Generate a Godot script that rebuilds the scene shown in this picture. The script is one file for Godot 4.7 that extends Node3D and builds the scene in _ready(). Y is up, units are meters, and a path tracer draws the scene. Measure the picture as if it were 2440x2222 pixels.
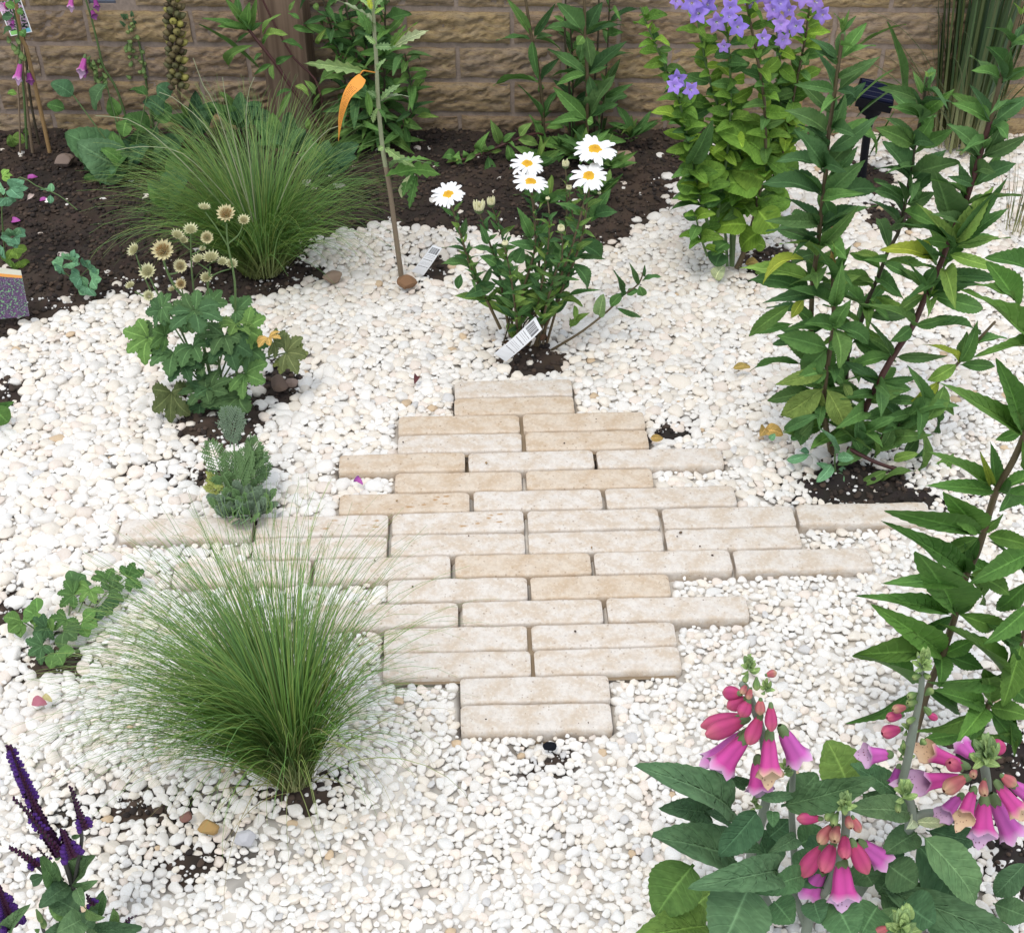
extends Node3D
# A gravel garden with a diamond of small pavers, planted clumps and a rock-faced brick wall behind.

var rng := RandomNumberGenerator.new()
var counts := {}
var leaf_cache := {}
var tex := {}
var soil_shapes: Array = []
var noise := FastNoiseLite.new()
var fine := FastNoiseLite.new()


# ------------------------------------------------------------ mesh building
class Mb:
	var v := PackedVector3Array()
	var uv := PackedVector2Array()
	var col := PackedColorArray()
	var idx := PackedInt32Array()

	func add(p: Vector3, c: Color = Color.WHITE, t: Vector2 = Vector2.ZERO) -> int:
		v.append(p)
		col.append(c)
		uv.append(t)
		return v.size() - 1

	func tri(a: int, b: int, c: int) -> void:
		idx.append(a)
		idx.append(c)
		idx.append(b)

	func quad(a: int, b: int, c: int, d: int) -> void:
		tri(a, b, c)
		tri(a, c, d)

	# a sheet of rows of points; seen from the side where rows go up and columns go right
	func sheet(rows: Array, c: Array = [], closed := false) -> void:
		var first := v.size()
		var n: int = rows[0].size()
		for i in rows.size():
			for j in n:
				add(rows[i][j], (c[i][j] if c[i] is Array else c[i]) if c.size() > 0 else Color.WHITE, Vector2(float(j) / (n - 1), float(i) / (rows.size() - 1)))
		for i in rows.size() - 1:
			for j in (n if closed else n - 1):
				var k := (j + 1) % n
				quad(first + i * n + j, first + i * n + k, first + (i + 1) * n + k, first + (i + 1) * n + j)

	func tube(pts: Array, r0: float, r1: float, sides := 6, c: Color = Color.WHITE, c1: Color = Color(-1, 0, 0)) -> void:
		var rows: Array = []
		var cs: Array = []
		var n := pts.size()
		var side := Vector3.ZERO
		for i in n:
			var d: Vector3 = (pts[mini(i + 1, n - 1)] - pts[maxi(i - 1, 0)]).normalized()
			if side == Vector3.ZERO:
				side = d.cross(Vector3(0.31, 0.2, 0.93)).normalized()
			side = (side - d * side.dot(d)).normalized()
			var other := d.cross(side)
			var t := float(i) / maxf(1.0, n - 1)
			var row: Array = []
			for k in sides:
				var a := TAU * k / sides
				row.append(pts[i] + (side * cos(a) + other * sin(a)) * lerpf(r0, r1, t))
			rows.append(row)
			cs.append(c if c1.r < 0 else c.lerp(c1, t))
		sheet(rows, cs, true)
		var tip := add(pts[n - 1] + (pts[n - 1] - pts[n - 2]).normalized() * r1 * 0.7, cs[n - 1])
		var last := tip - sides
		for k in sides:
			tri(last + k, last + (k + 1) % sides, tip)

	# a closed round shape turned about the axis from a to b, radii given along it
	func turned(a: Vector3, b: Vector3, radii: Array, sides := 8, c: Array = [], lobes := 0, lobe := 0.0) -> void:
		var d := (b - a).normalized()
		var side := d.cross(Vector3(0.21, 0.95, 0.2) if absf(d.y) < 0.9 else Vector3(1, 0, 0.2)).normalized()
		var other := d.cross(side)
		var rows: Array = []
		for i in radii.size():
			var t := float(i) / (radii.size() - 1)
			var row: Array = []
			for k in sides:
				var an := TAU * k / sides
				var r: float = radii[i] * (1.0 + lobe * cos(an * lobes) if lobes > 0 else 1.0)
				row.append(a.lerp(b, t) + (side * cos(an) + other * sin(an)) * r)
			rows.append(row)
		sheet(rows, c, true)

	func mesh(smooth := true) -> ArrayMesh:
		var n := PackedVector3Array()
		if smooth:
			n.resize(v.size())
			for i in range(0, idx.size(), 3):
				var a := v[idx[i]]
				var f := (v[idx[i + 2]] - a).cross(v[idx[i + 1]] - a)
				n[idx[i]] += f
				n[idx[i + 1]] += f
				n[idx[i + 2]] += f
			for i in n.size():
				n[i] = n[i].normalized() if n[i].length_squared() > 1e-20 else Vector3.UP
		else:
			var w := PackedVector3Array()
			var u := PackedVector2Array()
			var cc := PackedColorArray()
			var ii := PackedInt32Array()
			for i in range(0, idx.size(), 3):
				var f := (v[idx[i + 2]] - v[idx[i]]).cross(v[idx[i + 1]] - v[idx[i]]).normalized()
				for k in 3:
					w.append(v[idx[i + k]])
					u.append(uv[idx[i + k]])
					cc.append(col[idx[i + k]])
					n.append(f)
					ii.append(i + k)
			v = w
			uv = u
			col = cc
			idx = ii
		var arr := []
		arr.resize(Mesh.ARRAY_MAX)
		arr[Mesh.ARRAY_VERTEX] = v
		arr[Mesh.ARRAY_NORMAL] = n
		arr[Mesh.ARRAY_TEX_UV] = uv
		arr[Mesh.ARRAY_COLOR] = col
		arr[Mesh.ARRAY_INDEX] = idx
		var m := ArrayMesh.new()
		m.add_surface_from_arrays(Mesh.PRIMITIVE_TRIANGLES, arr)
		return m


func rr(a: float, b: float) -> float:
	return rng.randf_range(a, b)


func numbered(parent: Node, called: String) -> String:
	var key := "%d/%s" % [parent.get_instance_id(), called]
	counts[key] = counts.get(key, 0) + 1
	return called if counts[key] == 1 else "%s_%03d" % [called, counts[key] - 1]


func put(called: String, m: Mesh, mat: Material, parent: Node, at := Transform3D.IDENTITY) -> MeshInstance3D:
	var o := MeshInstance3D.new()
	o.name = numbered(parent, called)
	o.mesh = m
	o.material_override = mat
	o.transform = at
	parent.add_child(o, true)
	return o


func thing(called: String, label: String, category: String, at: Vector3, group := "") -> Node3D:
	var o := Node3D.new()
	o.name = numbered(self, called)
	add_child(o, true)
	o.position = at
	o.set_meta("label", label)
	o.set_meta("category", category)
	if group != "":
		o.set_meta("group", group)
	return o


func tag(o: Node, label: String, category: String, group := "") -> void:
	o.set_meta("label", label)
	o.set_meta("category", category)
	if group != "":
		o.set_meta("group", group)


func sub(called: String, parent: Node3D, at := Vector3.ZERO) -> Node3D:
	var o := Node3D.new()
	o.name = numbered(parent, called)
	o.position = at
	parent.add_child(o, true)
	return o


# ------------------------------------------------------------ materials (linear base colours)
func lin(r: float, g: float, b: float) -> Color:
	return Color(r, g, b).linear_to_srgb()


func mat(c: Color, rough := 0.8) -> StandardMaterial3D:
	var m := StandardMaterial3D.new()
	m.albedo_color = c
	m.roughness = rough
	return m


func vmat(rough := 0.7, back := Color(0, 0, 0)) -> StandardMaterial3D:
	var m := mat(Color.WHITE, rough)
	m.vertex_color_use_as_albedo = true
	if back.r + back.g + back.b > 0:
		m.backlight_enabled = true
		m.backlight = back
	return m


func to_tex(im: Image) -> ImageTexture:
	return ImageTexture.create_from_image(im)


func leaf_textures() -> void:
	# a vein pattern as a multiplier of the leaf's own green, and its relief
	for kind in ["lance", "broad", "soft"]:
		var w := 96
		var h := 256
		var im := Image.create(w, h, false, Image.FORMAT_RGB8)
		var bump := Image.create(w, h, false, Image.FORMAT_RGB8)
		for y in h:
			for x in w:
				var u := (x + 0.5) / w * 2.0 - 1.0
				var t := (y + 0.5) / h
				var au := absf(u)
				var mid := exp(-pow(au / (0.075 if kind != "broad" else 0.055), 2.0)) * (1.0 - 0.45 * t)
				var count := 11.0 if kind == "lance" else 8.0
				var slant := 0.16 if kind == "lance" else 0.2
				var s := (t - au * slant + 0.01 * noise.get_noise_2d(x * 3.0, y * 3.0)) * count + (0.35 if u > 0 else 0.0)
				var d := absf(s - roundf(s))
				var vein := exp(-pow(d / 0.09, 2.0)) * (1.0 - au * 0.6) * (1.0 if au > 0.04 else 0.0)
				var n := noise.get_noise_2d(x * 2.0 + 91, y * 1.3) * 0.5 + 0.5
				var q := fine.get_noise_2d(x * 9.0, y * 9.0)
				var net := absf(fine.get_noise_2d(x * 5.0 + 300, y * 5.0))
				var base := 0.42 + 0.16 * (n - 0.5) + 0.05 * q
				if kind == "broad":
					base += 0.10 * (net - 0.25)
				var g := clampf(base + mid * 0.5 + vein * (0.09 if kind == "lance" else 0.15), 0, 1)
				var r := clampf(g * (0.97 + 0.10 * (n - 0.5)) + mid * 0.06, 0, 1)
				im.set_pixel(x, y, Color(r, g, clampf(g + mid * 0.04, 0, 1)).linear_to_srgb())
				var hgt := 0.6 - mid * 0.35 - vein * 0.28 + 0.12 * q + (0.25 * net if kind == "broad" else 0.0)
				bump.set_pixel(x, y, Color(hgt, hgt, hgt))
		bump.bump_map_to_normal_map(9.0 if kind == "broad" else 5.0)
		tex[kind] = to_tex(im)
		tex[kind + "_n"] = to_tex(bump)


func leaf_mat(kind: String, r: float, g: float, b: float, rough := 0.55, back := 0.22) -> StandardMaterial3D:
	var m := mat(lin(minf(1, r * 3.65), minf(1, g * 3.45), minf(1, b * 3.15)), minf(1.0, rough + 0.1))
	m.albedo_texture = tex[kind]
	m.normal_enabled = true
	m.normal_texture = tex[kind + "_n"]
	m.normal_scale = 0.8
	m.metallic_specular = 0.22
	m.backlight_enabled = true
	m.backlight = Color(back * 1.5, back * 2.0, back * 0.7)
	return m


# ------------------------------------------------------------ ground helpers
func soil_at(x: float, z: float) -> float:
	# above 0: bare soil; below 0: gravel (metres to the border, roughened)
	var best := -1.0
	for s in soil_shapes:
		var d := -1.0
		if s[0] == "poly":
			var pts: PackedVector2Array = s[1]
			var p := Vector2(x, z)
			var e := 9.0
			for i in pts.size():
				var q := Geometry2D.get_closest_point_to_segment(p, pts[i], pts[(i + 1) % pts.size()])
				e = minf(e, q.distance_to(p))
			d = e if Geometry2D.is_point_in_polygon(p, pts) else -e
		else:
			var q := Vector2((x - s[1].x) / s[2], (z - s[1].y) / s[3])
			d = (1.0 - q.length()) * minf(s[2], s[3])
		best = maxf(best, d)
	return best + noise.get_noise_2d(x * 900.0, z * 900.0) * 0.018 + noise.get_noise_2d(x * 2600.0 + 50, z * 2600.0) * 0.01


func ground_y(x: float, z: float) -> float:
	var s := soil_at(x, z)
	var up := clampf(s / 0.05 + 0.3, 0.0, 1.0)
	if in_paver(x, z, -0.004):
		return -0.034
	return -0.0205 + up * 0.0125 + clampf((-s - 0.015) / 0.03, 0.0, 1.0) * 0.0065 + noise.get_noise_2d(x * 700.0, z * 700.0) * 0.010 * up + noise.get_noise_2d(x * 2500.0, z * 2500.0) * (0.003 + 0.004 * up) + fine.get_noise_2d(x * 3000.0, z * 3000.0) * 0.003


# ------------------------------------------------------------ stones
func stone_mesh(angular: bool, salt: int, level := 2) -> ArrayMesh:
	var t := (1.0 + sqrt(5.0)) / 2.0
	var p: Array = [Vector3(-1, t, 0), Vector3(1, t, 0), Vector3(-1, -t, 0), Vector3(1, -t, 0), Vector3(0, -1, t), Vector3(0, 1, t), Vector3(0, -1, -t), Vector3(0, 1, -t), Vector3(t, 0, -1), Vector3(t, 0, 1), Vector3(-t, 0, -1), Vector3(-t, 0, 1)]
	for i in p.size():
		p[i] = p[i].normalized()
	var f: Array = [[0, 11, 5], [0, 5, 1], [0, 1, 7], [0, 7, 10], [0, 10, 11], [1, 5, 9], [5, 11, 4], [11, 10, 2], [10, 7, 6], [7, 1, 8], [3, 9, 4], [3, 4, 2], [3, 2, 6], [3, 6, 8], [3, 8, 9], [4, 9, 5], [2, 4, 11], [6, 2, 10], [8, 6, 7], [9, 8, 1]]
	for l in level:
		var seen := {}
		var g: Array = []
		for q in f:
			var m: Array = []
			for k in 3:
				var a: int = q[k]
				var b: int = q[(k + 1) % 3]
				var key := mini(a, b) * 100000 + maxi(a, b)
				if not seen.has(key):
					seen[key] = p.size()
					p.append(((p[a] + p[b]) * 0.5).normalized())
				m.append(seen[key])
			g.append_array([[q[0], m[0], m[2]], [q[1], m[1], m[0]], [q[2], m[2], m[1]], [m[0], m[1], m[2]]])
		f = g
	var planes: Array = []
	for i in (12 if angular else 13):
		var n := Vector3(rr(-1, 1), rr(-1, 1), rr(-1, 1)).normalized()
		planes.append([n, rr(0.60, 0.92) if angular else rr(0.70, 0.98)])
	var mb := Mb.new()
	for q in p:
		var r := 1.0 + 0.22 * noise.get_noise_3d(q.x * 70 + salt * 31, q.y * 70, q.z * 70)
		for pl in planes:
			var c: float = q.dot(pl[0])
			if c > 0.05:
				var lim: float = pl[1] / c
				var soft := 0.04 if angular else 0.06
				# smooth minimum, so that the edges of the facets are worn
				var h := clampf(0.5 + 0.5 * (lim - r) / soft, 0, 1)
				r = lerpf(lim, r, h) - soft * h * (1 - h)
		r += 0.03 * fine.get_noise_3d(q.x * 160 + salt * 17, q.y * 160, q.z * 160)
		mb.add(q * r)
	for q in f:
		mb.tri(q[0], q[1], q[2])
	return mb.mesh()


func stone_colour(warm: float) -> Color:
	var k := rng.randf()
	var g := rr(0.9, 1.06)
	if k < 0.50:
		return Color(0.83, 0.815, 0.795) * g
	if k < 0.50 + 0.30 * warm:
		return Color(0.82, 0.77, 0.70) * g
	if k < 0.50 + 0.42 * warm:
		return Color(0.80, 0.725, 0.665) * g
	if k < 0.994:
		return (Color(0.83, 0.83, 0.825) if rng.randf() < 0.9 else Color(0.66, 0.66, 0.67)) * g
	return Color(0.62, 0.48, 0.33) * g


const PAVER_L := 0.205
const ROW_D := 0.0483
# row number, first half-length, how many, sideways shift
const ROWS := [[0, -1, 1, -0.052], [1, -1, 1, -0.052], [2, -2, 2, 0.0], [3, -2, 2, 0.01], [4, -3, 3, 0.0625], [5, -2, 2, 0.0], [6, -3, 3, 0.097], [7, -6, 6, 0.0], [8, -4, 4, 0.0], [9, -5, 5, -0.036], [10, -2, 2, 0.0], [11, -3, 3, 0.017], [12, -2, 2, -0.01], [13, -2, 2, 0.0], [14, -1, 1, 0.008], [15, -1, 1, 0.008]]
var paver_rects: Array = []


func paver_texture(salt: int, stain: bool) -> Array:
	var w := 400
	var h := 200
	var im := Image.create(w, h, false, Image.FORMAT_RGB8)
	var bm := Image.create(w, h, false, Image.FORMAT_RGB8)
	var spots: Array = []
	for i in 60:
		spots.append([rr(0, w), rr(0, h), rr(0.7, 2.2), rr(0.4, 1.0)])
	var st: Array = []
	if stain:
		for i in 6:
			st.append([rr(0.45, 0.9) * w, rr(0.12, 0.36) * h, rr(6, 22), rr(3, 7)])
	for y in h:
		for x in w:
			var big := noise.get_noise_2d(x * 1.1 + salt * 500, y * 1.6)
			var mid := noise.get_noise_2d(x * 4.0 + salt * 300, y * 4.5 + 77)
			var q := fine.get_noise_2d(x * 14.0 + salt * 90, y * 14.0)
			var grain := fine.get_noise_2d(x * 34.0 + salt * 40, y * 34.0)
			var k := clampf(0.52 + big * 1.15 + mid * 0.35, 0, 1)
			var c := Color(0.585, 0.502, 0.412).lerp(Color(0.675, 0.638, 0.595), k)
			c = c * (1.0 + 0.07 * q + 0.07 * grain)
			# pale calcite flecks and fine pits
			if q > 0.42:
				c = c.lerp(Color(0.70, 0.68, 0.64), 0.5)
			var pit := 0.0
			if fine.get_noise_2d(x * 22.0 + 900, y * 22.0 + salt * 70) < -0.66:
				pit = 0.5
				c = c.lerp(Color(0.42, 0.32, 0.22), 0.45)
			for s in st:
				var dx: float = (x - s[0]) / s[2]
				var dy: float = (y - s[1]) / s[3]
				var e := 1.0 - sqrt(dx * dx + dy * dy) + 0.7 * mid
				if e > 0:
					c = c.lerp(Color(0.40, 0.23, 0.08), clampf(e * 1.2, 0, 0.8))
			im.set_pixel(x, y, c.clamp(Color.BLACK, Color.WHITE).linear_to_srgb())
			var hg := 0.6 + 0.14 * mid + 0.2 * q + 0.12 * grain - pit
			bm.set_pixel(x, y, Color(hg, hg, hg))
	for s in spots:
		for yy in range(int(s[1] - s[2]), int(s[1] + s[2]) + 1):
			for xx in range(int(s[0] - s[2]), int(s[0] + s[2]) + 1):
				if xx >= 0 and yy >= 0 and xx < w and yy < h:
					im.set_pixel(xx, yy, im.get_pixel(xx, yy).lerp(Color(0.42, 0.32, 0.24), 0.35 * s[3]))
	bm.bump_map_to_normal_map(1.8)
	return [to_tex(im), to_tex(bm)]


func paver_mesh(salt: int) -> ArrayMesh:
	# a tumbled block: rounded edges, worn corners, a slightly uneven face; sides unrolled into the texture's lower half
	var mb := Mb.new()
	var nx := 22
	var hx := 0.1
	var hz := 0.0234
	var hy := 0.024
	# cross-section from the front foot over the top to the back foot
	var sec: Array = [Vector2(1, -1), Vector2(1, -0.2), Vector2(1, 0.45), Vector2(1, 0.72), Vector2(0.975, 0.9), Vector2(0.9, 0.985), Vector2(0.78, 1), Vector2(0.4, 1), Vector2(0, 1), Vector2(-0.4, 1), Vector2(-0.78, 1), Vector2(-0.9, 0.985), Vector2(-0.975, 0.9), Vector2(-1, 0.72), Vector2(-1, 0.45), Vector2(-1, -1)]
	for i in sec.size():
		for j in nx + 1:
			var u := float(j) / nx * 2 - 1
			# more columns near the ends
			u = signf(u) * (1.0 - pow(1.0 - absf(u), 1.6))
			var endr := clampf((absf(u) - 0.93) / 0.07, 0, 1)
			var pull := 1.0 - 0.2 * (1.0 - sqrt(1.0 - minf(endr, 0.999) * endr))
			var s: Vector2 = sec[i]
			var p := Vector3(u * hx, s.y * hy * (1.0 - 0.08 * endr * endr), s.x * hz * pull)
			var wear := noise.get_noise_3d(p.x * 2200 + salt * 77, p.y * 2200, p.z * 2200)
			var edge := clampf((absf(s.x) - 0.6) / 0.4, 0, 1) * clampf((s.y - 0.3) / 0.6, 0, 1)
			p.y += wear * (0.0007 + 0.0012 * edge)
			p.z += noise.get_noise_2d(p.x * 1500 + salt * 31, i * 3.0) * 0.0009
			p.x += noise.get_noise_2d(p.z * 3000 + salt * 13, p.y * 3000) * 0.0008
			mb.add(p, Color.WHITE, Vector2(p.x / 0.206 + 0.5, 0.25 + (s.x * 0.22 if s.y > 0.85 else signf(s.x) * (0.22 + (0.9 - s.y) * 0.2))))
	for i in sec.size() - 1:
		for j in nx:
			var a := i * (nx + 1) + j
			mb.quad(a, a + 1, a + nx + 2, a + nx + 1)
	# end faces
	for e in 2:
		var m := mb.add(Vector3((-1 if e == 0 else 1) * hx, 0.004, 0), Color.WHITE, Vector2(0.02 + 0.9 * e, 0.7))
		for i in sec.size() - 1:
			var a := mb.add(mb.v[i * (nx + 1) + (0 if e == 0 else nx)], Color.WHITE, Vector2(0.02 + 0.9 * e + sec[i].x * 0.08, 0.7 - sec[i].y * 0.1))
			var b := mb.add(mb.v[(i + 1) * (nx + 1) + (0 if e == 0 else nx)], Color.WHITE, Vector2(0.02 + 0.9 * e + sec[i + 1].x * 0.08, 0.7 - sec[i + 1].y * 0.1))
			if e == 0:
				mb.tri(a, b, m)
			else:
				mb.tri(b, a, m)
	return mb.mesh()


func in_paver(x: float, z: float, r: float) -> bool:
	for q in paver_rects:
		if x > q[0] - r and x < q[1] + r and z > q[2] - r and z < q[3] + r:
			return true
	return false


# ------------------------------------------------------------ rock-faced bricks
func brick_mesh(salt: int, hx: float, hy: float) -> ArrayMesh:
	var mb := Mb.new()
	var nx := maxi(6, int(hx * 2 / 0.0068))
	var ny := 12
	var rows: Array = []
	for i in ny + 1:
		var row: Array = []
		for j in nx + 1:
			var u := float(j) / nx * 2 - 1
			var w := float(i) / ny * 2 - 1
			var x := u * hx
			var y := w * hy
			var e := minf((1 - absf(u)) * hx, (1 - absf(w)) * hy)
			var swell := 1.0 - pow(1.0 - clampf(e / 0.014, 0, 1), 2.0)
			# cleft ledges that run lengthwise, like split stone
			var n1 := noise.get_noise_2d(x * 900 + salt * 210, y * 2600 + salt * 55)
			var n2 := noise.get_noise_2d(x * 2400 + salt * 130, y * 6500)
			var ledge := absf(noise.get_noise_2d(x * 1100 + salt * 71, y * 4800 + 40))
			var zz := 0.002 + swell * (0.0050 + 0.0046 * n1 + 0.0048 * n2) - 0.0075 * exp(-pow(ledge / 0.07, 2.0)) * swell
			row.append(Vector3(x + 0.003 * noise.get_noise_2d(y * 2400 + salt * 61, u * 6.0), y + 0.0034 * noise.get_noise_2d(x * 1700, salt * 50.0 + w * 9.0), zz))
		rows.append(row)
	mb.sheet(rows)
	# the four flanks, back into the mortar
	var ring: Array = []
	for j in nx + 1:
		ring.append(rows[0][j])
	for i in range(1, ny + 1):
		ring.append(rows[i][nx])
	for j in range(nx - 1, -1, -1):
		ring.append(rows[ny][j])
	for i in range(ny - 1, 0, -1):
		ring.append(rows[i][0])
	var first := mb.v.size()
	for q in ring:
		mb.add(q, Color.WHITE, Vector2(0.5, 0.5))
		mb.add(Vector3(q.x, q.y, -0.02), Color.WHITE, Vector2(0.5, 0.5))
	var n := ring.size()
	for i in n:
		var k := (i + 1) % n
		mb.quad(first + i * 2 + 1, first + k * 2 + 1, first + k * 2, first + i * 2)
	return mb.mesh()


func brick_texture(salt: int) -> ImageTexture:
	var n := 256
	var im := Image.create(n, n, false, Image.FORMAT_RGB8)
	for y in n:
		for x in n:
			var a := noise.get_noise_2d(x * 1.2 + salt * 400, y * 2.2)
			var b := noise.get_noise_2d(x * 4.0 + 99, y * 7.0 + salt * 200)
			var q := fine.get_noise_2d(x * 12.0, y * 12.0 + salt * 50)
			var c := Color(0.86, 0.81, 0.75).lerp(Color(1.0, 0.88, 0.66), clampf(0.5 + a * 1.3, 0, 1))
			c = c.lerp(Color(0.62, 0.52, 0.48), clampf(b * 1.1, 0, 0.75))
			c = c * (1.0 + 0.22 * q + 0.12 * b)
			var crack := absf(noise.get_noise_2d(x * 2.6 + salt * 90, y * 8.0 + 500))
			c = c * (1.0 - 0.5 * exp(-pow(crack / 0.035, 2.0)))
			if fine.get_noise_2d(x * 7.0 + salt * 30, y * 11.0) < -0.5:
				c = c * 0.7
			im.set_pixel(x, y, c.clamp(Color.BLACK, Color.WHITE).linear_to_srgb())
	return to_tex(im)


func _ready() -> void:
	rng.seed = 4711
	noise.seed = 11
	noise.fractal_octaves = 3
	fine.seed = 29
	fine.noise_type = FastNoiseLite.TYPE_VALUE
	fine.fractal_octaves = 2

	# ---- camera, sky, sun, exposure
	var cam := Camera3D.new()
	cam.name = "camera"
	cam.fov = 35.222
	cam.near = 0.05
	cam.far = 400.0
	cam.position = Vector3(-0.0468, 1.4758, 1.6362)
	cam.rotation = Vector3(-0.6898, -0.0161, -0.0110)
	add_child(cam)
	cam.current = true
	var sky_mat := ProceduralSkyMaterial.new()
	sky_mat.sky_top_color = Color(0.93, 0.955, 1.0)
	sky_mat.sky_horizon_color = Color(0.86, 0.87, 0.88)
	sky_mat.sky_curve = 0.2
	sky_mat.ground_bottom_color = Color(0.35, 0.34, 0.32)
	sky_mat.ground_horizon_color = Color(0.6, 0.6, 0.6)
	sky_mat.sky_energy_multiplier = 1.0
	var sky := Sky.new()
	sky.sky_material = sky_mat
	var env := Environment.new()
	env.background_mode = Environment.BG_SKY
	env.sky = sky
	env.ambient_light_source = Environment.AMBIENT_SOURCE_SKY
	env.tonemap_mode = Environment.TONE_MAPPER_LINEAR
	env.tonemap_exposure = 1.42
	env.sdfgi_enabled = true
	env.ssao_enabled = true
	env.ssil_enabled = true
	var we := WorldEnvironment.new()
	we.name = "world"
	we.environment = env
	add_child(we)
	var sun := DirectionalLight3D.new()
	sun.name = "sun"
	sun.light_energy = 0.3
	sun.light_color = Color(1.0, 0.97, 0.92)
	sun.light_angular_distance = 14.0
	sun.rotation_degrees = Vector3(-66, -24, 0)
	sun.shadow_enabled = true
	add_child(sun)

	leaf_textures()
	build_pavers()
	build_ground()
	build_wall()
	build_gravel()
	build_plants()


func build_ground() -> void:
	var S := func(p: Vector2, rx: float, rz: float): soil_shapes.append(["oval", p, rx, rz])
	soil_shapes.append(["poly", PackedVector2Array([Vector2(-1.9, -1.5), Vector2(-1.9, -0.36), Vector2(-0.975, -0.551), Vector2(-0.928, -0.582), Vector2(-0.883, -0.621), Vector2(-0.808, -0.660), Vector2(-0.769, -0.702), Vector2(-0.706, -0.715), Vector2(-0.635, -0.685), Vector2(-0.501, -0.666), Vector2(-0.432, -0.725), Vector2(-0.373, -0.768), Vector2(-0.415, -0.853), Vector2(-0.369, -0.909), Vector2(-0.321, -0.941), Vector2(-0.261, -0.945), Vector2(-0.180, -0.928), Vector2(-0.109, -0.919), Vector2(-0.019, -0.896), Vector2(0.050, -0.861), Vector2(0.168, -0.841), Vector2(0.226, -0.887), Vector2(0.289, -0.975), Vector2(0.348, -1.089), Vector2(0.394, -1.211), Vector2(0.463, -1.274), Vector2(0.775, -1.285), Vector2(1.008, -1.325), Vector2(1.235, -1.333), Vector2(1.9, -1.3), Vector2(1.9, -1.5)])])
	S.call(Vector2(0.018, -0.469), 0.055, 0.04)
	S.call(Vector2(-0.503, -0.325), 0.075, 0.075)
	S.call(Vector2(-0.415, -0.416), 0.035, 0.06)
	S.call(Vector2(-0.522, -0.167), 0.05, 0.02)
	S.call(Vector2(-0.446, -0.096), 0.035, 0.03)
	S.call(Vector2(0.515, -0.117), 0.088, 0.048)
	S.call(Vector2(0.594, -0.078), 0.06, 0.02)
	S.call(Vector2(0.478, -0.773), 0.05, 0.055)
	S.call(Vector2(0.746, -0.927), 0.05, 0.05)
	S.call(Vector2(0.725, -1.096), 0.07, 0.06)
	S.call(Vector2(-0.166, -0.778), 0.025, 0.04)
	S.call(Vector2(-0.310, 0.465), 0.026, 0.014)
	S.call(Vector2(-0.424, 0.560), 0.024, 0.010)
	S.call(Vector2(-0.507, 0.486), 0.03, 0.012)
	S.call(Vector2(0.563, 0.582), 0.025, 0.035)
	S.call(Vector2(0.592, 0.448), 0.06, 0.05)
	S.call(Vector2(-0.886, -0.410), 0.03, 0.03)
	S.call(Vector2(-0.659, 0.233), 0.03, 0.03)
	S.call(Vector2(-0.761, 0.132), 0.03, 0.03)
	S.call(Vector2(0.016, 0.418), 0.012, 0.010)
	S.call(Vector2(0.248, -0.261), 0.02, 0.016)
	# the land, one sheet out to the horizon
	var far := put("ground", PlaneMesh.new(), mat(lin(0.09, 0.065, 0.045), 0.95), self)
	(far.mesh as PlaneMesh).size = Vector2(300, 300)
	far.position = Vector3(0, -0.09, 0)
	far.set_meta("kind", "structure")
	# the garden soil
	var mb := Mb.new()
	var nx := 300
	var nz := 220
	var rows: Array = []
	var cs: Array = []
	for i in nz + 1:
		for j in nx + 1:
			var x := lerpf(-1.8, 1.8, float(j) / nx)
			var z := lerpf(1.15, -1.5, float(i) / nz)
			var damp := clampf(0.5 + noise.get_noise_2d(x * 350 + 40, z * 350) * 1.4, 0, 1)
			# potting compost, nearly black, round the newly planted clumps
			var black := 1.0 if z > -0.75 and x > 0.2 else 0.25
			var c := Color(0.062, 0.041, 0.029).lerp(Color(0.034, 0.024, 0.019), damp)
			c = c.lerp(Color(0.014, 0.011, 0.010), black * 0.75)
			# stone dust under the gravel
			if not in_paver(x, z, -0.002):
				c = c.lerp(Color(0.64, 0.60, 0.545), clampf((-0.02 - soil_at(x, z)) / 0.03, 0, 1) * 0.9)
			mb.add(Vector3(x, ground_y(x, z), z), c * (1.0 + 0.5 * fine.get_noise_2d(x * 5000, z * 5000)))
	for i in nz:
		for j in nx:
			var a := i * (nx + 1) + j
			mb.quad(a, a + 1, a + nx + 2, a + nx + 1)
	var soil := put("soil", mb.mesh(), vmat(0.95), self)
	soil.set_meta("kind", "structure")
	# crumbs of soil and white grit
	var spots: Array = []
	var grit: Array = []
	for i in 120000:
		var x := rr(-1.4, 1.4)
		var z := rr(-1.36, 0.85)
		var s := soil_at(x, z)
		if s > -0.004 and spots.size() < 20000:
			spots.append(Vector3(x, ground_y(x, z), z))
		if s > -0.03 and s < 0.05 and (z > -0.8 or rng.randf() < 0.12) and not in_paver(x, z, 0.0) and grit.size() < 2600 and noise.get_noise_2d(x * 500, z * 500) > -0.1:
			grit.append(Vector3(x, ground_y(x, z), z))
	scatter("soil_crumbs", soil, stone_mesh(true, 3, 1), spots, 0.0012, 0.0062, [Color(0.05, 0.034, 0.025), Color(0.03, 0.021, 0.017), Color(0.075, 0.05, 0.036), Color(0.022, 0.016, 0.014)], 0.95)
	scatter("white_grit", soil, stone_mesh(true, 5, 1), grit, 0.0016, 0.0042, [Color(0.78, 0.77, 0.75), Color(0.7, 0.69, 0.68), Color(0.75, 0.72, 0.68)], 0.9)


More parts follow.
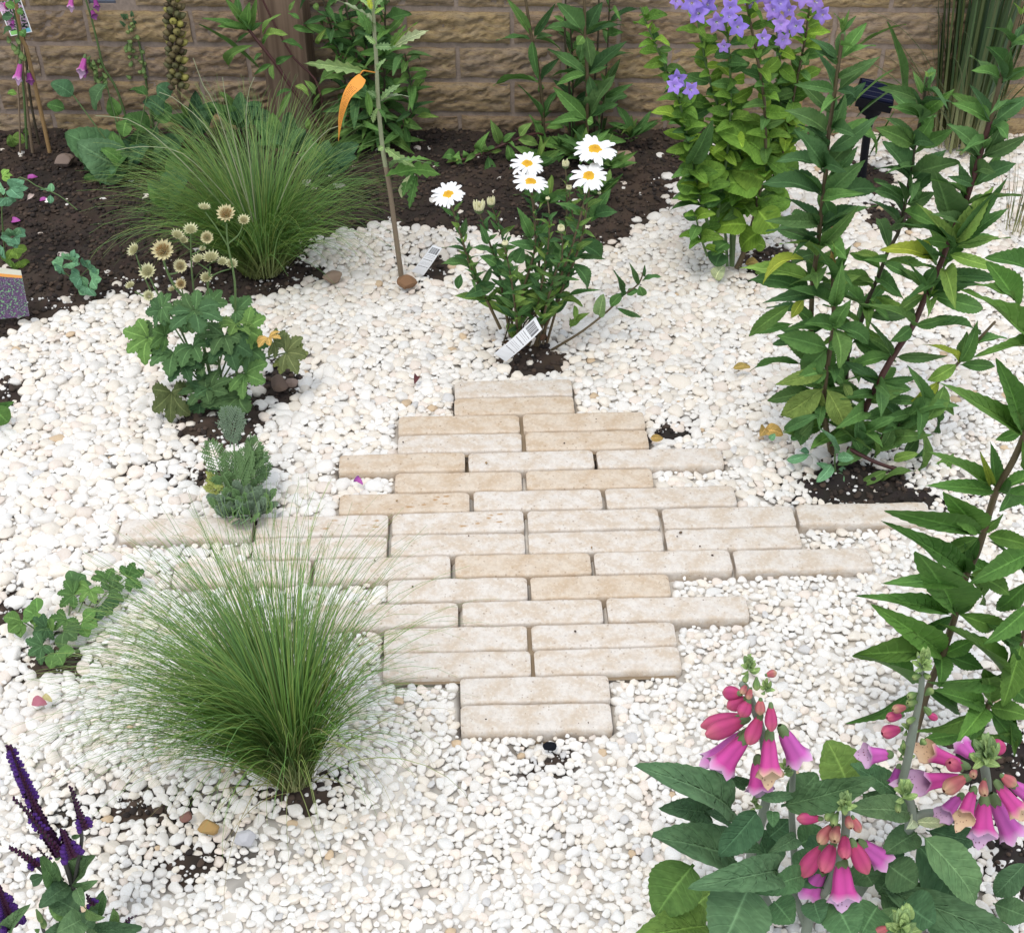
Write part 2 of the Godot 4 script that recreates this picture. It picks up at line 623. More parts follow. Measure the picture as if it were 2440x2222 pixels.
func scatter(called: String, parent: Node, m: Mesh, spots: Array, r0: float, r1: float, cols: Array, rough: float) -> void:
	var mm := MultiMesh.new()
	mm.transform_format = MultiMesh.TRANSFORM_3D
	mm.use_colors = true
	mm.mesh = m
	mm.instance_count = spots.size()
	for i in spots.size():
		var r := r0 + (r1 - r0) * pow(rng.randf(), 2.2)
		var b := Basis.from_euler(Vector3(rr(0, TAU), rr(0, TAU), rr(0, TAU))).scaled(Vector3(r * rr(0.8, 1.3), r * 0.8, r * rr(0.8, 1.3)))
		mm.set_instance_transform(i, Transform3D(b, spots[i] + Vector3(0, r * 0.4, 0)))
		mm.set_instance_color(i, cols[rng.randi() % cols.size()])
	var o := MultiMeshInstance3D.new()
	o.name = called
	o.multimesh = mm
	o.material_override = vmat(rough)
	o.set_meta("kind", "stuff")
	parent.add_child(o, true)


func build_pavers() -> void:
	var path := Node3D.new()
	path.name = "path"
	path.set_meta("kind", "structure")
	add_child(path, true)
	var mats: Array = []
	for k in 6:
		var t := paver_texture(k, k >= 4)
		for tint in [Color(1.0, 0.99, 0.98), Color(0.97, 0.927, 0.872)]:
			var m := mat(tint, 0.82)
			m.albedo_texture = t[0]
			m.normal_enabled = true
			m.normal_texture = t[1]
			m.normal_scale = 0.45
			mats.append(m)
	var shapes: Array = []
	for k in 6:
		shapes.append(paver_mesh(k))
	for row in ROWS:
		for k in row[2]:
			var x: float = ((row[1] + 2 * k + 1) * 0.5 + row[3]) * PAVER_L
			var z: float = (row[0] + 0.5 - 8) * ROW_D
			var pale: bool = row[0] in [0, 7, 8, 14, 15]
			var which := rng.randi() % 4
			if (row[0] == 7 and k in [1, 2]) or (row[0] == 6 and k == 0):
				which = 4 + (k % 2)
			var tan: bool = not pale and rng.randf() < (0.75 if row[0] < 7 else 0.35)
			var turn := Basis(Vector3.UP, rr(-0.008, 0.008) + (PI if which < 4 and rng.randf() < 0.5 else 0.0)) * Basis(Vector3(1, 0, 0), rr(-0.02, 0.02)) * Basis(Vector3(0, 0, 1), rr(-0.008, 0.008))
			put("paver", shapes[rng.randi() % 6], mats[which * 2 + (1 if tan else 0)], path, Transform3D(turn.scaled(Vector3(rr(0.985, 1.0), 1, rr(0.99, 1.005))), Vector3(x, -0.024 + rr(-0.0012, 0.0012), z + rr(-0.0006, 0.0006))))
			paver_rects.append([x - PAVER_L * 0.495, x + PAVER_L * 0.495, z - ROW_D * 0.5, z + ROW_D * 0.5])
	# bits of soil and grit left lying on the faces
	var bits: Array = []
	for i in 110:
		bits.append(Vector3(rr(-0.6, 0.6), 0.0012, rr(-0.38, 0.38)))
	bits = bits.filter(func(q): return in_paver(q.x, q.z, -0.004))
	scatter("soil_specks", path, stone_mesh(true, 6, 1), bits, 0.0006, 0.0026, [Color(0.12, 0.08, 0.05), Color(0.3, 0.2, 0.1), Color(0.06, 0.04, 0.03)], 0.95)
	# sand brushed into the joints
	var mb := Mb.new()
	for row in ROWS:
		var x0: float = (row[1] * 0.5 + row[3]) * PAVER_L + 0.012
		var x1: float = ((row[1] + 2 * row[2]) * 0.5 + row[3]) * PAVER_L - 0.012
		var z0: float = (row[0] - 8) * ROW_D - 0.004
		var z1: float = (row[0] - 7) * ROW_D + 0.004
		var y := (-0.009 if row[0] in [2, 3, 12, 13] else -0.023) - 0.0004 * (int(row[0]) % 3)
		var a := mb.add(Vector3(x0, y, z1))
		mb.add(Vector3(x1, y, z1))
		mb.add(Vector3(x1, y, z0))
		mb.add(Vector3(x0, y, z0))
		mb.quad(a, a + 1, a + 2, a + 3)
	put("joint_sand", mb.mesh(false), mat(lin(0.27, 0.205, 0.135), 0.95), path).set_meta("kind", "stuff")


func build_gravel() -> void:
	var gx0 := -1.5
	var gz0 := -1.34
	var cell := 0.02
	var nx := int(3.0 / cell)
	var nz := int(2.45 / cell)
	var soft := PackedFloat32Array()
	soft.resize((nx + 1) * (nz + 1))
	for i in nz + 1:
		for j in nx + 1:
			soft[i * (nx + 1) + j] = soil_at(gx0 + j * cell, gz0 + i * cell)
	var all: Array = []
	# large stones first, then smaller and smaller ones into the gaps that are left
	var grid := {}
	for layer in 5:
		if layer == 1:
			grid = {}
		for n in [70000, 160000, 150000, 140000, 120000][layer]:
			var x := rr(gx0 + 0.02, gx0 + 2.96)
			var z := rr(gz0 + 0.02, gz0 + 2.4)
			var ci := int((x - gx0) / cell)
			var cj := int((z - gz0) / cell)
			var s := soft[cj * (nx + 1) + ci]
			if s > 0.0 and rng.randf() > 0.015:
				continue
			if s > -0.012 and rng.randf() < 0.45:
				continue
			# two kinds: rounded cream pebbles, and smaller broken chippings towards the front and the right
			var chip := z + 0.55 * x + noise.get_noise_2d(x * 260 + 500, z * 260) * 0.25 > 0.10
			var r: float
			if layer == 4:
				r = rr(0.0024, 0.0040)
			elif layer == 3:
				r = rr(0.0036, 0.0056)
			elif layer == 0:
				r = rr(0.0062, 0.0092)
			elif chip:
				r = (0.0054 + 0.0046 * pow(rng.randf(), 1.6)) if layer == 1 else rr(0.0044, 0.0068)
			else:
				r = (0.0078 + 0.0058 * pow(rng.randf(), 1.6)) if layer == 1 else rr(0.0058, 0.0088)
				if x < -0.3 and z > -0.5:
					r *= 1.15
			if layer == 1 and rng.randf() < 0.05:
				r *= 1.25
			if in_paver(x, z, r * 0.85):
				continue
			var gap := [0.76, 0.74 if chip else 0.78, 0.70, 0.72, 0.76][layer] as float
			var ok := true
			for a in range(ci - 1, ci + 2):
				for b in range(cj - 1, cj + 2):
					var key := a * 1000 + b
					if grid.has(key):
						for q in grid[key]:
							var dx: float = q.x - x
							var dz: float = q.y - z
							var lim: float = (q.z + r) * gap
							if dx * dx + dz * dz < lim * lim:
								ok = false
								break
					if not ok:
						break
				if not ok:
					break
			if not ok:
				continue
			var key := ci * 1000 + cj
			if not grid.has(key):
				grid[key] = []
			grid[key].append(Vector3(x, z, r))
			var y: float = [-0.0225, -0.0125, -0.0105, -0.0105, -0.0105][layer]
			y += noise.get_noise_2d(x * 600 + 77, z * 600) * 0.003 + rr(-0.0018, 0.0018)
			if s > -0.03:
				y -= 0.004
			all.append([x, y, z, r, chip or layer > 2, layer])
	# the stones that show largest, by hand; the rest as one mass
	var order: Array = []
	for i in all.size():
		var q: Array = all[i]
		if q[5] == 1 and q[2] < 0.665 and q[0] > -0.6 and q[0] < 0.12:
			order.append([q[3] / (2.2 - q[2]), i])
	order.sort_custom(func(a, b): return a[0] > b[0])
	var single := {}
	for k in mini(300, order.size()):
		single[order[k][1]] = true
	var bed := Node3D.new()
	bed.name = "gravel"
	bed.set_meta("kind", "structure")
	add_child(bed, true)
	var round_stone := stone_mesh(false, 1)
	var chipping := stone_mesh(true, 2)
	var rounds: Array = [round_stone, stone_mesh(false, 7), stone_mesh(false, 8), stone_mesh(false, 9)]
	var chips: Array = [chipping, stone_mesh(true, 12), stone_mesh(true, 13), stone_mesh(true, 14)]
	var tints: Array = []
	for k in 14:
		var m := stone_mat()
		m.albedo_color = stone_colour(0.9).linear_to_srgb()
		m.vertex_color_use_as_albedo = false
		tints.append(m)
	var masses: Array = [[], []]
	for i in all.size():
		var q: Array = all[i]
		var r: float = q[3]
		var flat := rr(0.5, 0.78)
		var long := rr(1.0, 1.55)
		var tilt := Basis.from_euler(Vector3(rr(-0.28, 0.28), rr(0, TAU), rr(-0.28, 0.28)))
		var b := tilt * Basis.from_scale(Vector3(r * long, r * flat, r * rr(0.9, 1.12))) * Basis.from_euler(Vector3(rr(0, TAU), rr(0, TAU), rr(0, TAU)))
		var t := Transform3D(b, Vector3(q[0], q[1], q[2]))
		if single.has(i):
			put("pebble", (chips if q[4] else rounds)[rng.randi() % 4], tints[rng.randi() % 14], bed, t)
		else:
			masses[1 if q[4] else 0].append(t)
	for k in 2:
		var mm := MultiMesh.new()
		mm.transform_format = MultiMesh.TRANSFORM_3D
		mm.use_colors = true
		mm.mesh = round_stone if k == 0 else chipping
		mm.instance_count = masses[k].size()
		for i in masses[k].size():
			mm.set_instance_transform(i, masses[k][i])
			mm.set_instance_color(i, stone_colour(1.0 if k == 0 else 0.55))
		var o := MultiMeshInstance3D.new()
		o.name = "round_pebbles" if k == 0 else "stone_chippings"
		o.multimesh = mm
		o.material_override = stone_mat()
		o.set_meta("kind", "stuff")
		bed.add_child(o, true)
	print("stones ", all.size(), " single ", single.size())


func stone_mat() -> StandardMaterial3D:
	if not tex.has("stone"):
		var im := Image.create(256, 256, false, Image.FORMAT_RGB8)
		for y in 256:
			for x in 256:
				var a := noise.get_noise_2d(x * 3.0, y * 3.0)
				var q := fine.get_noise_2d(x * 14.0, y * 14.0)
				var c := Color(0.97, 0.965, 0.955).lerp(Color(0.90, 0.86, 0.80), clampf(0.35 + a, 0, 1)) * (1.0 + 0.05 * q)
				im.set_pixel(x, y, c.clamp(Color.BLACK, Color.WHITE).linear_to_srgb())
		tex["stone"] = to_tex(im)
	var m := vmat(0.75)
	m.albedo_texture = tex["stone"]
	m.uv1_triplanar = true
	m.uv1_world_triplanar = true
	m.uv1_scale = Vector3(37, 41, 43)
	return m


func build_wall() -> void:
	var w := thing("brick_wall", "rock-faced buff brick wall along the back of the garden", "wall", Vector3(0, 0, -1.325))
	w.rotation.y = -0.05
	w.set_meta("kind", "thing")
	var mortar_mat := mat(lin(0.34, 0.27, 0.225), 0.95)
	var im := Image.create(256, 256, false, Image.FORMAT_RGB8)
	for y in 256:
		for x in 256:
			var q := fine.get_noise_2d(x * 20.0, y * 20.0)
			var a := noise.get_noise_2d(x * 2.0, y * 2.0)
			im.set_pixel(x, y, (Color(0.85, 0.85, 0.85) * (1.0 + 0.15 * q + 0.25 * a)).clamp(Color.BLACK, Color.WHITE).linear_to_srgb())
	mortar_mat.albedo_texture = to_tex(im)
	mortar_mat.uv1_triplanar = true
	mortar_mat.uv1_scale = Vector3(6, 6, 6)
	var body := BoxMesh.new()
	body.size = Vector3(4.4, 1.3, 0.2)
	# with a hollow behind the air vent: three boxes round it
	var vx0 := -0.8745
	var vx1 := -0.817
	var vy0 := 0.2735
	var vy1 := 0.339
	for q in [[-2.2, vx0, -0.25, 0.95], [vx1, 2.2, -0.25, 0.95], [vx0, vx1, -0.25, vy0], [vx0, vx1, vy1, 0.95]]:
		var bx := BoxMesh.new()
		bx.size = Vector3(q[1] - q[0], q[3] - q[2], 0.2)
		put("mortar", bx, mortar_mat, w, Transform3D(Basis(), Vector3((q[0] + q[1]) / 2, (q[2] + q[3]) / 2, -0.1)))
	var shapes: Array = []
	for k in 9:
		shapes.append(brick_mesh(k, 0.1075, 0.0335))
	var tints: Array = []
	var tx := [brick_texture(1), brick_texture(2), brick_texture(3)]
	for c in [[0.35, 0.282, 0.198], [0.325, 0.266, 0.196], [0.37, 0.30, 0.196], [0.315, 0.25, 0.195], [0.295, 0.234, 0.172], [0.34, 0.28, 0.22]]:
		var m := mat(lin(c[0], c[1], c[2]), 0.9)
		m.albedo_texture = tx[tints.size() % 3]
		tints.append(m)
	var pitch := 0.0785
	var unit := 0.2245
	for course in range(-2, 11):
		var y := 0.0695 + course * pitch
		var off := -0.105 if posmod(course, 2) == 1 else -0.214
		for k in range(-7, 9):
			var x := off + (k + 0.5) * unit
			if absf(x) > 1.75:
				continue
			var xl := x - 0.1075
			var xr := x + 0.1075
			var m: Mesh = shapes[rng.randi() % 9]
			if course == 3 and xl < vx1 + 0.01 and xr > vx0 - 0.01:
				continue
			var turned := rng.randf() < 0.5
			var b := Basis(Vector3(0, 0, 1), PI if turned else 0.0)
			put("brick", m, tints[rng.randi() % 6], w, Transform3D(b, Vector3(x, y, rr(-0.0015, 0.0015))))
	# the cut bricks each side of the vent
	var left_end := 0.0
	for k in range(-7, 9):
		var x := -0.105 + (k + 0.5) * unit
		var xl := x - 0.1075
		var xr := x + 0.1075
		if xl < vx1 + 0.01 and xr > vx0 - 0.01:
			if vx0 - 0.012 - xl > 0.03:
				put("brick", brick_mesh(20 + k, (vx0 - 0.012 - xl) / 2, 0.0335), tints[2], w, Transform3D(Basis(), Vector3((xl + vx0 - 0.012) / 2, 0.0695 + 3 * pitch, 0)))
			if xr - vx1 - 0.012 > 0.03:
				put("brick", brick_mesh(40 + k, (xr - vx1 - 0.012) / 2, 0.0335), tints[5], w, Transform3D(Basis(), Vector3((xr + vx1 + 0.012) / 2, 0.0695 + 3 * pitch, 0)))
	var vent := sub("air_vent", w, Vector3((vx0 + vx1) / 2, (vy0 + vy1) / 2, -0.02))
	var fr := BoxMesh.new()
	fr.size = Vector3(vx1 - vx0, 0.008, 0.03)
	put("vent_sill", fr, mat(lin(0.12, 0.14, 0.19), 0.5), vent, Transform3D(Basis(Vector3(1, 0, 0), 0.3), Vector3(0, -0.027, 0)))
	var bk := BoxMesh.new()
	bk.size = Vector3(vx1 - vx0, 0.0655, 0.01)
	put("vent_back", bk, mat(lin(0.03, 0.032, 0.04), 0.7), vent, Transform3D(Basis(), Vector3(0, 0, -0.035)))
	for k in 3:
		var sl := BoxMesh.new()
		sl.size = Vector3(vx1 - vx0 - 0.004, 0.004, 0.022)
		put("vent_louvre", sl, mat(lin(0.10, 0.11, 0.14), 0.5), vent, Transform3D(Basis(Vector3(1, 0, 0), 0.5), Vector3(0, -0.008 + k * 0.014, -0.014)))
	# a stone coping on top
	for k in range(-4, 4):
		var cp := BoxMesh.new()
		cp.size = Vector3(0.53, 0.06, 0.28)
		put("coping_stone", cp, mat(lin(0.36, 0.30, 0.22), 0.9), w, Transform3D(Basis(), Vector3(k * 0.54 + 0.27, 0.982, -0.1)))


# ------------------------------------------------------------ plant parts
var M := {}
var tints_of := {}


func org(p: Node3D) -> Vector3:
	var o := Vector3.ZERO
	var n: Node = p
	while n is Node3D and n != self:
		o += (n as Node3D).position
		n = n.get_parent()
	return o


func outline(kind: String, t: float) -> float:
	match kind:
		"lance":
			return 0.5 * pow(sin(PI * pow(clampf((t - 0.03) / 0.97, 0, 1), 0.78)), 0.95) + 0.02 * (1 - t)
		"narrow":
			return 0.5 * pow(sin(PI * pow(clampf(t, 0, 1), 0.9)), 0.7) + 0.03 * (1 - t)
		"ovate":
			return 0.5 * pow(sin(PI * pow(clampf((t - 0.05) / 0.95, 0, 1), 0.78)), 0.66) + 0.03 * (1 - t)
		"jag":
			var e := fposmod(t * 6.0, 1.0)
			return (0.5 * pow(sin(PI * pow(clampf(t, 0, 1), 0.85)), 0.8)) * (0.42 + 0.58 * e) + 0.03
		"lobe":
			return 0.5 * pow(sin(PI * pow(clampf(t, 0, 1), 1.3)), 0.75) + 0.05 * (1 - t)
		"ellip":
			return 0.5 * pow(sin(PI * pow(clampf((t - 0.1) / 0.9, 0, 1), 0.9)), 0.62) + 0.03 * (1 - t)
	return 0.1


func blade(mb: Mb, kind: String, arch: float, salt: int, rows_n: int, turn := 0.0, length := 1.0, wide := 1.0) -> void:
	# one leaf or leaflet: chord from the origin along +Z, turned about Y
	var rows: Array = []
	var xs := [-1.0, -0.55, 0.0, 0.55, 1.0]
	var first := mb.v.size()
	var saw := (0.05 if kind == "lance" else 0.025) if kind in ["lance", "ovate"] else (0.2 if kind == "lobe" else 0.0)
	var bend := rr(-0.05, 0.05)
	var rip := rr(0.02, 0.07)
	var twist := rr(-0.55, 0.55)
	var hook := rr(-0.02, 0.10) * float(kind in ["lance", "ovate", "narrow"])
	var ph := rr(0, TAU)
	for i in rows_n + 1:
		var t := float(i) / rows_n
		var hw := outline(kind, t) * wide
		if i % 2 == 1 and saw > 0:
			hw *= 1.0 + saw
		elif saw > 0:
			hw *= 1.0 - saw * 0.7
		if i == rows_n:
			hw = 0.004
		var y := arch * 4.0 * t * (1 - t) + arch * 0.35 * sin(PI * t) * t
		for x in xs:
			var px: float = x * hw + bend * sin(PI * t)
			var py: float = y + absf(x) * hw * (0.34 - 0.25 * t) + rip * sin(t * 13.0 + ph + x * 1.7) * absf(x) * 0.6
			var tw := twist * t
			var qx := px * cos(tw) - (py - y) * sin(tw)
			py = y + px * sin(tw) + (py - y) * cos(tw) - hook * pow(t, 4.0)
			px = qx
			var pz := t + (0.012 if (i % 2 == 1 and absf(x) > 0.9) else 0.0) * float(kind != "jag") - (0.06 * absf(x) if kind == "jag" else 0.0)
			var q := Vector3(px, py, pz * length)
			mb.add(q.rotated(Vector3.UP, turn), Color.WHITE, Vector2(0.5 + x * 0.5, t))
	for i in rows_n:
		for j in 4:
			var a := first + i * 5 + j
			mb.quad(a + 5, a + 6, a + 1, a)


func leaf_shape(kind: String, arch: float) -> ArrayMesh:
	var bucket := int(round(arch / 0.05))
	var key := "%s/%d/%d" % [kind, bucket, rng.randi() % 5]
	if leaf_cache.has(key):
		return leaf_cache[key]
	var mb := Mb.new()
	var a := bucket * 0.05
	match kind:
		"palm":
			for k in 5:
				var ang: float = [-1.75, -0.88, 0.0, 0.88, 1.75][k] + rr(-0.1, 0.1)
				blade(mb, "lobe", a + 0.03, k, 12, ang, [0.78, 0.95, 1.0, 0.95, 0.78][k] * rr(0.92, 1.05), 0.46)
		"fan":
			for k in 3:
				blade(mb, "ellip", a + 0.02, k, 9, [-0.85, 0.0, 0.85][k] + rr(-0.1, 0.1), rr(0.85, 1.0), 0.72)
		_:
			blade(mb, kind, a, 0, 24 if kind in ["lance", "ovate"] else (18 if kind == "jag" else 12))
	leaf_cache[key] = mb.mesh()
	return leaf_cache[key]


# a leaf from base to tip, w wide; its upper side turned up and outwards
func lf(p: Node3D, kind: String, m: Material, base: Vector3, tip: Vector3, w: float, arch: float, roll := 0.0, called := "leaf") -> MeshInstance3D:
	var z := tip - base
	var length := z.length()
	z /= length
	var ref := (Vector3(0, 1, 0.75) + z * 0.001).normalized()
	var y := (ref - z * ref.dot(z)).normalized()
	var x := y.cross(z)
	var b := Basis(x * (length if kind in ["palm", "fan"] else w), y * length, z * length)
	b = Basis(z, roll) * b
	var s := leaf_shape(kind, arch)
	if kind in ["palm", "fan"]:
		b = Basis(z, roll) * Basis(x * w * 0.78, y * length, z * length)
	return put(called, s, tinted(m), p, Transform3D(b, base - org(p)))


# no two leaves are quite the same green
func tinted(m: Material) -> Material:
	var key := m.get_instance_id()
	if not tints_of.has(key):
		var out: Array = [m]
		for k in 3:
			var n: StandardMaterial3D = m.duplicate()
			var c := n.albedo_color
			n.albedo_color = [c.lerp(Color(c.g, c.g * 1.03, c.b * 0.8), 0.16), c * Color(0.86, 0.88, 0.88), c * Color(1.12, 1.10, 1.05)][k]
			n.albedo_color.a = 1.0
			out.append(n)
		tints_of[key] = out
	return tints_of[key][rng.randi() % 4]


func smooth_line(pts: Array, per := 4) -> Array:
	var c := Curve3D.new()
	for i in pts.size():
		var a: Vector3 = pts[maxi(i - 1, 0)]
		var b: Vector3 = pts[mini(i + 1, pts.size() - 1)]
		var h := (b - a) / 6.0
		c.add_point(pts[i], -h, h)
	var out: Array = []
	var n := (pts.size() - 1) * per
	var total := c.get_baked_length()
	for i in n + 1:
		out.append(c.sample_baked(total * i / n, true))
	return out


func stem(p: Node3D, called: String, m: Material, pts: Array, r0: float, r1: float) -> Array:
	var o := org(p)
	var line := smooth_line(pts)
	var mb := Mb.new()
	var loc: Array = []
	for q in line:
		loc.append(q - o)
	mb.tube(loc, r0, r1, 7)
	put(called, mb.mesh(), m, p)
	return line


func l(p: Node3D, kind: String, m: Material, ax: float, ay: float, az: float, bx: float, by: float, bz: float, w: float, arch: float, roll: float) -> void:
	lf(p, kind, m, Vector3(ax, ay, az), Vector3(bx, by, bz), w, arch, roll)


# leaves set round a stem in loose pairs
func dress(p: Node3D, line: Array, n: int, length: float, w: float, kind: String, mats: Array, t0 := 0.1, t1 := 1.0, up := 0.35, shrink := 0.5) -> void:
	for i in n:
		var t := t0 + (t1 - t0) * (i + rr(0, 0.9)) / n
		var f := t * (line.size() - 1)
		var k := mini(int(f), line.size() - 2)
		var b: Vector3 = (line[k] as Vector3).lerp(line[k + 1], f - k)
		var a := i * 2.4 + rr(-0.5, 0.5)
		var l := length * rr(0.65, 1.15) * (1.0 - shrink * (t - t0) / maxf(0.01, t1 - t0))
		var d := Vector3(cos(a), up + rr(-0.55, 0.4), sin(a)).normalized()
		lf(p, kind, mats[rng.randi() % mats.size()], b, b + d * l, l * w / length, rr(0.0, 0.2), rr(-0.5, 0.5))


# ------------------------------------------------------------ flowers
const ROSE := Color(0.50, 0.068, 0.20)
const MAGENTA := Color(0.62, 0.082, 0.36)
const LILAC := Color(0.58, 0.125, 0.46)
const PALE_LIP := Color(0.70, 0.48, 0.68)
const PEACH := Color(0.72, 0.53, 0.35)


func bell(p: Node3D, base: Vector3, tip: Vector3, w: float, tone: int) -> void:
	# tones: 0 open magenta, 1 closed rose, 2 peach bud, 3 green bud, 4 open with a peach lip, 5 open lilac, 6 dusky violet
	var z := tip - base
	var length := z.length()
	z /= length
	var ref := Vector3(0.0, 0.72, 0.68)
	var y := (ref - z * ref.dot(z)).normalized()
	var x := y.cross(z)
	var o := base - org(p)
	length *= 1.1
	var open := tone in [0, 4, 5, 6]
	var prof: Array = [0.12, 0.32, 0.46, 0.54, 0.60, 0.64, 0.69, 0.77, 0.90, 1.08] if open else [0.14, 0.38, 0.56, 0.70, 0.81, 0.88, 0.90, 0.84, 0.62, 0.2]
	var side_n := 20
	var mb := Mb.new()
	var body: Color = [MAGENTA, ROSE, Color(0.50, 0.155, 0.17), Color(0.16, 0.26, 0.09), MAGENTA.lerp(ROSE, 0.25), LILAC, Color(0.30, 0.06, 0.27)][tone]
	var at_base: Color = [ROSE.lerp(MAGENTA, 0.6), Color(0.50, 0.06, 0.14), Color(0.62, 0.13, 0.14), Color(0.12, 0.2, 0.07), ROSE, LILAC.lerp(MAGENTA, 0.5), Color(0.25, 0.05, 0.2)][tone]
	var at_lip: Color = [PALE_LIP, Color(0.55, 0.14, 0.19), Color(0.50, 0.33, 0.20), Color(0.30, 0.38, 0.14), PEACH, PALE_LIP, Color(0.36, 0.12, 0.34)][tone]
	var rows: Array = []
	var cols: Array = []
	var inner: Array = []
	var icols: Array = []
	var n := prof.size()
	for i in n:
		var t := float(i) / (n - 1)
		var row: Array = []
		var irow: Array = []
		for k in side_n:
			var a := TAU * k / side_n
			var low := maxf(0.0, -sin(a))
			var lip := clampf((t - 0.72) / 0.28, 0, 1) if open else 0.0
			var lobe := cos(5.0 * (a + PI / 2)) if open else cos(4.0 * a) * 0.3
			var r: float = prof[i] * w * 0.5 * (1.0 + 0.10 * lobe * lip + (0.0 if open else 0.04 * cos(4 * a)))
			# a belly on the lower side, and a flat crease along each seam
			r *= 1.0 + 0.10 * low * sin(PI * t) - 0.04 * absf(sin(2.5 * a)) * t
			var zz := length * (t + lip * (0.36 * low * low + 0.06 * lobe - 0.10))
			var sag := -0.05 * length * sin(PI * t)
			var q := o + x * cos(a) * r + y * (sin(a) * r * 0.94 + sag) + z * zz
			row.append(q)
			irow.append(o + x * cos(a) * r * 0.95 + y * (sin(a) * r * 0.9 + sag) + z * (zz - 0.0003))
		rows.append(row)
		inner.append(irow)
		var c := at_base.lerp(body, clampf(t * 2.6, 0, 1))
		if open:
			c = c.lerp(at_lip, clampf((t - 0.80) / 0.20, 0, 1) * 0.85)
		else:
			c = c.lerp(at_lip, clampf((t - 0.62) / 0.38, 0, 1))
		var cc: Array = []
		for k in side_n:
			# darker veins run down the bell, paler seams between the lobes
			cc.append(c * (0.80 if k % 4 == 1 else (1.10 if k % 4 == 3 else rr(0.94, 1.03))))
		cols.append(cc)
		icols.append(body.lerp(at_lip, clampf((t - 0.2) / 0.5, 0, 1)))
	mb.sheet(rows, cols, true)
	if open:
		inner.reverse()
		icols.reverse()
		mb.sheet(inner, icols, true)
		# the freckles on the floor of the lower lip
		inner.reverse()
		for k in 9:
			var i := 7 + (k % 2)
			var kk := 15 + (k % 5) - 2
			var q: Vector3 = (inner[i][kk] as Vector3).lerp(inner[i + 1][kk], rr(0.1, 0.9))
			var nrm := (o + z * (q - o).dot(z) - q).normalized()
			var dx := z.cross(nrm).normalized() * w * rr(0.014, 0.026)
			var dz := z * w * rr(0.022, 0.04)
			q += nrm * w * 0.03
			var dark := Color(0.13, 0.01, 0.06)
			var f := mb.add(q - dx, dark)
			mb.add(q - dz, dark)
			mb.add(q + dx, dark)
			mb.add(q + dz, dark)
			mb.quad(f, f + 1, f + 2, f + 3)
	put("bell" if open else "bud", mb.mesh(), M.petal, p)
	# the green cup at its base
	var cup := Mb.new()
	var cr: Array = []
	for i in 4:
		var row: Array = []
		for k in 10:
			var a := TAU * k / 10
			var r := w * [0.08, 0.16, 0.19, 0.20][i] as float
			var zz: float = length * [-0.06, 0.0, 0.07, 0.15][i] * (1.0 + (0.5 if (k % 2 == 0 and i == 3) else 0.0))
			row.append(o + (x * cos(a) + y * sin(a)) * r + z * zz)
		cr.append(row)
	cup.sheet(cr, [], true)
	put("calyx", cup.mesh(), M.calyx, p)


func calyx_tip(p: Node3D, c: Vector3, r: float, n := 16) -> void:
	# the green top of a foxglove spike: overlapping pointed buds
	for i in n:
		var a := i * 2.4
		var t := float(i) / n
		var d := Vector3(cos(a) * (1 - t * 0.8), 0.3 + t * 1.2, sin(a) * (1 - t * 0.8)).normalized()
		var b := c + Vector3(0, r * (t * 1.4 - 0.5), 0)
		lf(p, "ellip", M.fox_bract, b, b + d * r * rr(0.8, 1.25), r * 0.5, 0.15, rr(-0.6, 0.6), "bract")


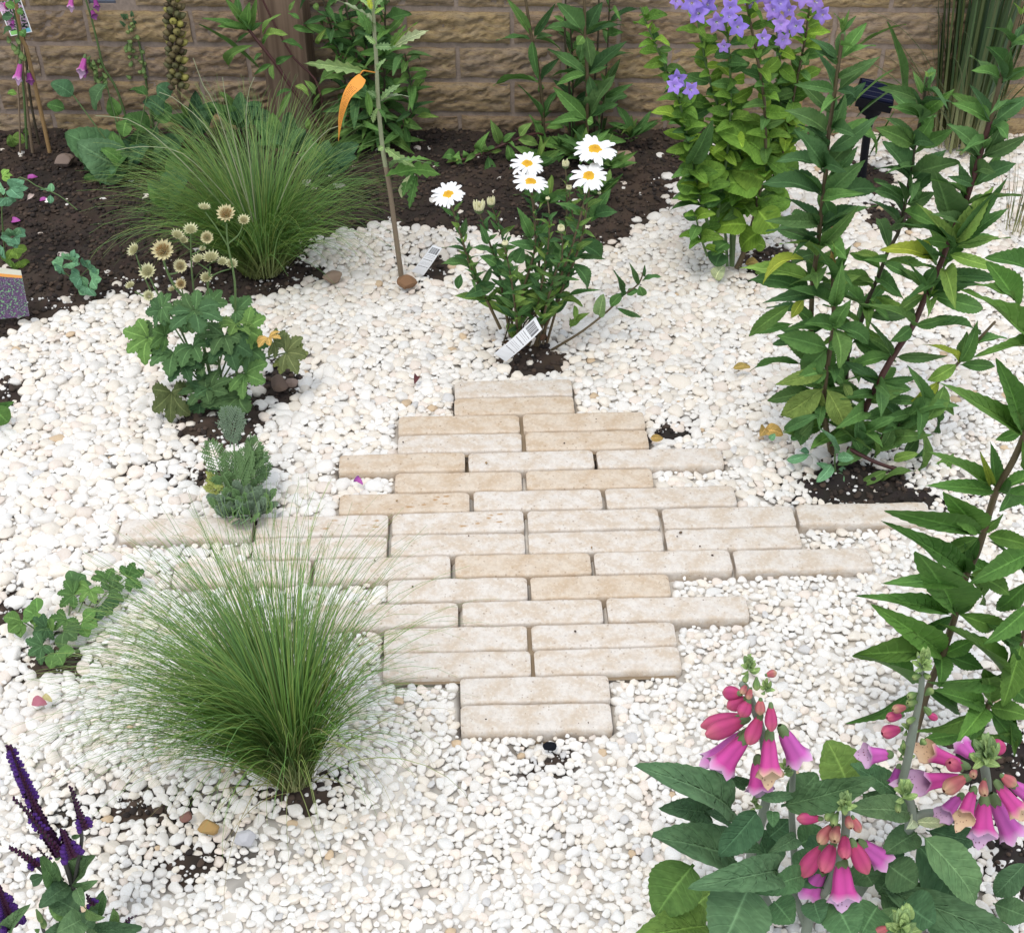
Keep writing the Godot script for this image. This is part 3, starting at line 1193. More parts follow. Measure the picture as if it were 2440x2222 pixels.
func daisy_head(p: Node3D, c: Vector3, r: float, tilt: Vector3, petals: int) -> void:
	var f := sub("flower", p, c - org(p))
	var up := tilt.normalized()
	var x := up.cross(Vector3(0, 0.1, 1)).normalized()
	f.basis = Basis(x, up, x.cross(up))
	var pm: Array = []
	for k in 3:
		var mb := Mb.new()
		for i in 7:
			var t := i / 6.0
			var hw: float = 0.138 * pow(sin(PI * clampf(0.10 + t * 0.84, 0, 1)), 0.55)
			var y := 0.05 + 0.07 * sin(PI * t) - 0.10 * t * t * (k - 0.6)
			for xx in [-1.0, 0.0, 1.0]:
				mb.add(Vector3(xx * hw, y - 0.02 * absf(xx) + (0.012 if xx == 0 else 0.0), 0.22 + t * 0.78 - (0.035 if (i == 6 and xx == 0) else 0.0)), Color.WHITE, Vector2(xx * 0.5 + 0.5, t))
		for i in 6:
			for j in 2:
				var a := i * 3 + j
				mb.quad(a + 3, a + 4, a + 1, a)
		pm.append(mb.mesh())
	for i in petals:
		var a := TAU * i / petals + rr(-0.09, 0.09)
		var s := r * rr(0.9, 1.06)
		put("petal", pm[rng.randi() % 3], M.daisy, f, Transform3D(Basis(Vector3.UP, a) * Basis(Vector3(1, 0, 0), rr(-0.13, 0.12)) * Basis(Vector3(0, 0, 1), rr(-0.2, 0.2)) * Basis.from_scale(Vector3(s, s, s)), Vector3(0, (i % 2) * r * 0.012, 0)))
	# the yellow disc, studded with florets
	var mb := Mb.new()
	mb.turned(Vector3(0, -r * 0.03, 0), Vector3(0, r * 0.16, 0), [r * 0.1, r * 0.33, r * 0.36, r * 0.33, r * 0.2, r * 0.02], 16, [Color(0.55, 0.33, 0.02), Color(0.62, 0.38, 0.02), Color(0.72, 0.44, 0.02), Color(0.74, 0.46, 0.02), Color(0.70, 0.40, 0.02), Color(0.60, 0.30, 0.02)])
	for i in 70:
		var q := sqrt((i + 0.5) / 70.0)
		var a := i * 2.39996
		var c0 := Vector3(cos(a) * q * r * 0.33, r * (0.15 - 0.09 * q * q), sin(a) * q * r * 0.33)
		mb.turned(c0, c0 + Vector3(0, r * 0.035, 0), [r * 0.016, r * 0.02, r * 0.004], 5, [Color(0.62, 0.34, 0.01), Color(0.78, 0.50, 0.03), Color(0.78, 0.50, 0.03)])
	put("disc", mb.mesh(), M.vivid, f)
	var cup := Mb.new()
	cup.turned(Vector3(0, -r * 0.14, 0), Vector3(0, r * 0.03, 0), [r * 0.05, r * 0.2, r * 0.26], 12)
	put("calyx", cup.mesh(), M.calyx, f)


func daisy_bud(p: Node3D, c: Vector3, r: float, openness: float) -> void:
	var f := sub("flower_bud", p, c - org(p))
	var cup := Mb.new()
	cup.turned(Vector3(0, -r, 0), Vector3(0, 0, 0), [r * 0.25, r * 0.8, r], 10)
	put("calyx", cup.mesh(), M.calyx, f)
	var mb := Mb.new()
	for i in 12:
		var a := TAU * i / 12
		var d := Vector3(cos(a), 0, sin(a))
		var b := d * r * 0.7
		var tip := d * r * (0.4 + 0.7 * openness * rr(0.6, 1.2)) + Vector3(0, r * rr(0.9, 1.7) * (0.6 + openness * 0.5), 0)
		mb.turned(b, tip, [r * 0.2, r * 0.26, r * 0.2, r * 0.05], 5)
	put("petal_tips", mb.mesh(), M.cream, f)


func star_bell(p: Node3D, c: Vector3, face: Vector3, r: float, shade: float) -> void:
	# a bellflower: a shallow cup with five pointed lobes that turn back
	var z := face.normalized()
	var x := z.cross(Vector3(0.1, 1, 0.05)).normalized()
	var y := z.cross(x)
	var o := c - org(p)
	var mb := Mb.new()
	var rows: Array = []
	var cols: Array = []
	var turn := rr(0, TAU)
	var blue := Color(0.30, 0.215, 0.70).lerp(Color(0.42, 0.27, 0.72), rng.randf()) * shade
	for i in 8:
		var t := i / 7.0
		var row: Array = []
		for k in 20:
			var a := TAU * k / 20 + turn
			var lobe := absf(fposmod(k / 4.0, 1.0) - 0.5) * 2.0   # 1 at the lobe's tip
			var edge := lerpf(0.50, 1.0, pow(lobe, 1.15))
			var rad := r * (0.10 + 0.90 * t * lerpf(1.0, edge, smoothstep(0.2, 0.8, t)))
			var h := r * (0.42 * pow(t, 0.5) - 0.22 * pow(t, 3.0) * edge + 0.05 * sin(a * 3))
			row.append(o + (x * cos(a) + y * sin(a)) * rad + z * h)
		rows.append(row)
		cols.append(Color(0.48, 0.40, 0.74).lerp(blue, clampf(t * 4.5, 0, 1)))
	mb.sheet(rows, cols, true)
	put("flower", mb.mesh(), M.petal, p)
	var st := Mb.new()
	st.tube([o + z * r * 0.05, o + z * r * 0.42], r * 0.035, r * 0.05, 5, Color(0.75, 0.72, 0.66))
	put("style", st.mesh(), M.petal, p)


func button_flower(p: Node3D, c: Vector3, face: Vector3, r: float, brown: float) -> void:
	# a masterwort head: a collar of papery pointed bracts round a domed pincushion
	var z := face.normalized()
	var x := z.cross(Vector3(0.2, 1, 0.1)).normalized()
	var y := z.cross(x)
	var o := c - org(p)
	var mb := Mb.new()
	var cream := Color(0.66, 0.66, 0.42).lerp(Color(0.62, 0.50, 0.27), brown * 0.6)
	for ring in 2:
		for k in 13:
			var a := TAU * (k + ring * 0.5) / 13
			var d := x * cos(a) + y * sin(a)
			var e := z.cross(d)
			var up := 0.35 + ring * 0.3
			var q0 := o + d * r * 0.2
			var q1 := o + d * r * 0.66 + z * r * (up * 0.55)
			var q2 := o + d * r * rr(0.9, 1.06) + z * r * up
			var i0 := mb.add(q0 - e * r * 0.06, cream * 0.8)
			mb.add(q0 + e * r * 0.06, cream * 0.8)
			mb.add(q1 + e * r * 0.15, cream)
			mb.add(q1 - e * r * 0.15, cream)
			mb.add(q2, cream * 1.05)
			mb.quad(i0, i0 + 1, i0 + 2, i0 + 3)
			mb.tri(i0 + 3, i0 + 2, i0 + 4)
	put("flower_head", mb.mesh(), M.petal, p)
	var ct := Mb.new()
	for i in 46:
		var q := sqrt((i + 0.5) / 46.0)
		var a := i * 2.39996
		var b := o + (x * cos(a) + y * sin(a)) * q * r * 0.30
		var t := o + (x * cos(a) + y * sin(a)) * q * r * 0.62 + z * r * (0.72 - 0.35 * q * q)
		var col := Color(0.62, 0.61, 0.36).lerp(Color(0.47, 0.29, 0.11), clampf(brown * rr(0.5, 1.2), 0, 1))
		ct.tube([b, t], r * 0.018, r * 0.05, 4, col * 0.85, col)
	put("pincushion", ct.mesh(), M.petal, p)


func floret_meshes() -> void:
	for k in 2:
		var mb := Mb.new()
		# a two-lipped little trumpet in a dark cup
		mb.turned(Vector3(0, 0, 0), Vector3(0, 0.1, 0.62), [0.10, 0.22, 0.24, 0.2, 0.14], 7, [Color(0.045, 0.018, 0.03), Color(0.065, 0.02, 0.045), Color(0.075, 0.02, 0.05), Color(0.065, 0.022, 0.06), Color(0.06, 0.02, 0.075)])
		if k == 0:
			var c := Color(0.06, 0.02, 0.14)
			mb.turned(Vector3(0, 0.08, 0.45), Vector3(0, 0.3, 1.0), [0.10, 0.15, 0.2, 0.13, 0.02], 7, [c, c, c * 1.3, c * 1.3, c])
			mb.turned(Vector3(0, 0.06, 0.5), Vector3(0, -0.2, 0.98), [0.08, 0.16, 0.24, 0.2, 0.04], 7, [c, c * 1.1, c * 1.4, c * 1.5, c])
			mb.turned(Vector3(0, 0.04, 0.6), Vector3(0.26, -0.04, 0.86), [0.06, 0.12, 0.1, 0.02], 6, [c, c, c * 1.2, c])
			mb.turned(Vector3(0, 0.04, 0.6), Vector3(-0.26, -0.04, 0.86), [0.06, 0.12, 0.1, 0.02], 6, [c, c, c * 1.2, c])
		leaf_cache["floret%d" % k] = mb.mesh()


func sage_spike(p: Node3D, pts: Array, r: float, open0: float, open1: float, n: int) -> void:
	# whorls of florets up a stalk; open ones between the two fractions
	var f := sub("flower_spike", p, (pts[0] as Vector3) - org(p))
	var line := stem(f, "stalk", M.sage_stem, pts, r * 0.2, r * 0.09)
	for i in n:
		var t := (i + 0.5) / n
		var q := t * (line.size() - 1)
		var k := mini(int(q), line.size() - 2)
		var b: Vector3 = (line[k] as Vector3).lerp(line[k + 1], q - k)
		var ax: Vector3 = ((line[k + 1] as Vector3) - line[k]).normalized()
		var side: Vector3 = ax.cross(Vector3(0.2, 0.3, 1)).normalized()
		var d: Vector3 = (side * cos(i * 2.1) + ax.cross(side) * sin(i * 2.1) + ax * (0.5 + 0.5 * t)).normalized()
		var s := r * (1.05 - 0.55 * t) * rr(0.85, 1.1)
		var opened := t > open0 and t < open1 and rng.randf() < 0.85
		var y: Vector3 = (ax - d * ax.dot(d)).normalized()
		put("floret", leaf_cache["floret0" if opened else "floret1"], M.petal, f, Transform3D(Basis(y.cross(d) * s, y * s, d * s), b - org(f)))


func grass_blades(p: Node3D, called: String, n: int, spread: float, l0: float, l1: float, e0: float, e1: float, droop: float, width: float, m: Material, lean: Vector2, cols: Array, fan := TAU, fan_mid := 0.0) -> void:
	var mb := Mb.new()
	for i in n:
		var a := fan_mid + rr(-fan, fan) * 0.5
		var off := Vector3(cos(a), 0, sin(a)) * spread * sqrt(rng.randf())
		var dir := Vector3(cos(a) + lean.x + rr(-0.25, 0.25), 0, sin(a) + lean.y + rr(-0.25, 0.25)).normalized()
		var el := lerpf(e0, e1, pow(rng.randf(), 0.8))
		var length := rr(l0, l1)
		var k := droop * rr(0.5, 1.4)
		var seg := 11
		var q := off
		var c: Color = cols[rng.randi() % cols.size()]
		c = c * rr(0.75, 1.2)
		var sway := rr(-0.5, 0.5)
		var side0 := Vector3(-dir.z, 0, dir.x)
		var face := rr(-0.9, 0.9)
		var first := mb.v.size()
		for s in seg + 1:
			var t := float(s) / seg
			var ang := el - k * pow(t, 2.0)
			var h := (dir + side0 * sway * t * t).normalized()
			var step := (h * cos(ang) + Vector3.UP * sin(ang)) * length / seg
			var wv := (side0 * cos(face) + Vector3.UP * sin(face) * 0.6).normalized() * width * (0.55 + 0.45 * sin(PI * minf(t + 0.25, 1.0))) * (1.0 - 0.6 * t * t) * 0.5
			var cc := c.lerp(Color(0.42, 0.40, 0.20), 0.55 * (1 - t) * (1 - t)) if t < 0.25 else c * (1.0 - 0.15 * t)
			mb.add(q - wv, cc)
			mb.add(q + wv, cc)
			if s > 0:
				var b := first + s * 2
				mb.quad(b - 2, b - 1, b + 1, b)
			q += step
			if q.y < 0.004:
				q.y = 0.004
	var o := put(called, mb.mesh(), m, p)
	o.set_meta("kind", "stuff")


func feather(p: Node3D, base: Vector3, tip: Vector3, w: float, m: Material, called := "frond") -> void:
	# a finely divided leaf: a rib, side ribs and thread-like segments
	var mb := Mb.new()
	var o := org(p)
	var d := tip - base
	var up := Vector3(0, 1, 0.4).normalized()
	var sd := d.cross(up).normalized()
	mb.tube([base - o, (base + tip) / 2 + up * d.length() * 0.06 - o, tip - o], 0.0011, 0.0005, 5)
	for i in 13:
		var t := 0.12 + 0.86 * i / 13.0
		var b := base.lerp(tip, t) + up * d.length() * 0.06 * sin(PI * t)
		for s in [-1.0, 1.0]:
			var l: float = w * 0.5 * sin(PI * clampf(t * 0.85 + 0.12, 0, 1)) * rr(0.8, 1.15)
			var e: Vector3 = b + (sd * s + d.normalized() * 0.7 + up * rr(-0.15, 0.35)).normalized() * l
			mb.tube([b - o, e - o], 0.0006, 0.0005, 4)
			for j in 5:
				var c: Vector3 = (b as Vector3).lerp(e, 0.3 + 0.16 * j)
				for v in [-1.0, 1.0]:
					var g: Vector3 = c + (d.normalized() * v + sd * s * 0.8 + up * rr(-0.4, 0.5)).normalized() * l * 0.3
					mb.tube([c - o, g - o], 0.0007, 0.0008, 4)
	put(called, mb.mesh(), m, p)


func boulder(called: String, at: Vector3, r: Vector3, m: Material, label: String, category := "stone") -> void:
	var o := put(called, stone_mesh(true, rng.randi() % 50, 3), m, self, Transform3D(Basis(Vector3.UP, rr(0, TAU)).scaled(r), at + Vector3(0, r.y * 0.4, 0)))
	tag(o, label, category)


func shard(p: Node3D, called: String, at: Vector3, length: float, w: float, m: Material, turn: float) -> MeshInstance3D:
	var d := Vector3(cos(turn), 0.15, sin(turn)) * length
	return lf(p, "ellip", m, at, at + d, w, 0.25, rr(-0.5, 0.5), called)


func slab(p: Node3D, called: String, a: Vector3, b: Vector3, c: Vector3, d: Vector3, thick: float, front: Material, back: Material, bow := 0.0) -> void:
	# a card with corners foot-left, foot-right, head-right, head-left
	var o := org(p)
	var n := (b - a).cross(d - a).normalized()
	var mb := Mb.new()
	var bk := Mb.new()
	var rows: Array = []
	var brows: Array = []
	for i in 9:
		var t := i / 8.0
		var l := a.lerp(d, t) + n * bow * sin(PI * t) - o
		var r := b.lerp(c, t) + n * bow * sin(PI * t) - o
		rows.append([l + n * thick / 2, r + n * thick / 2])
		brows.append([r - n * thick / 2, l - n * thick / 2])
	mb.sheet(rows)
	for i in mb.uv.size():
		mb.uv[i].y = 1.0 - mb.uv[i].y
	bk.sheet(brows)
	for s in 2:
		var edge: Array = []
		for i in 9:
			edge.append([brows[i][0], rows[i][1]] if s == 0 else [rows[i][0], brows[i][1]])
			if s == 0:
				edge[i] = [rows[i][1], brows[i][0]]
			else:
				edge[i] = [brows[i][1], rows[i][0]]
		bk.sheet(edge)
	put(called, mb.mesh(false), front, p)
	put("back", bk.mesh(false), back, p)


func label_texture(w: int, h: int) -> ImageTexture:
	# a nursery label: a bar code at the head, lines of small grey print below
	var im := Image.create(w, h, false, Image.FORMAT_RGB8)
	im.fill(Color(0.90, 0.91, 0.93))
	var x := int(w * 0.12)
	while x < w * 0.86:
		var bw := 1 + rng.randi() % 3
		im.fill_rect(Rect2i(x, int(h * 0.06), bw, int(h * 0.20)), Color(0.12, 0.12, 0.14))
		x += bw + 1 + rng.randi() % 3
	for line in [[0.31, 3, 0.25], [0.36, 2, 0.45], [0.40, 2, 0.45], [0.47, 5, 0.3], [0.56, 2, 0.5], [0.60, 2, 0.5], [0.64, 2, 0.5], [0.72, 4, 0.3]]:
		x = int(w * 0.12)
		while x < w * 0.84:
			var run := 2 + rng.randi() % 7
			im.fill_rect(Rect2i(x, int(h * line[0]), run, line[1]), Color(line[2], line[2], line[2] + 0.02))
			x += run + 2
	return to_tex(im)


func build_materials() -> void:
	M.dk = leaf_mat("lance", 0.054, 0.116, 0.047, 0.55)
	M.dk2 = leaf_mat("lance", 0.068, 0.147, 0.048, 0.55)
	M.md = leaf_mat("lance", 0.07, 0.15, 0.045, 0.5)
	M.lt = leaf_mat("lance", 0.13, 0.22, 0.065, 0.55, 0.3)
	M.yl = leaf_mat("lance", 0.24, 0.29, 0.05, 0.55, 0.3)
	M.near = leaf_mat("lance", 0.066, 0.150, 0.038, 0.5)
	M.near2 = leaf_mat("lance", 0.054, 0.125, 0.033, 0.5)
	M.mott = leaf_mat("broad", 0.095, 0.145, 0.045, 0.6)
	M.fox = leaf_mat("broad", 0.066, 0.128, 0.068, 0.75, 0.15)
	M.fox2 = leaf_mat("broad", 0.045, 0.10, 0.052, 0.7, 0.15)
	M.fox3 = leaf_mat("broad", 0.088, 0.162, 0.048, 0.7, 0.25)
	M.fox_bract = leaf_mat("soft", 0.16, 0.24, 0.11, 0.7)
	M.camp = leaf_mat("broad", 0.085, 0.168, 0.034, 0.6, 0.3)
	M.camp2 = leaf_mat("soft", 0.14, 0.235, 0.038, 0.6, 0.3)
	M.camp3 = leaf_mat("soft", 0.058, 0.125, 0.04, 0.6)
	M.dai = leaf_mat("lance", 0.056, 0.125, 0.047, 0.5)
	M.dai2 = leaf_mat("lance", 0.045, 0.10, 0.042, 0.5)
	M.dai3 = leaf_mat("lance", 0.10, 0.175, 0.05, 0.5)
	M.ast = leaf_mat("lance", 0.044, 0.092, 0.042, 0.65)
	M.ast2 = leaf_mat("lance", 0.072, 0.14, 0.046, 0.65)
	M.ast3 = leaf_mat("lance", 0.09, 0.112, 0.048, 0.65)
	M.aqu = leaf_mat("soft", 0.085, 0.19, 0.12, 0.65)
	M.aqu2 = leaf_mat("soft", 0.14, 0.25, 0.06, 0.65)
	M.sage = leaf_mat("broad", 0.062, 0.115, 0.062, 0.65)
	M.sage2 = leaf_mat("broad", 0.085, 0.16, 0.07, 0.65)
	M.silver = leaf_mat("soft", 0.24, 0.31, 0.20, 0.7)
	M.pale = leaf_mat("soft", 0.16, 0.25, 0.12, 0.7)
	M.dead = leaf_mat("soft", 0.34, 0.19, 0.075, 0.8)
	M.withered = leaf_mat("soft", 0.085, 0.048, 0.034, 0.9, 0.05)
	M.stem_red = mat(lin(0.085, 0.032, 0.03), 0.55)
	M.stem_brown = mat(lin(0.115, 0.085, 0.045), 0.6)
	M.stem_green = mat(lin(0.10, 0.17, 0.055), 0.6)
	M.stem_dark = mat(lin(0.055, 0.045, 0.025), 0.7)
	M.stem_silver = mat(lin(0.20, 0.24, 0.19), 0.8)
	M.stem_pale = mat(lin(0.30, 0.33, 0.20), 0.7)
	M.stem_wood = mat(lin(0.22, 0.17, 0.12), 0.8)
	M.sage_stem = mat(lin(0.05, 0.05, 0.045), 0.7)
	M.calyx = mat(lin(0.12, 0.19, 0.07), 0.7)
	M.cream = mat(lin(0.74, 0.72, 0.46), 0.6)
	M.petal = vmat(0.62, Color(0.5, 0.5, 0.5))
	M.petal.metallic_specular = 0.3
	M.vivid = vmat(0.7)
	M.daisy = mat(lin(0.86, 0.87, 0.88), 0.6)
	M.daisy.backlight_enabled = true
	M.daisy.backlight = Color(0.4, 0.4, 0.4)
	M.grass = vmat(0.5, Color(0.4, 0.5, 0.2))
	M.feathery = mat(lin(0.135, 0.24, 0.09), 0.8)
	M.feathery2 = mat(lin(0.155, 0.225, 0.145), 0.85)
	M.feathery3 = mat(lin(0.34, 0.38, 0.10), 0.8)
	M.cane = mat(lin(0.37, 0.235, 0.105), 0.5)
	M.cane_old = mat(lin(0.24, 0.175, 0.115), 0.7)
	M.black = mat(lin(0.008, 0.009, 0.013), 0.5)
	M.black.metallic_specular = 0.2
	M.plastic_white = mat(lin(0.72, 0.74, 0.78), 0.4)
	floret_meshes()


func build_plants() -> void:
	build_materials()
	build_post()
	right_near_plant()
	right_tall_plant()
	foxglove()
	daisy()
	masterwort()
	feathery_plant()
	grasses()
	salvia()
	bellflower()
	back_plants()
	left_bed()
	small_things()


func right_near_plant() -> void:
	var p := thing("lance_leaved_plant", "tall green plant with whorled saw-edged leaves standing close by the pink foxglove", "plant", Vector3(0.51, 0, 0.423))
	stem(p, "stem", M.stem_brown, [Vector3(0.482, -0.005, 0.423), Vector3(0.484, 0.101, 0.423), Vector3(0.491, 0.167, 0.423), Vector3(0.494, 0.235, 0.423), Vector3(0.495, 0.303, 0.423), Vector3(0.5, 0.328, 0.423), Vector3(0.502, 0.367, 0.423), Vector3(0.504, 0.426, 0.423), Vector3(0.513, 0.466, 0.423), Vector3(0.518, 0.502, 0.423), Vector3(0.519, 0.536, 0.423)], 0.005, 0.0036)
	stem(p, "stem", M.stem_brown, [Vector3(0.564, -0.039, 0.403), Vector3(0.565, 0.069, 0.423), Vector3(0.573, 0.124, 0.423), Vector3(0.582, 0.183, 0.423), Vector3(0.586, 0.256, 0.423), Vector3(0.586, 0.323, 0.423)], 0.0046, 0.0032)
	l(p, "lance", M.near, 0.501, 0.426, 0.423, 0.419, 0.452, 0.443, 0.018, 0.05, -0.2)
	l(p, "lance", M.near, 0.499, 0.429, 0.423, 0.422, 0.47, 0.404, 0.022, 0.05, 0.1)
	l(p, "lance", M.near2, 0.502, 0.43, 0.423, 0.49, 0.482, 0.406, 0.019, 0.05, 0.0)
	l(p, "lance", M.near2, 0.508, 0.426, 0.423, 0.557, 0.451, 0.422, 0.018, 0.08, -0.4)
	l(p, "lance", M.near, 0.508, 0.423, 0.423, 0.564, 0.394, 0.429, 0.020, 0.10, -0.4)
	l(p, "lance", M.yl, 0.496, 0.433, 0.423, 0.475, 0.482, 0.424, 0.008, 0.10, -0.4)
	l(p, "lance", M.near2, 0.504, 0.424, 0.423, 0.48, 0.469, 0.503, 0.027, 0.12, -0.4)
	l(p, "lance", M.near, 0.498, 0.362, 0.423, 0.373, 0.427, 0.453, 0.017, 0.04, -0.1)
	l(p, "lance", M.near, 0.496, 0.367, 0.423, 0.435, 0.448, 0.448, 0.026, 0.05, -0.3)
	l(p, "lance", M.near2, 0.499, 0.357, 0.423, 0.463, 0.323, 0.417, 0.016, 0.12, 0.1)
	l(p, "lance", M.near, 0.507, 0.359, 0.423, 0.553, 0.364, 0.448, 0.018, 0.10, 0.1)
	l(p, "lance", M.near2, 0.5, 0.365, 0.423, 0.519, 0.39, 0.423, 0.011, 0.05, 0.4)
	l(p, "lance", M.near2, 0.499, 0.357, 0.423, 0.492, 0.311, 0.413, 0.017, 0.08, 0.3)
	l(p, "lance", M.near, 0.494, 0.302, 0.423, 0.38, 0.417, 0.463, 0.026, 0.05, -0.2)
	l(p, "lance", M.near, 0.492, 0.303, 0.423, 0.393, 0.316, 0.453, 0.019, 0.14, -0.3)
	l(p, "lance", M.near2, 0.497, 0.299, 0.423, 0.528, 0.237, 0.411, 0.022, 0.10, -0.2)
	l(p, "lance", M.near2, 0.497, 0.3, 0.423, 0.543, 0.286, 0.444, 0.020, 0.10, -0.3)
	l(p, "lance", M.near2, 0.49, 0.305, 0.423, 0.478, 0.359, 0.43, 0.017, 0.05, 0.1)
	l(p, "lance", M.near, 0.491, 0.238, 0.423, 0.409, 0.385, 0.473, 0.029, 0.04, -0.1)
	l(p, "lance", M.near, 0.49, 0.237, 0.423, 0.365, 0.31, 0.463, 0.022, 0.05, 0.0)
	l(p, "lance", M.near2, 0.492, 0.233, 0.423, 0.449, 0.185, 0.408, 0.020, 0.12, -0.4)
	l(p, "lance", M.near, 0.497, 0.235, 0.423, 0.56, 0.199, 0.414, 0.023, 0.14, 0.2)
	l(p, "lance", M.near2, 0.497, 0.238, 0.423, 0.517, 0.277, 0.424, 0.017, 0.05, -0.2)
	l(p, "lance", M.near2, 0.494, 0.235, 0.423, 0.486, 0.298, 0.431, 0.013, 0.05, -0.0)
	l(p, "lance", M.near, 0.488, 0.17, 0.423, 0.378, 0.295, 0.463, 0.030, 0.04, -0.2)
	l(p, "lance", M.near, 0.488, 0.167, 0.423, 0.363, 0.221, 0.473, 0.021, 0.07, 0.3)
	l(p, "lance", M.near2, 0.488, 0.164, 0.423, 0.43, 0.223, 0.438, 0.018, 0.05, -0.2)
	l(p, "lance", M.near2, 0.49, 0.163, 0.423, 0.476, 0.166, 0.473, 0.025, 0.12, 0.1)
	l(p, "lance", M.near2, 0.493, 0.167, 0.423, 0.528, 0.198, 0.427, 0.020, 0.06, 0.3)
	l(p, "lance", M.near2, 0.493, 0.165, 0.423, 0.539, 0.156, 0.438, 0.020, 0.06, -0.2)
	l(p, "lance", M.near, 0.463, 0.114, 0.423, 0.365, 0.221, 0.473, 0.033, 0.04, 0.4)
	l(p, "lance", M.near, 0.465, 0.099, 0.423, 0.375, 0.113, 0.483, 0.022, 0.12, -0.3)
	l(p, "lance", M.near2, 0.473, 0.099, 0.423, 0.455, 0.064, 0.424, 0.020, 0.08, 0.2)
	l(p, "lance", M.near2, 0.48, 0.104, 0.423, 0.538, 0.046, 0.411, 0.024, 0.08, -0.0)
	l(p, "lance", M.near, 0.571, 0.124, 0.423, 0.456, 0.175, 0.473, 0.029, 0.06, -0.4)
	l(p, "lance", M.near, 0.573, 0.127, 0.423, 0.467, 0.251, 0.453, 0.033, 0.05, 0.2)
	l(p, "lance", M.near2, 0.575, 0.126, 0.423, 0.562, 0.204, 0.44, 0.022, 0.05, 0.1)
	l(p, "lance", M.near, 0.576, 0.123, 0.423, 0.617, 0.158, 0.442, 0.024, 0.06, -0.2)
	l(p, "lance", M.near2, 0.576, 0.118, 0.423, 0.611, 0.086, 0.437, 0.022, 0.10, 0.1)
	l(p, "lance", M.near2, 0.562, 0.072, 0.423, 0.484, 0.115, 0.434, 0.027, 0.07, -0.0)
	l(p, "lance", M.near, 0.563, 0.067, 0.423, 0.511, 0.076, 0.483, 0.028, 0.10, 0.3)
	l(p, "lance", M.near, 0.568, 0.067, 0.423, 0.613, 0.076, 0.449, 0.025, 0.08, -0.0)
	l(p, "lance", M.near2, 0.565, 0.066, 0.423, 0.478, 0.044, 0.441, 0.025, 0.08, -0.4)
	l(p, "lance", M.near2, 0.568, 0.063, 0.423, 0.612, 0.013, 0.445, 0.023, 0.08, 0.1)
	l(p, "lance", M.near2, 0.563, 0.075, 0.423, 0.532, 0.172, 0.453, 0.020, 0.05, 0.3)
	l(p, "lance", M.near, 0.58, 0.246, 0.423, 0.518, 0.225, 0.463, 0.025, 0.05, -0.2)
	l(p, "lance", M.near, 0.584, 0.183, 0.423, 0.559, 0.126, 0.473, 0.026, 0.06, -0.1)
	l(p, "lance", M.near2, 0.583, 0.181, 0.423, 0.543, 0.213, 0.432, 0.016, 0.06, -0.4)
	l(p, "lance", M.near2, 0.582, 0.186, 0.423, 0.526, 0.228, 0.426, 0.020, 0.06, -0.3)
	l(p, "lance", M.near, 0.584, 0.183, 0.423, 0.639, 0.108, 0.407, 0.024, 0.06, -0.4)
	l(p, "lance", M.near, 0.57, 0.337, 0.423, 0.482, 0.323, 0.463, 0.023, 0.06, 0.2)
	l(p, "lance", M.near, 0.542, 0.275, 0.403, 0.483, 0.296, 0.388, 0.019, 0.06, -0.2)
	l(p, "lance", M.near2, 0.571, 0.283, 0.423, 0.515, 0.35, 0.422, 0.019, 0.05, 0.3)
	l(p, "lance", M.near2, 0.571, 0.288, 0.423, 0.547, 0.225, 0.409, 0.023, 0.08, -0.0)
	l(p, "lance", M.near, 0.58, 0.272, 0.423, 0.538, 0.331, 0.43, 0.017, 0.05, 0.3)
	l(p, "narrow", M.near2, 0.593, 0.077, 0.423, 0.609, -0.005, 0.443, 0.009, 0.06, 0.3)
	l(p, "lance", M.near2, 0.552, 0.06, 0.423, 0.541, 0.025, 0.445, 0.023, 0.08, -0.2)
	l(p, "lance", M.near, 0.542, 0.018, 0.423, 0.492, 0.008, 0.424, 0.021, 0.08, -0.1)
	l(p, "lance", M.near2, 0.545, 0.011, 0.423, 0.594, 0.042, 0.445, 0.025, 0.08, 0.4)
	l(p, "lance", M.near, 0.514, 0.508, 0.423, 0.402, 0.597, 0.453, 0.025, 0.05, -0.3)
	l(p, "lance", M.near, 0.513, 0.51, 0.423, 0.456, 0.625, 0.453, 0.025, 0.04, -0.3)
	l(p, "lance", M.near2, 0.515, 0.509, 0.423, 0.49, 0.494, 0.419, 0.012, 0.10, -0.2)
	l(p, "lance", M.near2, 0.516, 0.507, 0.423, 0.548, 0.541, 0.426, 0.022, 0.06, 0.1)
	l(p, "lance", M.near, 0.516, 0.505, 0.423, 0.56, 0.476, 0.418, 0.020, 0.08, -0.4)
	l(p, "lance", M.near2, 0.515, 0.503, 0.423, 0.532, 0.452, 0.424, 0.020, 0.10, -0.1)
	l(p, "lance", M.near, 0.512, 0.605, 0.423, 0.417, 0.702, 0.443, 0.026, 0.05, 0.1)
	l(p, "lance", M.near, 0.491, 0.701, 0.423, 0.421, 0.743, 0.453, 0.020, 0.06, 0.4)
	l(p, "lance", M.near, 0.512, 0.605, 0.423, 0.423, 0.641, 0.473, 0.017, 0.14, 0.2)
	l(p, "lance", M.near2, 0.512, 0.605, 0.423, 0.493, 0.669, 0.428, 0.018, 0.05, 0.1)
	l(p, "lance", M.near2, 0.512, 0.607, 0.423, 0.534, 0.642, 0.431, 0.019, 0.05, -0.4)
	l(p, "lance", M.near2, 0.495, 0.637, 0.383, 0.454, 0.688, 0.373, 0.015, 0.05, 0.4)
	l(p, "lance", M.near2, 0.489, 0.648, 0.383, 0.447, 0.669, 0.383, 0.014, 0.06, 0.3)


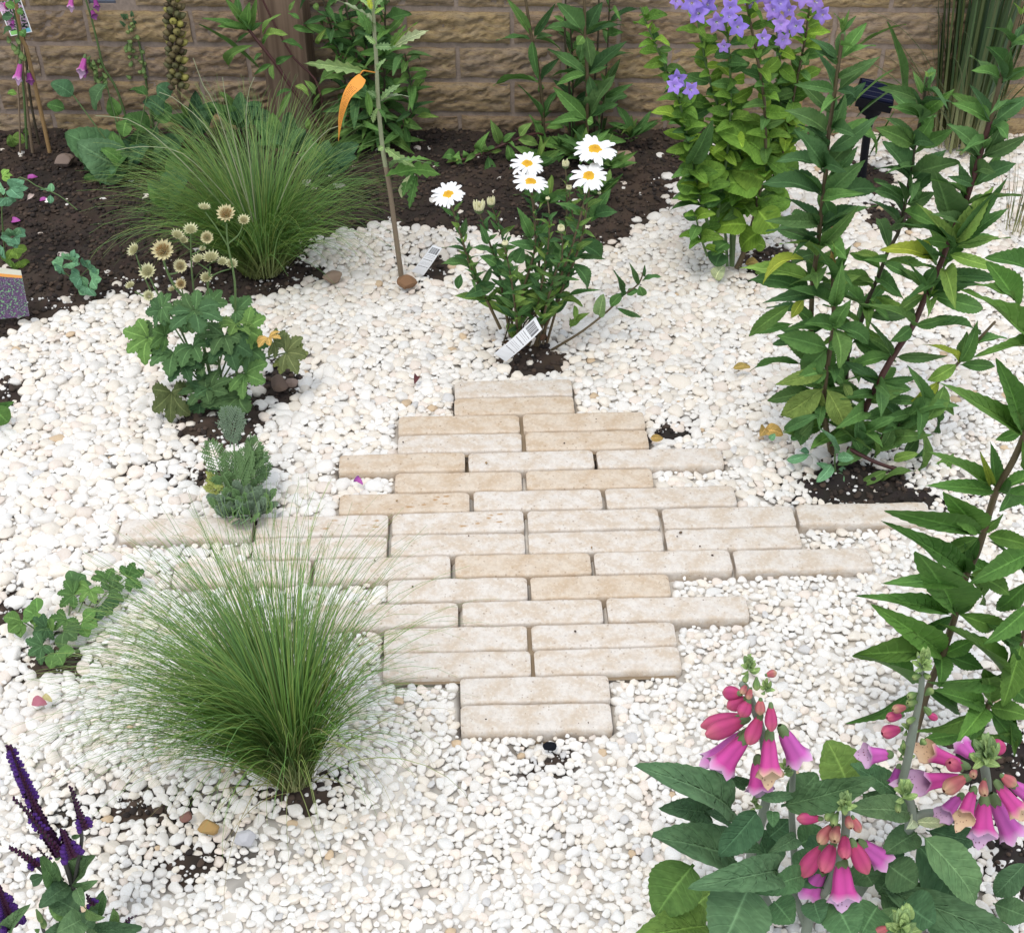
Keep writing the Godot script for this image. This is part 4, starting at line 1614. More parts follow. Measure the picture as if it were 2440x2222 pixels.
func right_tall_plant() -> void:
	var p := thing("tall_lance_plant", "tall dark green clump of lance leaves on brown stems rising beside the pavers", "plant", Vector3(0.517, 0, -0.158))
	stem(p, "stem", M.stem_red, [Vector3(0.522, 0.006, -0.158), Vector3(0.527, 0.083, -0.158), Vector3(0.543, 0.15, -0.158), Vector3(0.559, 0.201, -0.158), Vector3(0.578, 0.251, -0.158), Vector3(0.588, 0.302, -0.158), Vector3(0.599, 0.351, -0.158), Vector3(0.605, 0.392, -0.158), Vector3(0.617, 0.454, -0.158), Vector3(0.623, 0.525, -0.158), Vector3(0.627, 0.577, -0.158)], 0.0055, 0.0036)
	stem(p, "stem", M.stem_brown, [Vector3(0.627, 0.577, -0.158), Vector3(0.629, 0.63, -0.158), Vector3(0.631, 0.687, -0.158), Vector3(0.635, 0.726, -0.158), Vector3(0.636, 0.741, -0.158)], 0.0036, 0.0018)
	stem(p, "stem", M.stem_brown, [Vector3(0.486, 0.013, -0.158), Vector3(0.464, 0.105, -0.158), Vector3(0.46, 0.178, -0.158), Vector3(0.459, 0.254, -0.158), Vector3(0.448, 0.334, -0.158), Vector3(0.441, 0.38, -0.158)], 0.0042, 0.003)
	stem(p, "stem", M.stem_brown, [Vector3(0.497, -0.009, -0.178), Vector3(0.448, 0.143, -0.188), Vector3(0.429, 0.283, -0.188), Vector3(0.427, 0.356, -0.188), Vector3(0.426, 0.399, -0.188), Vector3(0.424, 0.456, -0.188), Vector3(0.423, 0.497, -0.188), Vector3(0.42, 0.544, -0.188), Vector3(0.42, 0.608, -0.188), Vector3(0.42, 0.629, -0.188), Vector3(0.42, 0.688, -0.188)], 0.0048, 0.0025)
	stem(p, "stem", M.stem_dark, [Vector3(0.522, -0.022, -0.208), Vector3(0.505, 0.172, -0.218), Vector3(0.518, 0.217, -0.218), Vector3(0.522, 0.254, -0.218), Vector3(0.533, 0.302, -0.218), Vector3(0.539, 0.339, -0.218), Vector3(0.551, 0.379, -0.218), Vector3(0.552, 0.454, -0.218), Vector3(0.551, 0.51, -0.218), Vector3(0.552, 0.558, -0.218), Vector3(0.551, 0.612, -0.218)], 0.004, 0.002)
	stem(p, "stem", M.stem_brown, [Vector3(0.533, 0.006, -0.158), Vector3(0.586, 0.06, -0.158), Vector3(0.614, 0.108, -0.158), Vector3(0.637, 0.151, -0.158), Vector3(0.658, 0.179, -0.158), Vector3(0.677, 0.215, -0.158), Vector3(0.699, 0.253, -0.158)], 0.0036, 0.002)
	# first stem, upper leaves
	l(p, "lance", M.lt, 0.418, 0.691, -0.188, 0.404, 0.721, -0.178, 0.005, 0.05, 0.3)
	l(p, "lance", M.lt, 0.418, 0.692, -0.188, 0.424, 0.722, -0.188, 0.005, 0.05, -0.1)
	l(p, "lance", M.dk2, 0.418, 0.69, -0.188, 0.436, 0.711, -0.194, 0.006, 0.05, 0.1)
	l(p, "lance", M.lt, 0.418, 0.693, -0.188, 0.419, 0.71, -0.193, 0.005, 0.05, -0.4)
	l(p, "lance", M.dk, 0.417, 0.655, -0.188, 0.38, 0.681, -0.195, 0.013, 0.08, -0.3)
	l(p, "lance", M.dk, 0.418, 0.654, -0.188, 0.387, 0.666, -0.19, 0.010, 0.08, -0.4)
	l(p, "lance", M.dk2, 0.423, 0.657, -0.188, 0.453, 0.697, -0.204, 0.013, 0.05, -0.3)
	l(p, "lance", M.dk2, 0.422, 0.655, -0.188, 0.469, 0.669, -0.199, 0.011, 0.08, -0.1)
	l(p, "lance", M.dk, 0.419, 0.612, -0.188, 0.391, 0.658, -0.206, 0.024, 0.05, 0.3)
	l(p, "lance", M.dk, 0.42, 0.609, -0.188, 0.362, 0.624, -0.179, 0.014, 0.10, -0.3)
	l(p, "lance", M.dk, 0.425, 0.611, -0.188, 0.476, 0.654, -0.195, 0.020, 0.05, -0.1)
	l(p, "lance", M.dk, 0.422, 0.609, -0.188, 0.45, 0.594, -0.189, 0.019, 0.25, -0.3)
	l(p, "lance", M.dk, 0.423, 0.556, -0.188, 0.43, 0.614, -0.171, 0.020, 0.04, 0.4)
	l(p, "lance", M.dk, 0.417, 0.55, -0.188, 0.356, 0.585, -0.185, 0.026, 0.12, -0.0)
	l(p, "lance", M.dk2, 0.425, 0.549, -0.188, 0.495, 0.506, -0.205, 0.027, 0.22, -0.4)
	l(p, "lance", M.dk, 0.418, 0.551, -0.188, 0.4, 0.539, -0.189, 0.013, 0.10, -0.2)
	l(p, "lance", M.dk, 0.422, 0.495, -0.188, 0.371, 0.565, -0.165, 0.030, 0.05, -0.3)
	l(p, "lance", M.dk, 0.421, 0.494, -0.188, 0.356, 0.497, -0.208, 0.019, 0.10, 0.4)
	l(p, "lance", M.dk, 0.426, 0.496, -0.188, 0.461, 0.542, -0.183, 0.021, 0.05, -0.3)
	l(p, "lance", M.dk2, 0.424, 0.494, -0.188, 0.445, 0.482, -0.185, 0.015, 0.12, -0.4)
	l(p, "lance", M.dk, 0.424, 0.449, -0.188, 0.335, 0.478, -0.18, 0.031, 0.10, 0.4)
	l(p, "lance", M.dk, 0.429, 0.453, -0.188, 0.469, 0.52, -0.163, 0.025, 0.05, 0.2)
	l(p, "lance", M.dk, 0.429, 0.45, -0.188, 0.503, 0.458, -0.195, 0.024, 0.12, -0.1)
	l(p, "lance", M.dk2, 0.425, 0.447, -0.188, 0.441, 0.411, -0.194, 0.020, 0.10, 0.2)
	l(p, "lance", M.dk, 0.426, 0.402, -0.188, 0.369, 0.453, -0.181, 0.029, 0.06, 0.3)
	l(p, "lance", M.dk, 0.428, 0.4, -0.188, 0.475, 0.434, -0.191, 0.020, 0.08, -0.2)
	l(p, "lance", M.dk, 0.424, 0.367, -0.188, 0.347, 0.414, -0.164, 0.036, 0.08, 0.4)
	l(p, "lance", M.dk, 0.422, 0.356, -0.188, 0.388, 0.346, -0.176, 0.025, 0.08, 0.3)
	l(p, "lance", M.dk2, 0.429, 0.375, -0.178, 0.466, 0.453, -0.154, 0.018, 0.06, 0.2)
	# second stem
	l(p, "lance", M.lt, 0.551, 0.613, -0.218, 0.547, 0.621, -0.219, 0.005, 0.05, 0.0)
	l(p, "lance", M.lt, 0.552, 0.613, -0.218, 0.56, 0.62, -0.218, 0.005, 0.05, -0.4)
	l(p, "lance", M.dk2, 0.548, 0.588, -0.218, 0.532, 0.618, -0.229, 0.011, 0.05, -0.2)
	l(p, "lance", M.dk2, 0.549, 0.59, -0.218, 0.557, 0.616, -0.221, 0.009, 0.05, 0.2)
	l(p, "lance", M.dk, 0.55, 0.555, -0.218, 0.525, 0.606, -0.199, 0.016, 0.05, -0.0)
	l(p, "lance", M.md, 0.552, 0.556, -0.218, 0.583, 0.603, -0.197, 0.018, 0.05, 0.4)
	l(p, "lance", M.md, 0.55, 0.554, -0.218, 0.501, 0.58, -0.199, 0.016, 0.10, -0.1)
	l(p, "lance", M.dk2, 0.553, 0.553, -0.218, 0.569, 0.526, -0.222, 0.015, 0.10, -0.2)
	l(p, "lance", M.dk2, 0.551, 0.51, -0.218, 0.495, 0.535, -0.228, 0.025, 0.12, -0.3)
	l(p, "lance", M.md, 0.554, 0.511, -0.218, 0.598, 0.54, -0.209, 0.021, 0.10, 0.4)
	l(p, "lance", M.dk2, 0.554, 0.512, -0.218, 0.565, 0.562, -0.204, 0.020, 0.05, -0.0)
	l(p, "lance", M.dk, 0.554, 0.457, -0.218, 0.501, 0.526, -0.204, 0.032, 0.05, 0.3)
	l(p, "lance", M.dk, 0.556, 0.458, -0.218, 0.601, 0.496, -0.232, 0.026, 0.05, 0.1)
	l(p, "lance", M.dk, 0.552, 0.456, -0.218, 0.495, 0.49, -0.197, 0.014, 0.08, 0.3)
	l(p, "lance", M.dk, 0.554, 0.454, -0.218, 0.567, 0.429, -0.209, 0.018, 0.10, -0.0)
	l(p, "lance", M.dk, 0.551, 0.417, -0.218, 0.504, 0.439, -0.227, 0.024, 0.08, 0.3)
	l(p, "lance", M.dk, 0.554, 0.418, -0.218, 0.593, 0.436, -0.22, 0.021, 0.08, 0.3)
	l(p, "lance", M.dk, 0.551, 0.42, -0.218, 0.528, 0.468, -0.2, 0.021, 0.05, -0.1)
	l(p, "lance", M.dk, 0.551, 0.379, -0.218, 0.502, 0.427, -0.218, 0.029, 0.06, 0.4)
	l(p, "lance", M.dk2, 0.553, 0.381, -0.218, 0.589, 0.388, -0.209, 0.014, 0.10, -0.3)
	l(p, "lance", M.md, 0.552, 0.377, -0.218, 0.55, 0.397, -0.223, 0.011, 0.05, -0.3)
	# third stem, upper leaves
	l(p, "lance", M.lt, 0.635, 0.722, -0.158, 0.623, 0.742, -0.151, 0.005, 0.05, 0.3)
	l(p, "lance", M.lt, 0.636, 0.723, -0.158, 0.641, 0.739, -0.161, 0.005, 0.05, 0.3)
	l(p, "lance", M.dk2, 0.633, 0.685, -0.158, 0.592, 0.716, -0.14, 0.011, 0.08, 0.1)
	l(p, "lance", M.dk2, 0.635, 0.684, -0.158, 0.666, 0.695, -0.159, 0.011, 0.08, 0.0)
	l(p, "lance", M.dk, 0.63, 0.688, -0.158, 0.627, 0.718, -0.165, 0.009, 0.05, -0.4)
	l(p, "lance", M.dk, 0.631, 0.636, -0.158, 0.591, 0.692, -0.134, 0.015, 0.05, 0.1)
	l(p, "lance", M.dk2, 0.634, 0.637, -0.158, 0.665, 0.656, -0.154, 0.015, 0.08, 0.4)
	l(p, "lance", M.dk2, 0.63, 0.635, -0.158, 0.588, 0.65, -0.157, 0.015, 0.10, 0.3)
	l(p, "lance", M.dk, 0.633, 0.638, -0.158, 0.63, 0.682, -0.145, 0.012, 0.05, -0.3)
	l(p, "lance", M.dk, 0.629, 0.574, -0.158, 0.591, 0.627, -0.166, 0.019, 0.05, -0.2)
	l(p, "lance", M.dk, 0.634, 0.576, -0.158, 0.676, 0.609, -0.164, 0.021, 0.05, 0.1)
	l(p, "lance", M.dk2, 0.629, 0.573, -0.158, 0.573, 0.601, -0.165, 0.017, 0.12, -0.1)
	l(p, "lance", M.dk2, 0.631, 0.573, -0.158, 0.651, 0.54, -0.165, 0.017, 0.10, 0.4)
	l(p, "lance", M.dk, 0.625, 0.525, -0.158, 0.572, 0.572, -0.161, 0.025, 0.10, -0.0)
	l(p, "lance", M.dk, 0.628, 0.525, -0.158, 0.682, 0.561, -0.149, 0.020, 0.16, 0.4)
	l(p, "lance", M.dk, 0.63, 0.527, -0.158, 0.648, 0.578, -0.157, 0.020, 0.05, 0.4)
	l(p, "lance", M.dk, 0.624, 0.524, -0.158, 0.589, 0.536, -0.155, 0.014, 0.08, 0.0)
	l(p, "lance", M.dk, 0.623, 0.481, -0.158, 0.584, 0.497, -0.154, 0.013, 0.08, -0.4)
	l(p, "lance", M.dk, 0.626, 0.481, -0.158, 0.674, 0.515, -0.156, 0.020, 0.10, -0.3)
	l(p, "lance", M.dk, 0.623, 0.482, -0.158, 0.616, 0.521, -0.172, 0.018, 0.05, 0.3)
	# the pale whorl
	l(p, "lance", M.lt, 0.61, 0.388, -0.158, 0.54, 0.466, -0.138, 0.021, 0.04, -0.3)
	l(p, "lance", M.lt, 0.613, 0.389, -0.158, 0.644, 0.488, -0.138, 0.028, 0.04, -0.0)
	l(p, "lance", M.dk2, 0.616, 0.389, -0.158, 0.656, 0.501, -0.131, 0.021, 0.05, 0.1)
	l(p, "lance", M.dk2, 0.617, 0.385, -0.158, 0.681, 0.441, -0.163, 0.018, 0.06, 0.0)
	l(p, "lance", M.lt, 0.617, 0.382, -0.158, 0.672, 0.402, -0.151, 0.015, 0.06, 0.3)
	l(p, "lance", M.md, 0.612, 0.391, -0.158, 0.611, 0.451, -0.173, 0.026, 0.04, 0.1)
	l(p, "lance", M.md, 0.61, 0.386, -0.158, 0.569, 0.391, -0.163, 0.018, 0.08, -0.2)
	l(p, "lance", M.dk, 0.619, 0.375, -0.188, 0.56, 0.508, -0.154, 0.022, 0.04, 0.0)
	l(p, "lance", M.yl, 0.592, 0.354, -0.158, 0.506, 0.388, -0.147, 0.021, 0.14, 0.2)
	l(p, "lance", M.dk2, 0.592, 0.353, -0.158, 0.545, 0.415, -0.134, 0.021, 0.05, -0.1)
	l(p, "lance", M.md, 0.594, 0.35, -0.158, 0.579, 0.319, -0.152, 0.018, 0.10, 0.0)
	l(p, "lance", M.dk2, 0.585, 0.303, -0.158, 0.544, 0.37, -0.152, 0.014, 0.06, 0.2)
	l(p, "lance", M.lt, 0.585, 0.303, -0.158, 0.549, 0.272, -0.156, 0.019, 0.25, 0.0)
	l(p, "lance", M.md, 0.592, 0.303, -0.158, 0.675, 0.28, -0.153, 0.026, 0.28, 0.4)
	l(p, "lance", M.dk2, 0.591, 0.302, -0.158, 0.571, 0.339, -0.15, 0.016, 0.05, 0.3)
	l(p, "lance", M.dk2, 0.576, 0.25, -0.158, 0.491, 0.312, -0.124, 0.021, 0.14, -0.2)
	l(p, "lance", M.md, 0.581, 0.249, -0.158, 0.628, 0.267, -0.152, 0.017, 0.10, 0.4)
	l(p, "lance", M.dk2, 0.576, 0.248, -0.158, 0.544, 0.23, -0.145, 0.021, 0.14, -0.3)
	l(p, "lance", M.dk2, 0.583, 0.248, -0.158, 0.692, 0.217, -0.179, 0.022, 0.16, -0.1)
	l(p, "lance", M.dk, 0.575, 0.254, -0.158, 0.564, 0.29, -0.169, 0.014, 0.05, -0.2)
	l(p, "lance", M.dk2, 0.555, 0.196, -0.158, 0.52, 0.219, -0.17, 0.019, 0.10, 0.2)
	l(p, "lance", M.dk, 0.562, 0.193, -0.158, 0.63, 0.208, -0.136, 0.017, 0.10, 0.4)
	l(p, "lance", M.dk2, 0.556, 0.194, -0.158, 0.499, 0.165, -0.17, 0.019, 0.10, 0.2)
	l(p, "lance", M.dk, 0.555, 0.193, -0.158, 0.503, 0.273, -0.142, 0.014, 0.06, -0.3)
	l(p, "lance", M.dk2, 0.541, 0.148, -0.158, 0.482, 0.165, -0.139, 0.015, 0.10, 0.4)
	l(p, "lance", M.dk2, 0.546, 0.149, -0.158, 0.603, 0.149, -0.165, 0.011, 0.10, 0.4)
	l(p, "lance", M.dk, 0.543, 0.145, -0.158, 0.543, 0.111, -0.118, 0.022, 0.10, -0.1)
	l(p, "lance", M.dk2, 0.547, 0.143, -0.158, 0.593, 0.134, -0.155, 0.020, 0.14, 0.4)
	l(p, "lance", M.dk, 0.539, 0.145, -0.158, 0.494, 0.18, -0.143, 0.014, 0.10, -0.3)
	l(p, "lance", M.yl, 0.658, 0.18, -0.158, 0.601, 0.217, -0.156, 0.017, 0.22, 0.0)
	l(p, "lance", M.lt, 0.657, 0.178, -0.158, 0.617, 0.145, -0.16, 0.020, 0.16, -0.3)
	l(p, "lance", M.md, 0.661, 0.176, -0.158, 0.719, 0.169, -0.162, 0.017, 0.10, 0.2)
	l(p, "lance", M.dk2, 0.66, 0.182, -0.158, 0.667, 0.225, -0.173, 0.022, 0.05, 0.0)
	l(p, "lance", M.dk2, 0.675, 0.213, -0.158, 0.723, 0.225, -0.157, 0.020, 0.10, -0.4)
	l(p, "lance", M.md, 0.66, 0.179, -0.158, 0.675, 0.251, -0.162, 0.017, 0.08, 0.1)
	l(p, "lance", M.yl, 0.636, 0.145, -0.158, 0.597, 0.11, -0.154, 0.020, 0.12, -0.4)
	l(p, "lance", M.dk2, 0.643, 0.116, -0.158, 0.662, 0.095, -0.138, 0.013, 0.10, 0.3)
	l(p, "lance", M.md, 0.644, 0.139, -0.158, 0.617, 0.091, -0.126, 0.023, 0.08, -0.4)
	l(p, "lance", M.dk2, 0.612, 0.108, -0.158, 0.58, 0.051, -0.164, 0.027, 0.10, -0.4)
	l(p, "lance", M.dk2, 0.617, 0.106, -0.158, 0.576, 0.191, -0.136, 0.015, 0.10, -0.2)
	l(p, "lance", M.dk2, 0.627, 0.113, -0.158, 0.652, 0.031, -0.173, 0.017, 0.10, -0.1)
	# the short shoot in front
	l(p, "lance", M.md, 0.444, 0.34, -0.148, 0.4, 0.413, -0.122, 0.021, 0.05, 0.3)
	l(p, "lance", M.md, 0.447, 0.34, -0.148, 0.467, 0.392, -0.154, 0.019, 0.05, -0.3)
	l(p, "lance", M.lt, 0.441, 0.371, -0.148, 0.433, 0.409, -0.136, 0.009, 0.05, 0.1)
	l(p, "lance", M.dead, 0.442, 0.361, -0.148, 0.436, 0.387, -0.143, 0.010, 0.05, -0.4)
	l(p, "lance", M.dk2, 0.444, 0.334, -0.148, 0.386, 0.322, -0.164, 0.019, 0.08, 0.2)
	l(p, "lance", M.dk2, 0.449, 0.335, -0.148, 0.46, 0.363, -0.147, 0.016, 0.08, -0.4)
	l(p, "lance", M.dk2, 0.452, 0.293, -0.148, 0.375, 0.345, -0.117, 0.031, 0.06, 0.1)
	l(p, "lance", M.dk2, 0.454, 0.293, -0.148, 0.448, 0.383, -0.125, 0.021, 0.05, -0.4)
	l(p, "lance", M.dk2, 0.454, 0.292, -0.148, 0.47, 0.336, -0.134, 0.018, 0.06, -0.4)
	l(p, "lance", M.md, 0.455, 0.258, -0.148, 0.411, 0.273, -0.134, 0.029, 0.10, -0.0)
	l(p, "lance", M.md, 0.455, 0.257, -0.148, 0.384, 0.251, -0.151, 0.022, 0.10, 0.0)
	l(p, "lance", M.md, 0.459, 0.258, -0.148, 0.47, 0.314, -0.129, 0.022, 0.05, -0.2)
	l(p, "lance", M.dk2, 0.458, 0.255, -0.148, 0.465, 0.21, -0.108, 0.032, 0.08, -0.3)
	l(p, "lance", M.dk2, 0.46, 0.256, -0.148, 0.514, 0.23, -0.142, 0.022, 0.16, -0.2)
	l(p, "lance", M.md, 0.453, 0.218, -0.148, 0.379, 0.231, -0.166, 0.032, 0.08, -0.3)
	l(p, "lance", M.md, 0.452, 0.217, -0.148, 0.421, 0.167, -0.162, 0.035, 0.10, -0.3)
	l(p, "lance", M.dk2, 0.454, 0.217, -0.148, 0.479, 0.226, -0.15, 0.020, 0.08, -0.2)
	l(p, "lance", M.md, 0.457, 0.177, -0.148, 0.41, 0.173, -0.136, 0.031, 0.10, -0.2)
	l(p, "lance", M.mott, 0.456, 0.177, -0.148, 0.381, 0.157, -0.142, 0.022, 0.16, -0.3)
	l(p, "lance", M.md, 0.459, 0.177, -0.148, 0.487, 0.155, -0.149, 0.026, 0.10, -0.4)
	l(p, "lance", M.mott, 0.456, 0.145, -0.148, 0.399, 0.087, -0.157, 0.037, 0.14, -0.4)
	l(p, "lance", M.mott, 0.461, 0.142, -0.148, 0.494, 0.082, -0.126, 0.036, 0.12, 0.0)
	l(p, "lance", M.mott, 0.45, 0.146, -0.148, 0.446, 0.093, -0.156, 0.027, 0.12, -0.0)
	l(p, "lance", M.mott, 0.484, 0.153, -0.148, 0.495, 0.131, -0.133, 0.013, 0.10, -0.4)
	l(p, "lance", M.dk2, 0.455, 0.121, -0.158, 0.412, 0.072, -0.134, 0.029, 0.10, -0.1)
	l(p, "lance", M.dk2, 0.445, 0.106, -0.158, 0.434, 0.029, -0.152, 0.027, 0.10, 0.3)
	# low leaves of the first stem
	l(p, "lance", M.lt, 0.418, 0.321, -0.178, 0.316, 0.343, -0.179, 0.021, 0.10, 0.0)
	l(p, "lance", M.yl, 0.412, 0.352, -0.178, 0.348, 0.323, -0.163, 0.014, 0.30, 0.4)
	l(p, "lance", M.dk2, 0.426, 0.29, -0.178, 0.333, 0.322, -0.182, 0.032, 0.08, 0.3)
	l(p, "lance", M.yl, 0.415, 0.288, -0.178, 0.398, 0.259, -0.169, 0.015, 0.14, 0.1)
	l(p, "lance", M.md, 0.398, 0.277, -0.178, 0.338, 0.221, -0.178, 0.021, 0.08, -0.1)
	l(p, "lance", M.dk2, 0.404, 0.243, -0.178, 0.345, 0.215, -0.195, 0.014, 0.12, -0.3)
	l(p, "lance", M.md, 0.426, 0.168, -0.178, 0.352, 0.143, -0.197, 0.012, 0.20, 0.2)
	l(p, "lance", M.dk2, 0.432, 0.246, -0.178, 0.402, 0.269, -0.182, 0.019, 0.08, -0.3)
	l(p, "lance", M.lt, 0.529, 0.33, -0.208, 0.487, 0.338, -0.219, 0.013, 0.10, 0.3)
	l(p, "lance", M.dk2, 0.532, 0.327, -0.208, 0.573, 0.309, -0.188, 0.018, 0.14, 0.2)
	l(p, "lance", M.lt, 0.525, 0.295, -0.208, 0.483, 0.291, -0.212, 0.014, 0.12, -0.2)
	l(p, "lance", M.lt, 0.529, 0.287, -0.208, 0.564, 0.265, -0.211, 0.014, 0.12, -0.0)
	l(p, "lance", M.dk2, 0.521, 0.263, -0.208, 0.563, 0.24, -0.216, 0.019, 0.14, -0.0)
	for q in [[Vector3(0.491, 0.007, -0.158), Vector3(0.464, 0.105, -0.158), Vector3(0.46, 0.178, -0.158)], [Vector3(0.522, 0.006, -0.158), Vector3(0.527, 0.083, -0.158), Vector3(0.543, 0.15, -0.158)], [Vector3(0.497, -0.009, -0.178), Vector3(0.452, 0.113, -0.188), Vector3(0.432, 0.256, -0.188)], [Vector3(0.533, 0.006, -0.158), Vector3(0.586, 0.06, -0.158), Vector3(0.614, 0.108, -0.158)], [Vector3(0.522, -0.022, -0.208), Vector3(0.508, 0.149, -0.218), Vector3(0.522, 0.254, -0.218)]]:
		dress(p, smooth_line(q), 13, 0.085, 0.024, "lance", [M.dk2, M.dk2, M.md, M.dk], 0.15, 1.0, 0.3, 0.1)
	for q in [[Vector3(0.426, 0.4, -0.188), Vector3(0.423, 0.497, -0.188), Vector3(0.421, 0.607, -0.188), Vector3(0.419, 0.68, -0.188)], [Vector3(0.551, 0.379, -0.218), Vector3(0.552, 0.454, -0.218), Vector3(0.55, 0.554, -0.218), Vector3(0.551, 0.604, -0.218)], [Vector3(0.609, 0.408, -0.158), Vector3(0.623, 0.493, -0.158), Vector3(0.629, 0.577, -0.158), Vector3(0.633, 0.687, -0.158)]]:
		dress(p, smooth_line(q), 20, 0.085, 0.019, "lance", [M.dk, M.dk, M.dk2], 0.0, 0.97, 0.55, 0.35)
	for q in [[Vector3(0.612, 0.388, -0.158), Vector3(0.607, 0.345, -0.158), Vector3(0.591, 0.285, -0.158)], [Vector3(0.505, 0.171, -0.218), Vector3(0.523, 0.247, -0.218), Vector3(0.543, 0.343, -0.218)], [Vector3(0.43, 0.277, -0.188), Vector3(0.428, 0.343, -0.188), Vector3(0.426, 0.4, -0.188)]]:
		dress(p, smooth_line(q), 16, 0.09, 0.020, "lance", [M.dk2, M.md, M.dk, M.lt], 0.0, 1.0, 0.3, 0.15)
	# young shoots at its foot
	stem(p, "stem", M.stem_red, [Vector3(0.506, 0.035, -0.138), Vector3(0.55, 0.014, -0.128), Vector3(0.606, -0.018, -0.138), Vector3(0.657, -0.042, -0.138)], 0.0035, 0.0025)
	l(p, "ellip", M.dai3, 0.571, 0.006, -0.118, 0.524, -0.016, -0.108, 0.015, 0.10, -0.2)
	l(p, "ellip", M.dai3, 0.614, 0.002, -0.118, 0.553, -0.012, -0.108, 0.017, 0.10, 0.4)
	l(p, "ellip", M.dai3, 0.58, 0.007, -0.138, 0.613, 0.035, -0.12, 0.015, 0.10, 0.0)
	l(p, "ellip", M.dai3, 0.625, -0.017, -0.138, 0.62, 0.062, -0.148, 0.021, 0.08, 0.4)
	l(p, "lance", M.md, 0.655, -0.047, -0.148, 0.681, 0.007, -0.152, 0.028, 0.10, -0.1)
	l(p, "lance", M.yl, 0.659, -0.069, -0.128, 0.688, -0.053, -0.139, 0.023, 0.10, -0.1)
	stem(p, "stem", M.stem_green, [Vector3(0.494, -0.019, -0.128), Vector3(0.487, 0.013, -0.128), Vector3(0.484, 0.044, -0.128)], 0.0018, 0.0012)
	l(p, "ellip", M.aqu, 0.485, 0.031, -0.128, 0.446, 0.101, -0.108, 0.014, 0.10, -0.0)
	l(p, "ellip", M.aqu, 0.489, 0.022, -0.128, 0.51, 0.038, -0.108, 0.015, 0.10, 0.0)
	l(p, "ellip", M.aqu, 0.484, 0.013, -0.128, 0.454, 0, -0.098, 0.016, 0.10, -0.3)
	l(p, "ellip", M.aqu, 0.492, -0.005, -0.128, 0.495, -0.014, -0.098, 0.014, 0.10, 0.0)
	l(p, "ellip", M.aqu, 0.489, -0.003, -0.128, 0.461, 0.005, -0.139, 0.010, 0.10, -0.2)
	l(p, "ellip", M.aqu, 0.493, 0, -0.128, 0.508, -0.006, -0.131, 0.009, 0.10, -0.1)
	l(p, "ellip", M.aqu, 0.451, 0.024, -0.138, 0.416, 0.004, -0.149, 0.013, 0.10, -0.4)
	l(p, "ellip", M.aqu, 0.431, 0.031, -0.138, 0.447, 0.027, -0.139, 0.011, 0.10, -0.2)
	l(p, "ellip", M.aqu, 0.387, 0.038, -0.158, 0.394, 0.052, -0.156, 0.010, 0.10, 0.0)
	l(p, "ellip", M.dai, 0.516, 0.044, -0.138, 0.509, 0.112, -0.123, 0.016, 0.06, 0.1)
	l(p, "ellip", M.dai3, 0.55, 0.012, -0.138, 0.539, 0.069, -0.126, 0.010, 0.06, 0.3)
	l(p, "ellip", M.dai, 0.528, 0.028, -0.138, 0.508, 0.062, -0.138, 0.013, 0.06, -0.2)
	l(p, "ellip", M.dai, 0.533, 0.062, -0.138, 0.565, 0.11, -0.116, 0.017, 0.08, -0.3)
	l(p, "ellip", M.dai, 0.561, 0.037, -0.138, 0.567, 0.084, -0.128, 0.018, 0.06, 0.1)
	l(p, "ellip", M.dai, 0.584, 0.03, -0.138, 0.582, 0.056, -0.147, 0.013, 0.06, 0.3)
	l(p, "ellip", M.dai, 0.401, 0.07, -0.138, 0.447, 0.12, -0.115, 0.017, 0.08, 0.1)
	l(p, "ellip", M.dai, 0.428, 0.062, -0.138, 0.443, 0.098, -0.129, 0.014, 0.08, 0.3)
	l(p, "ellip", M.dai, 0.42, 0.034, -0.158, 0.443, 0.058, -0.165, 0.015, 0.08, 0.0)
	l(p, "ellip", M.dai2, 0.612, -0.013, -0.178, 0.627, 0.027, -0.175, 0.017, 0.10, 0.3)
	l(p, "ellip", M.dai2, 0.627, -0.032, -0.178, 0.641, 0.016, -0.165, 0.015, 0.10, 0.3)


func fox_spike(p: Node3D, at: Vector3) -> Node3D:
	return sub("flower_spike", p, at - org(p))


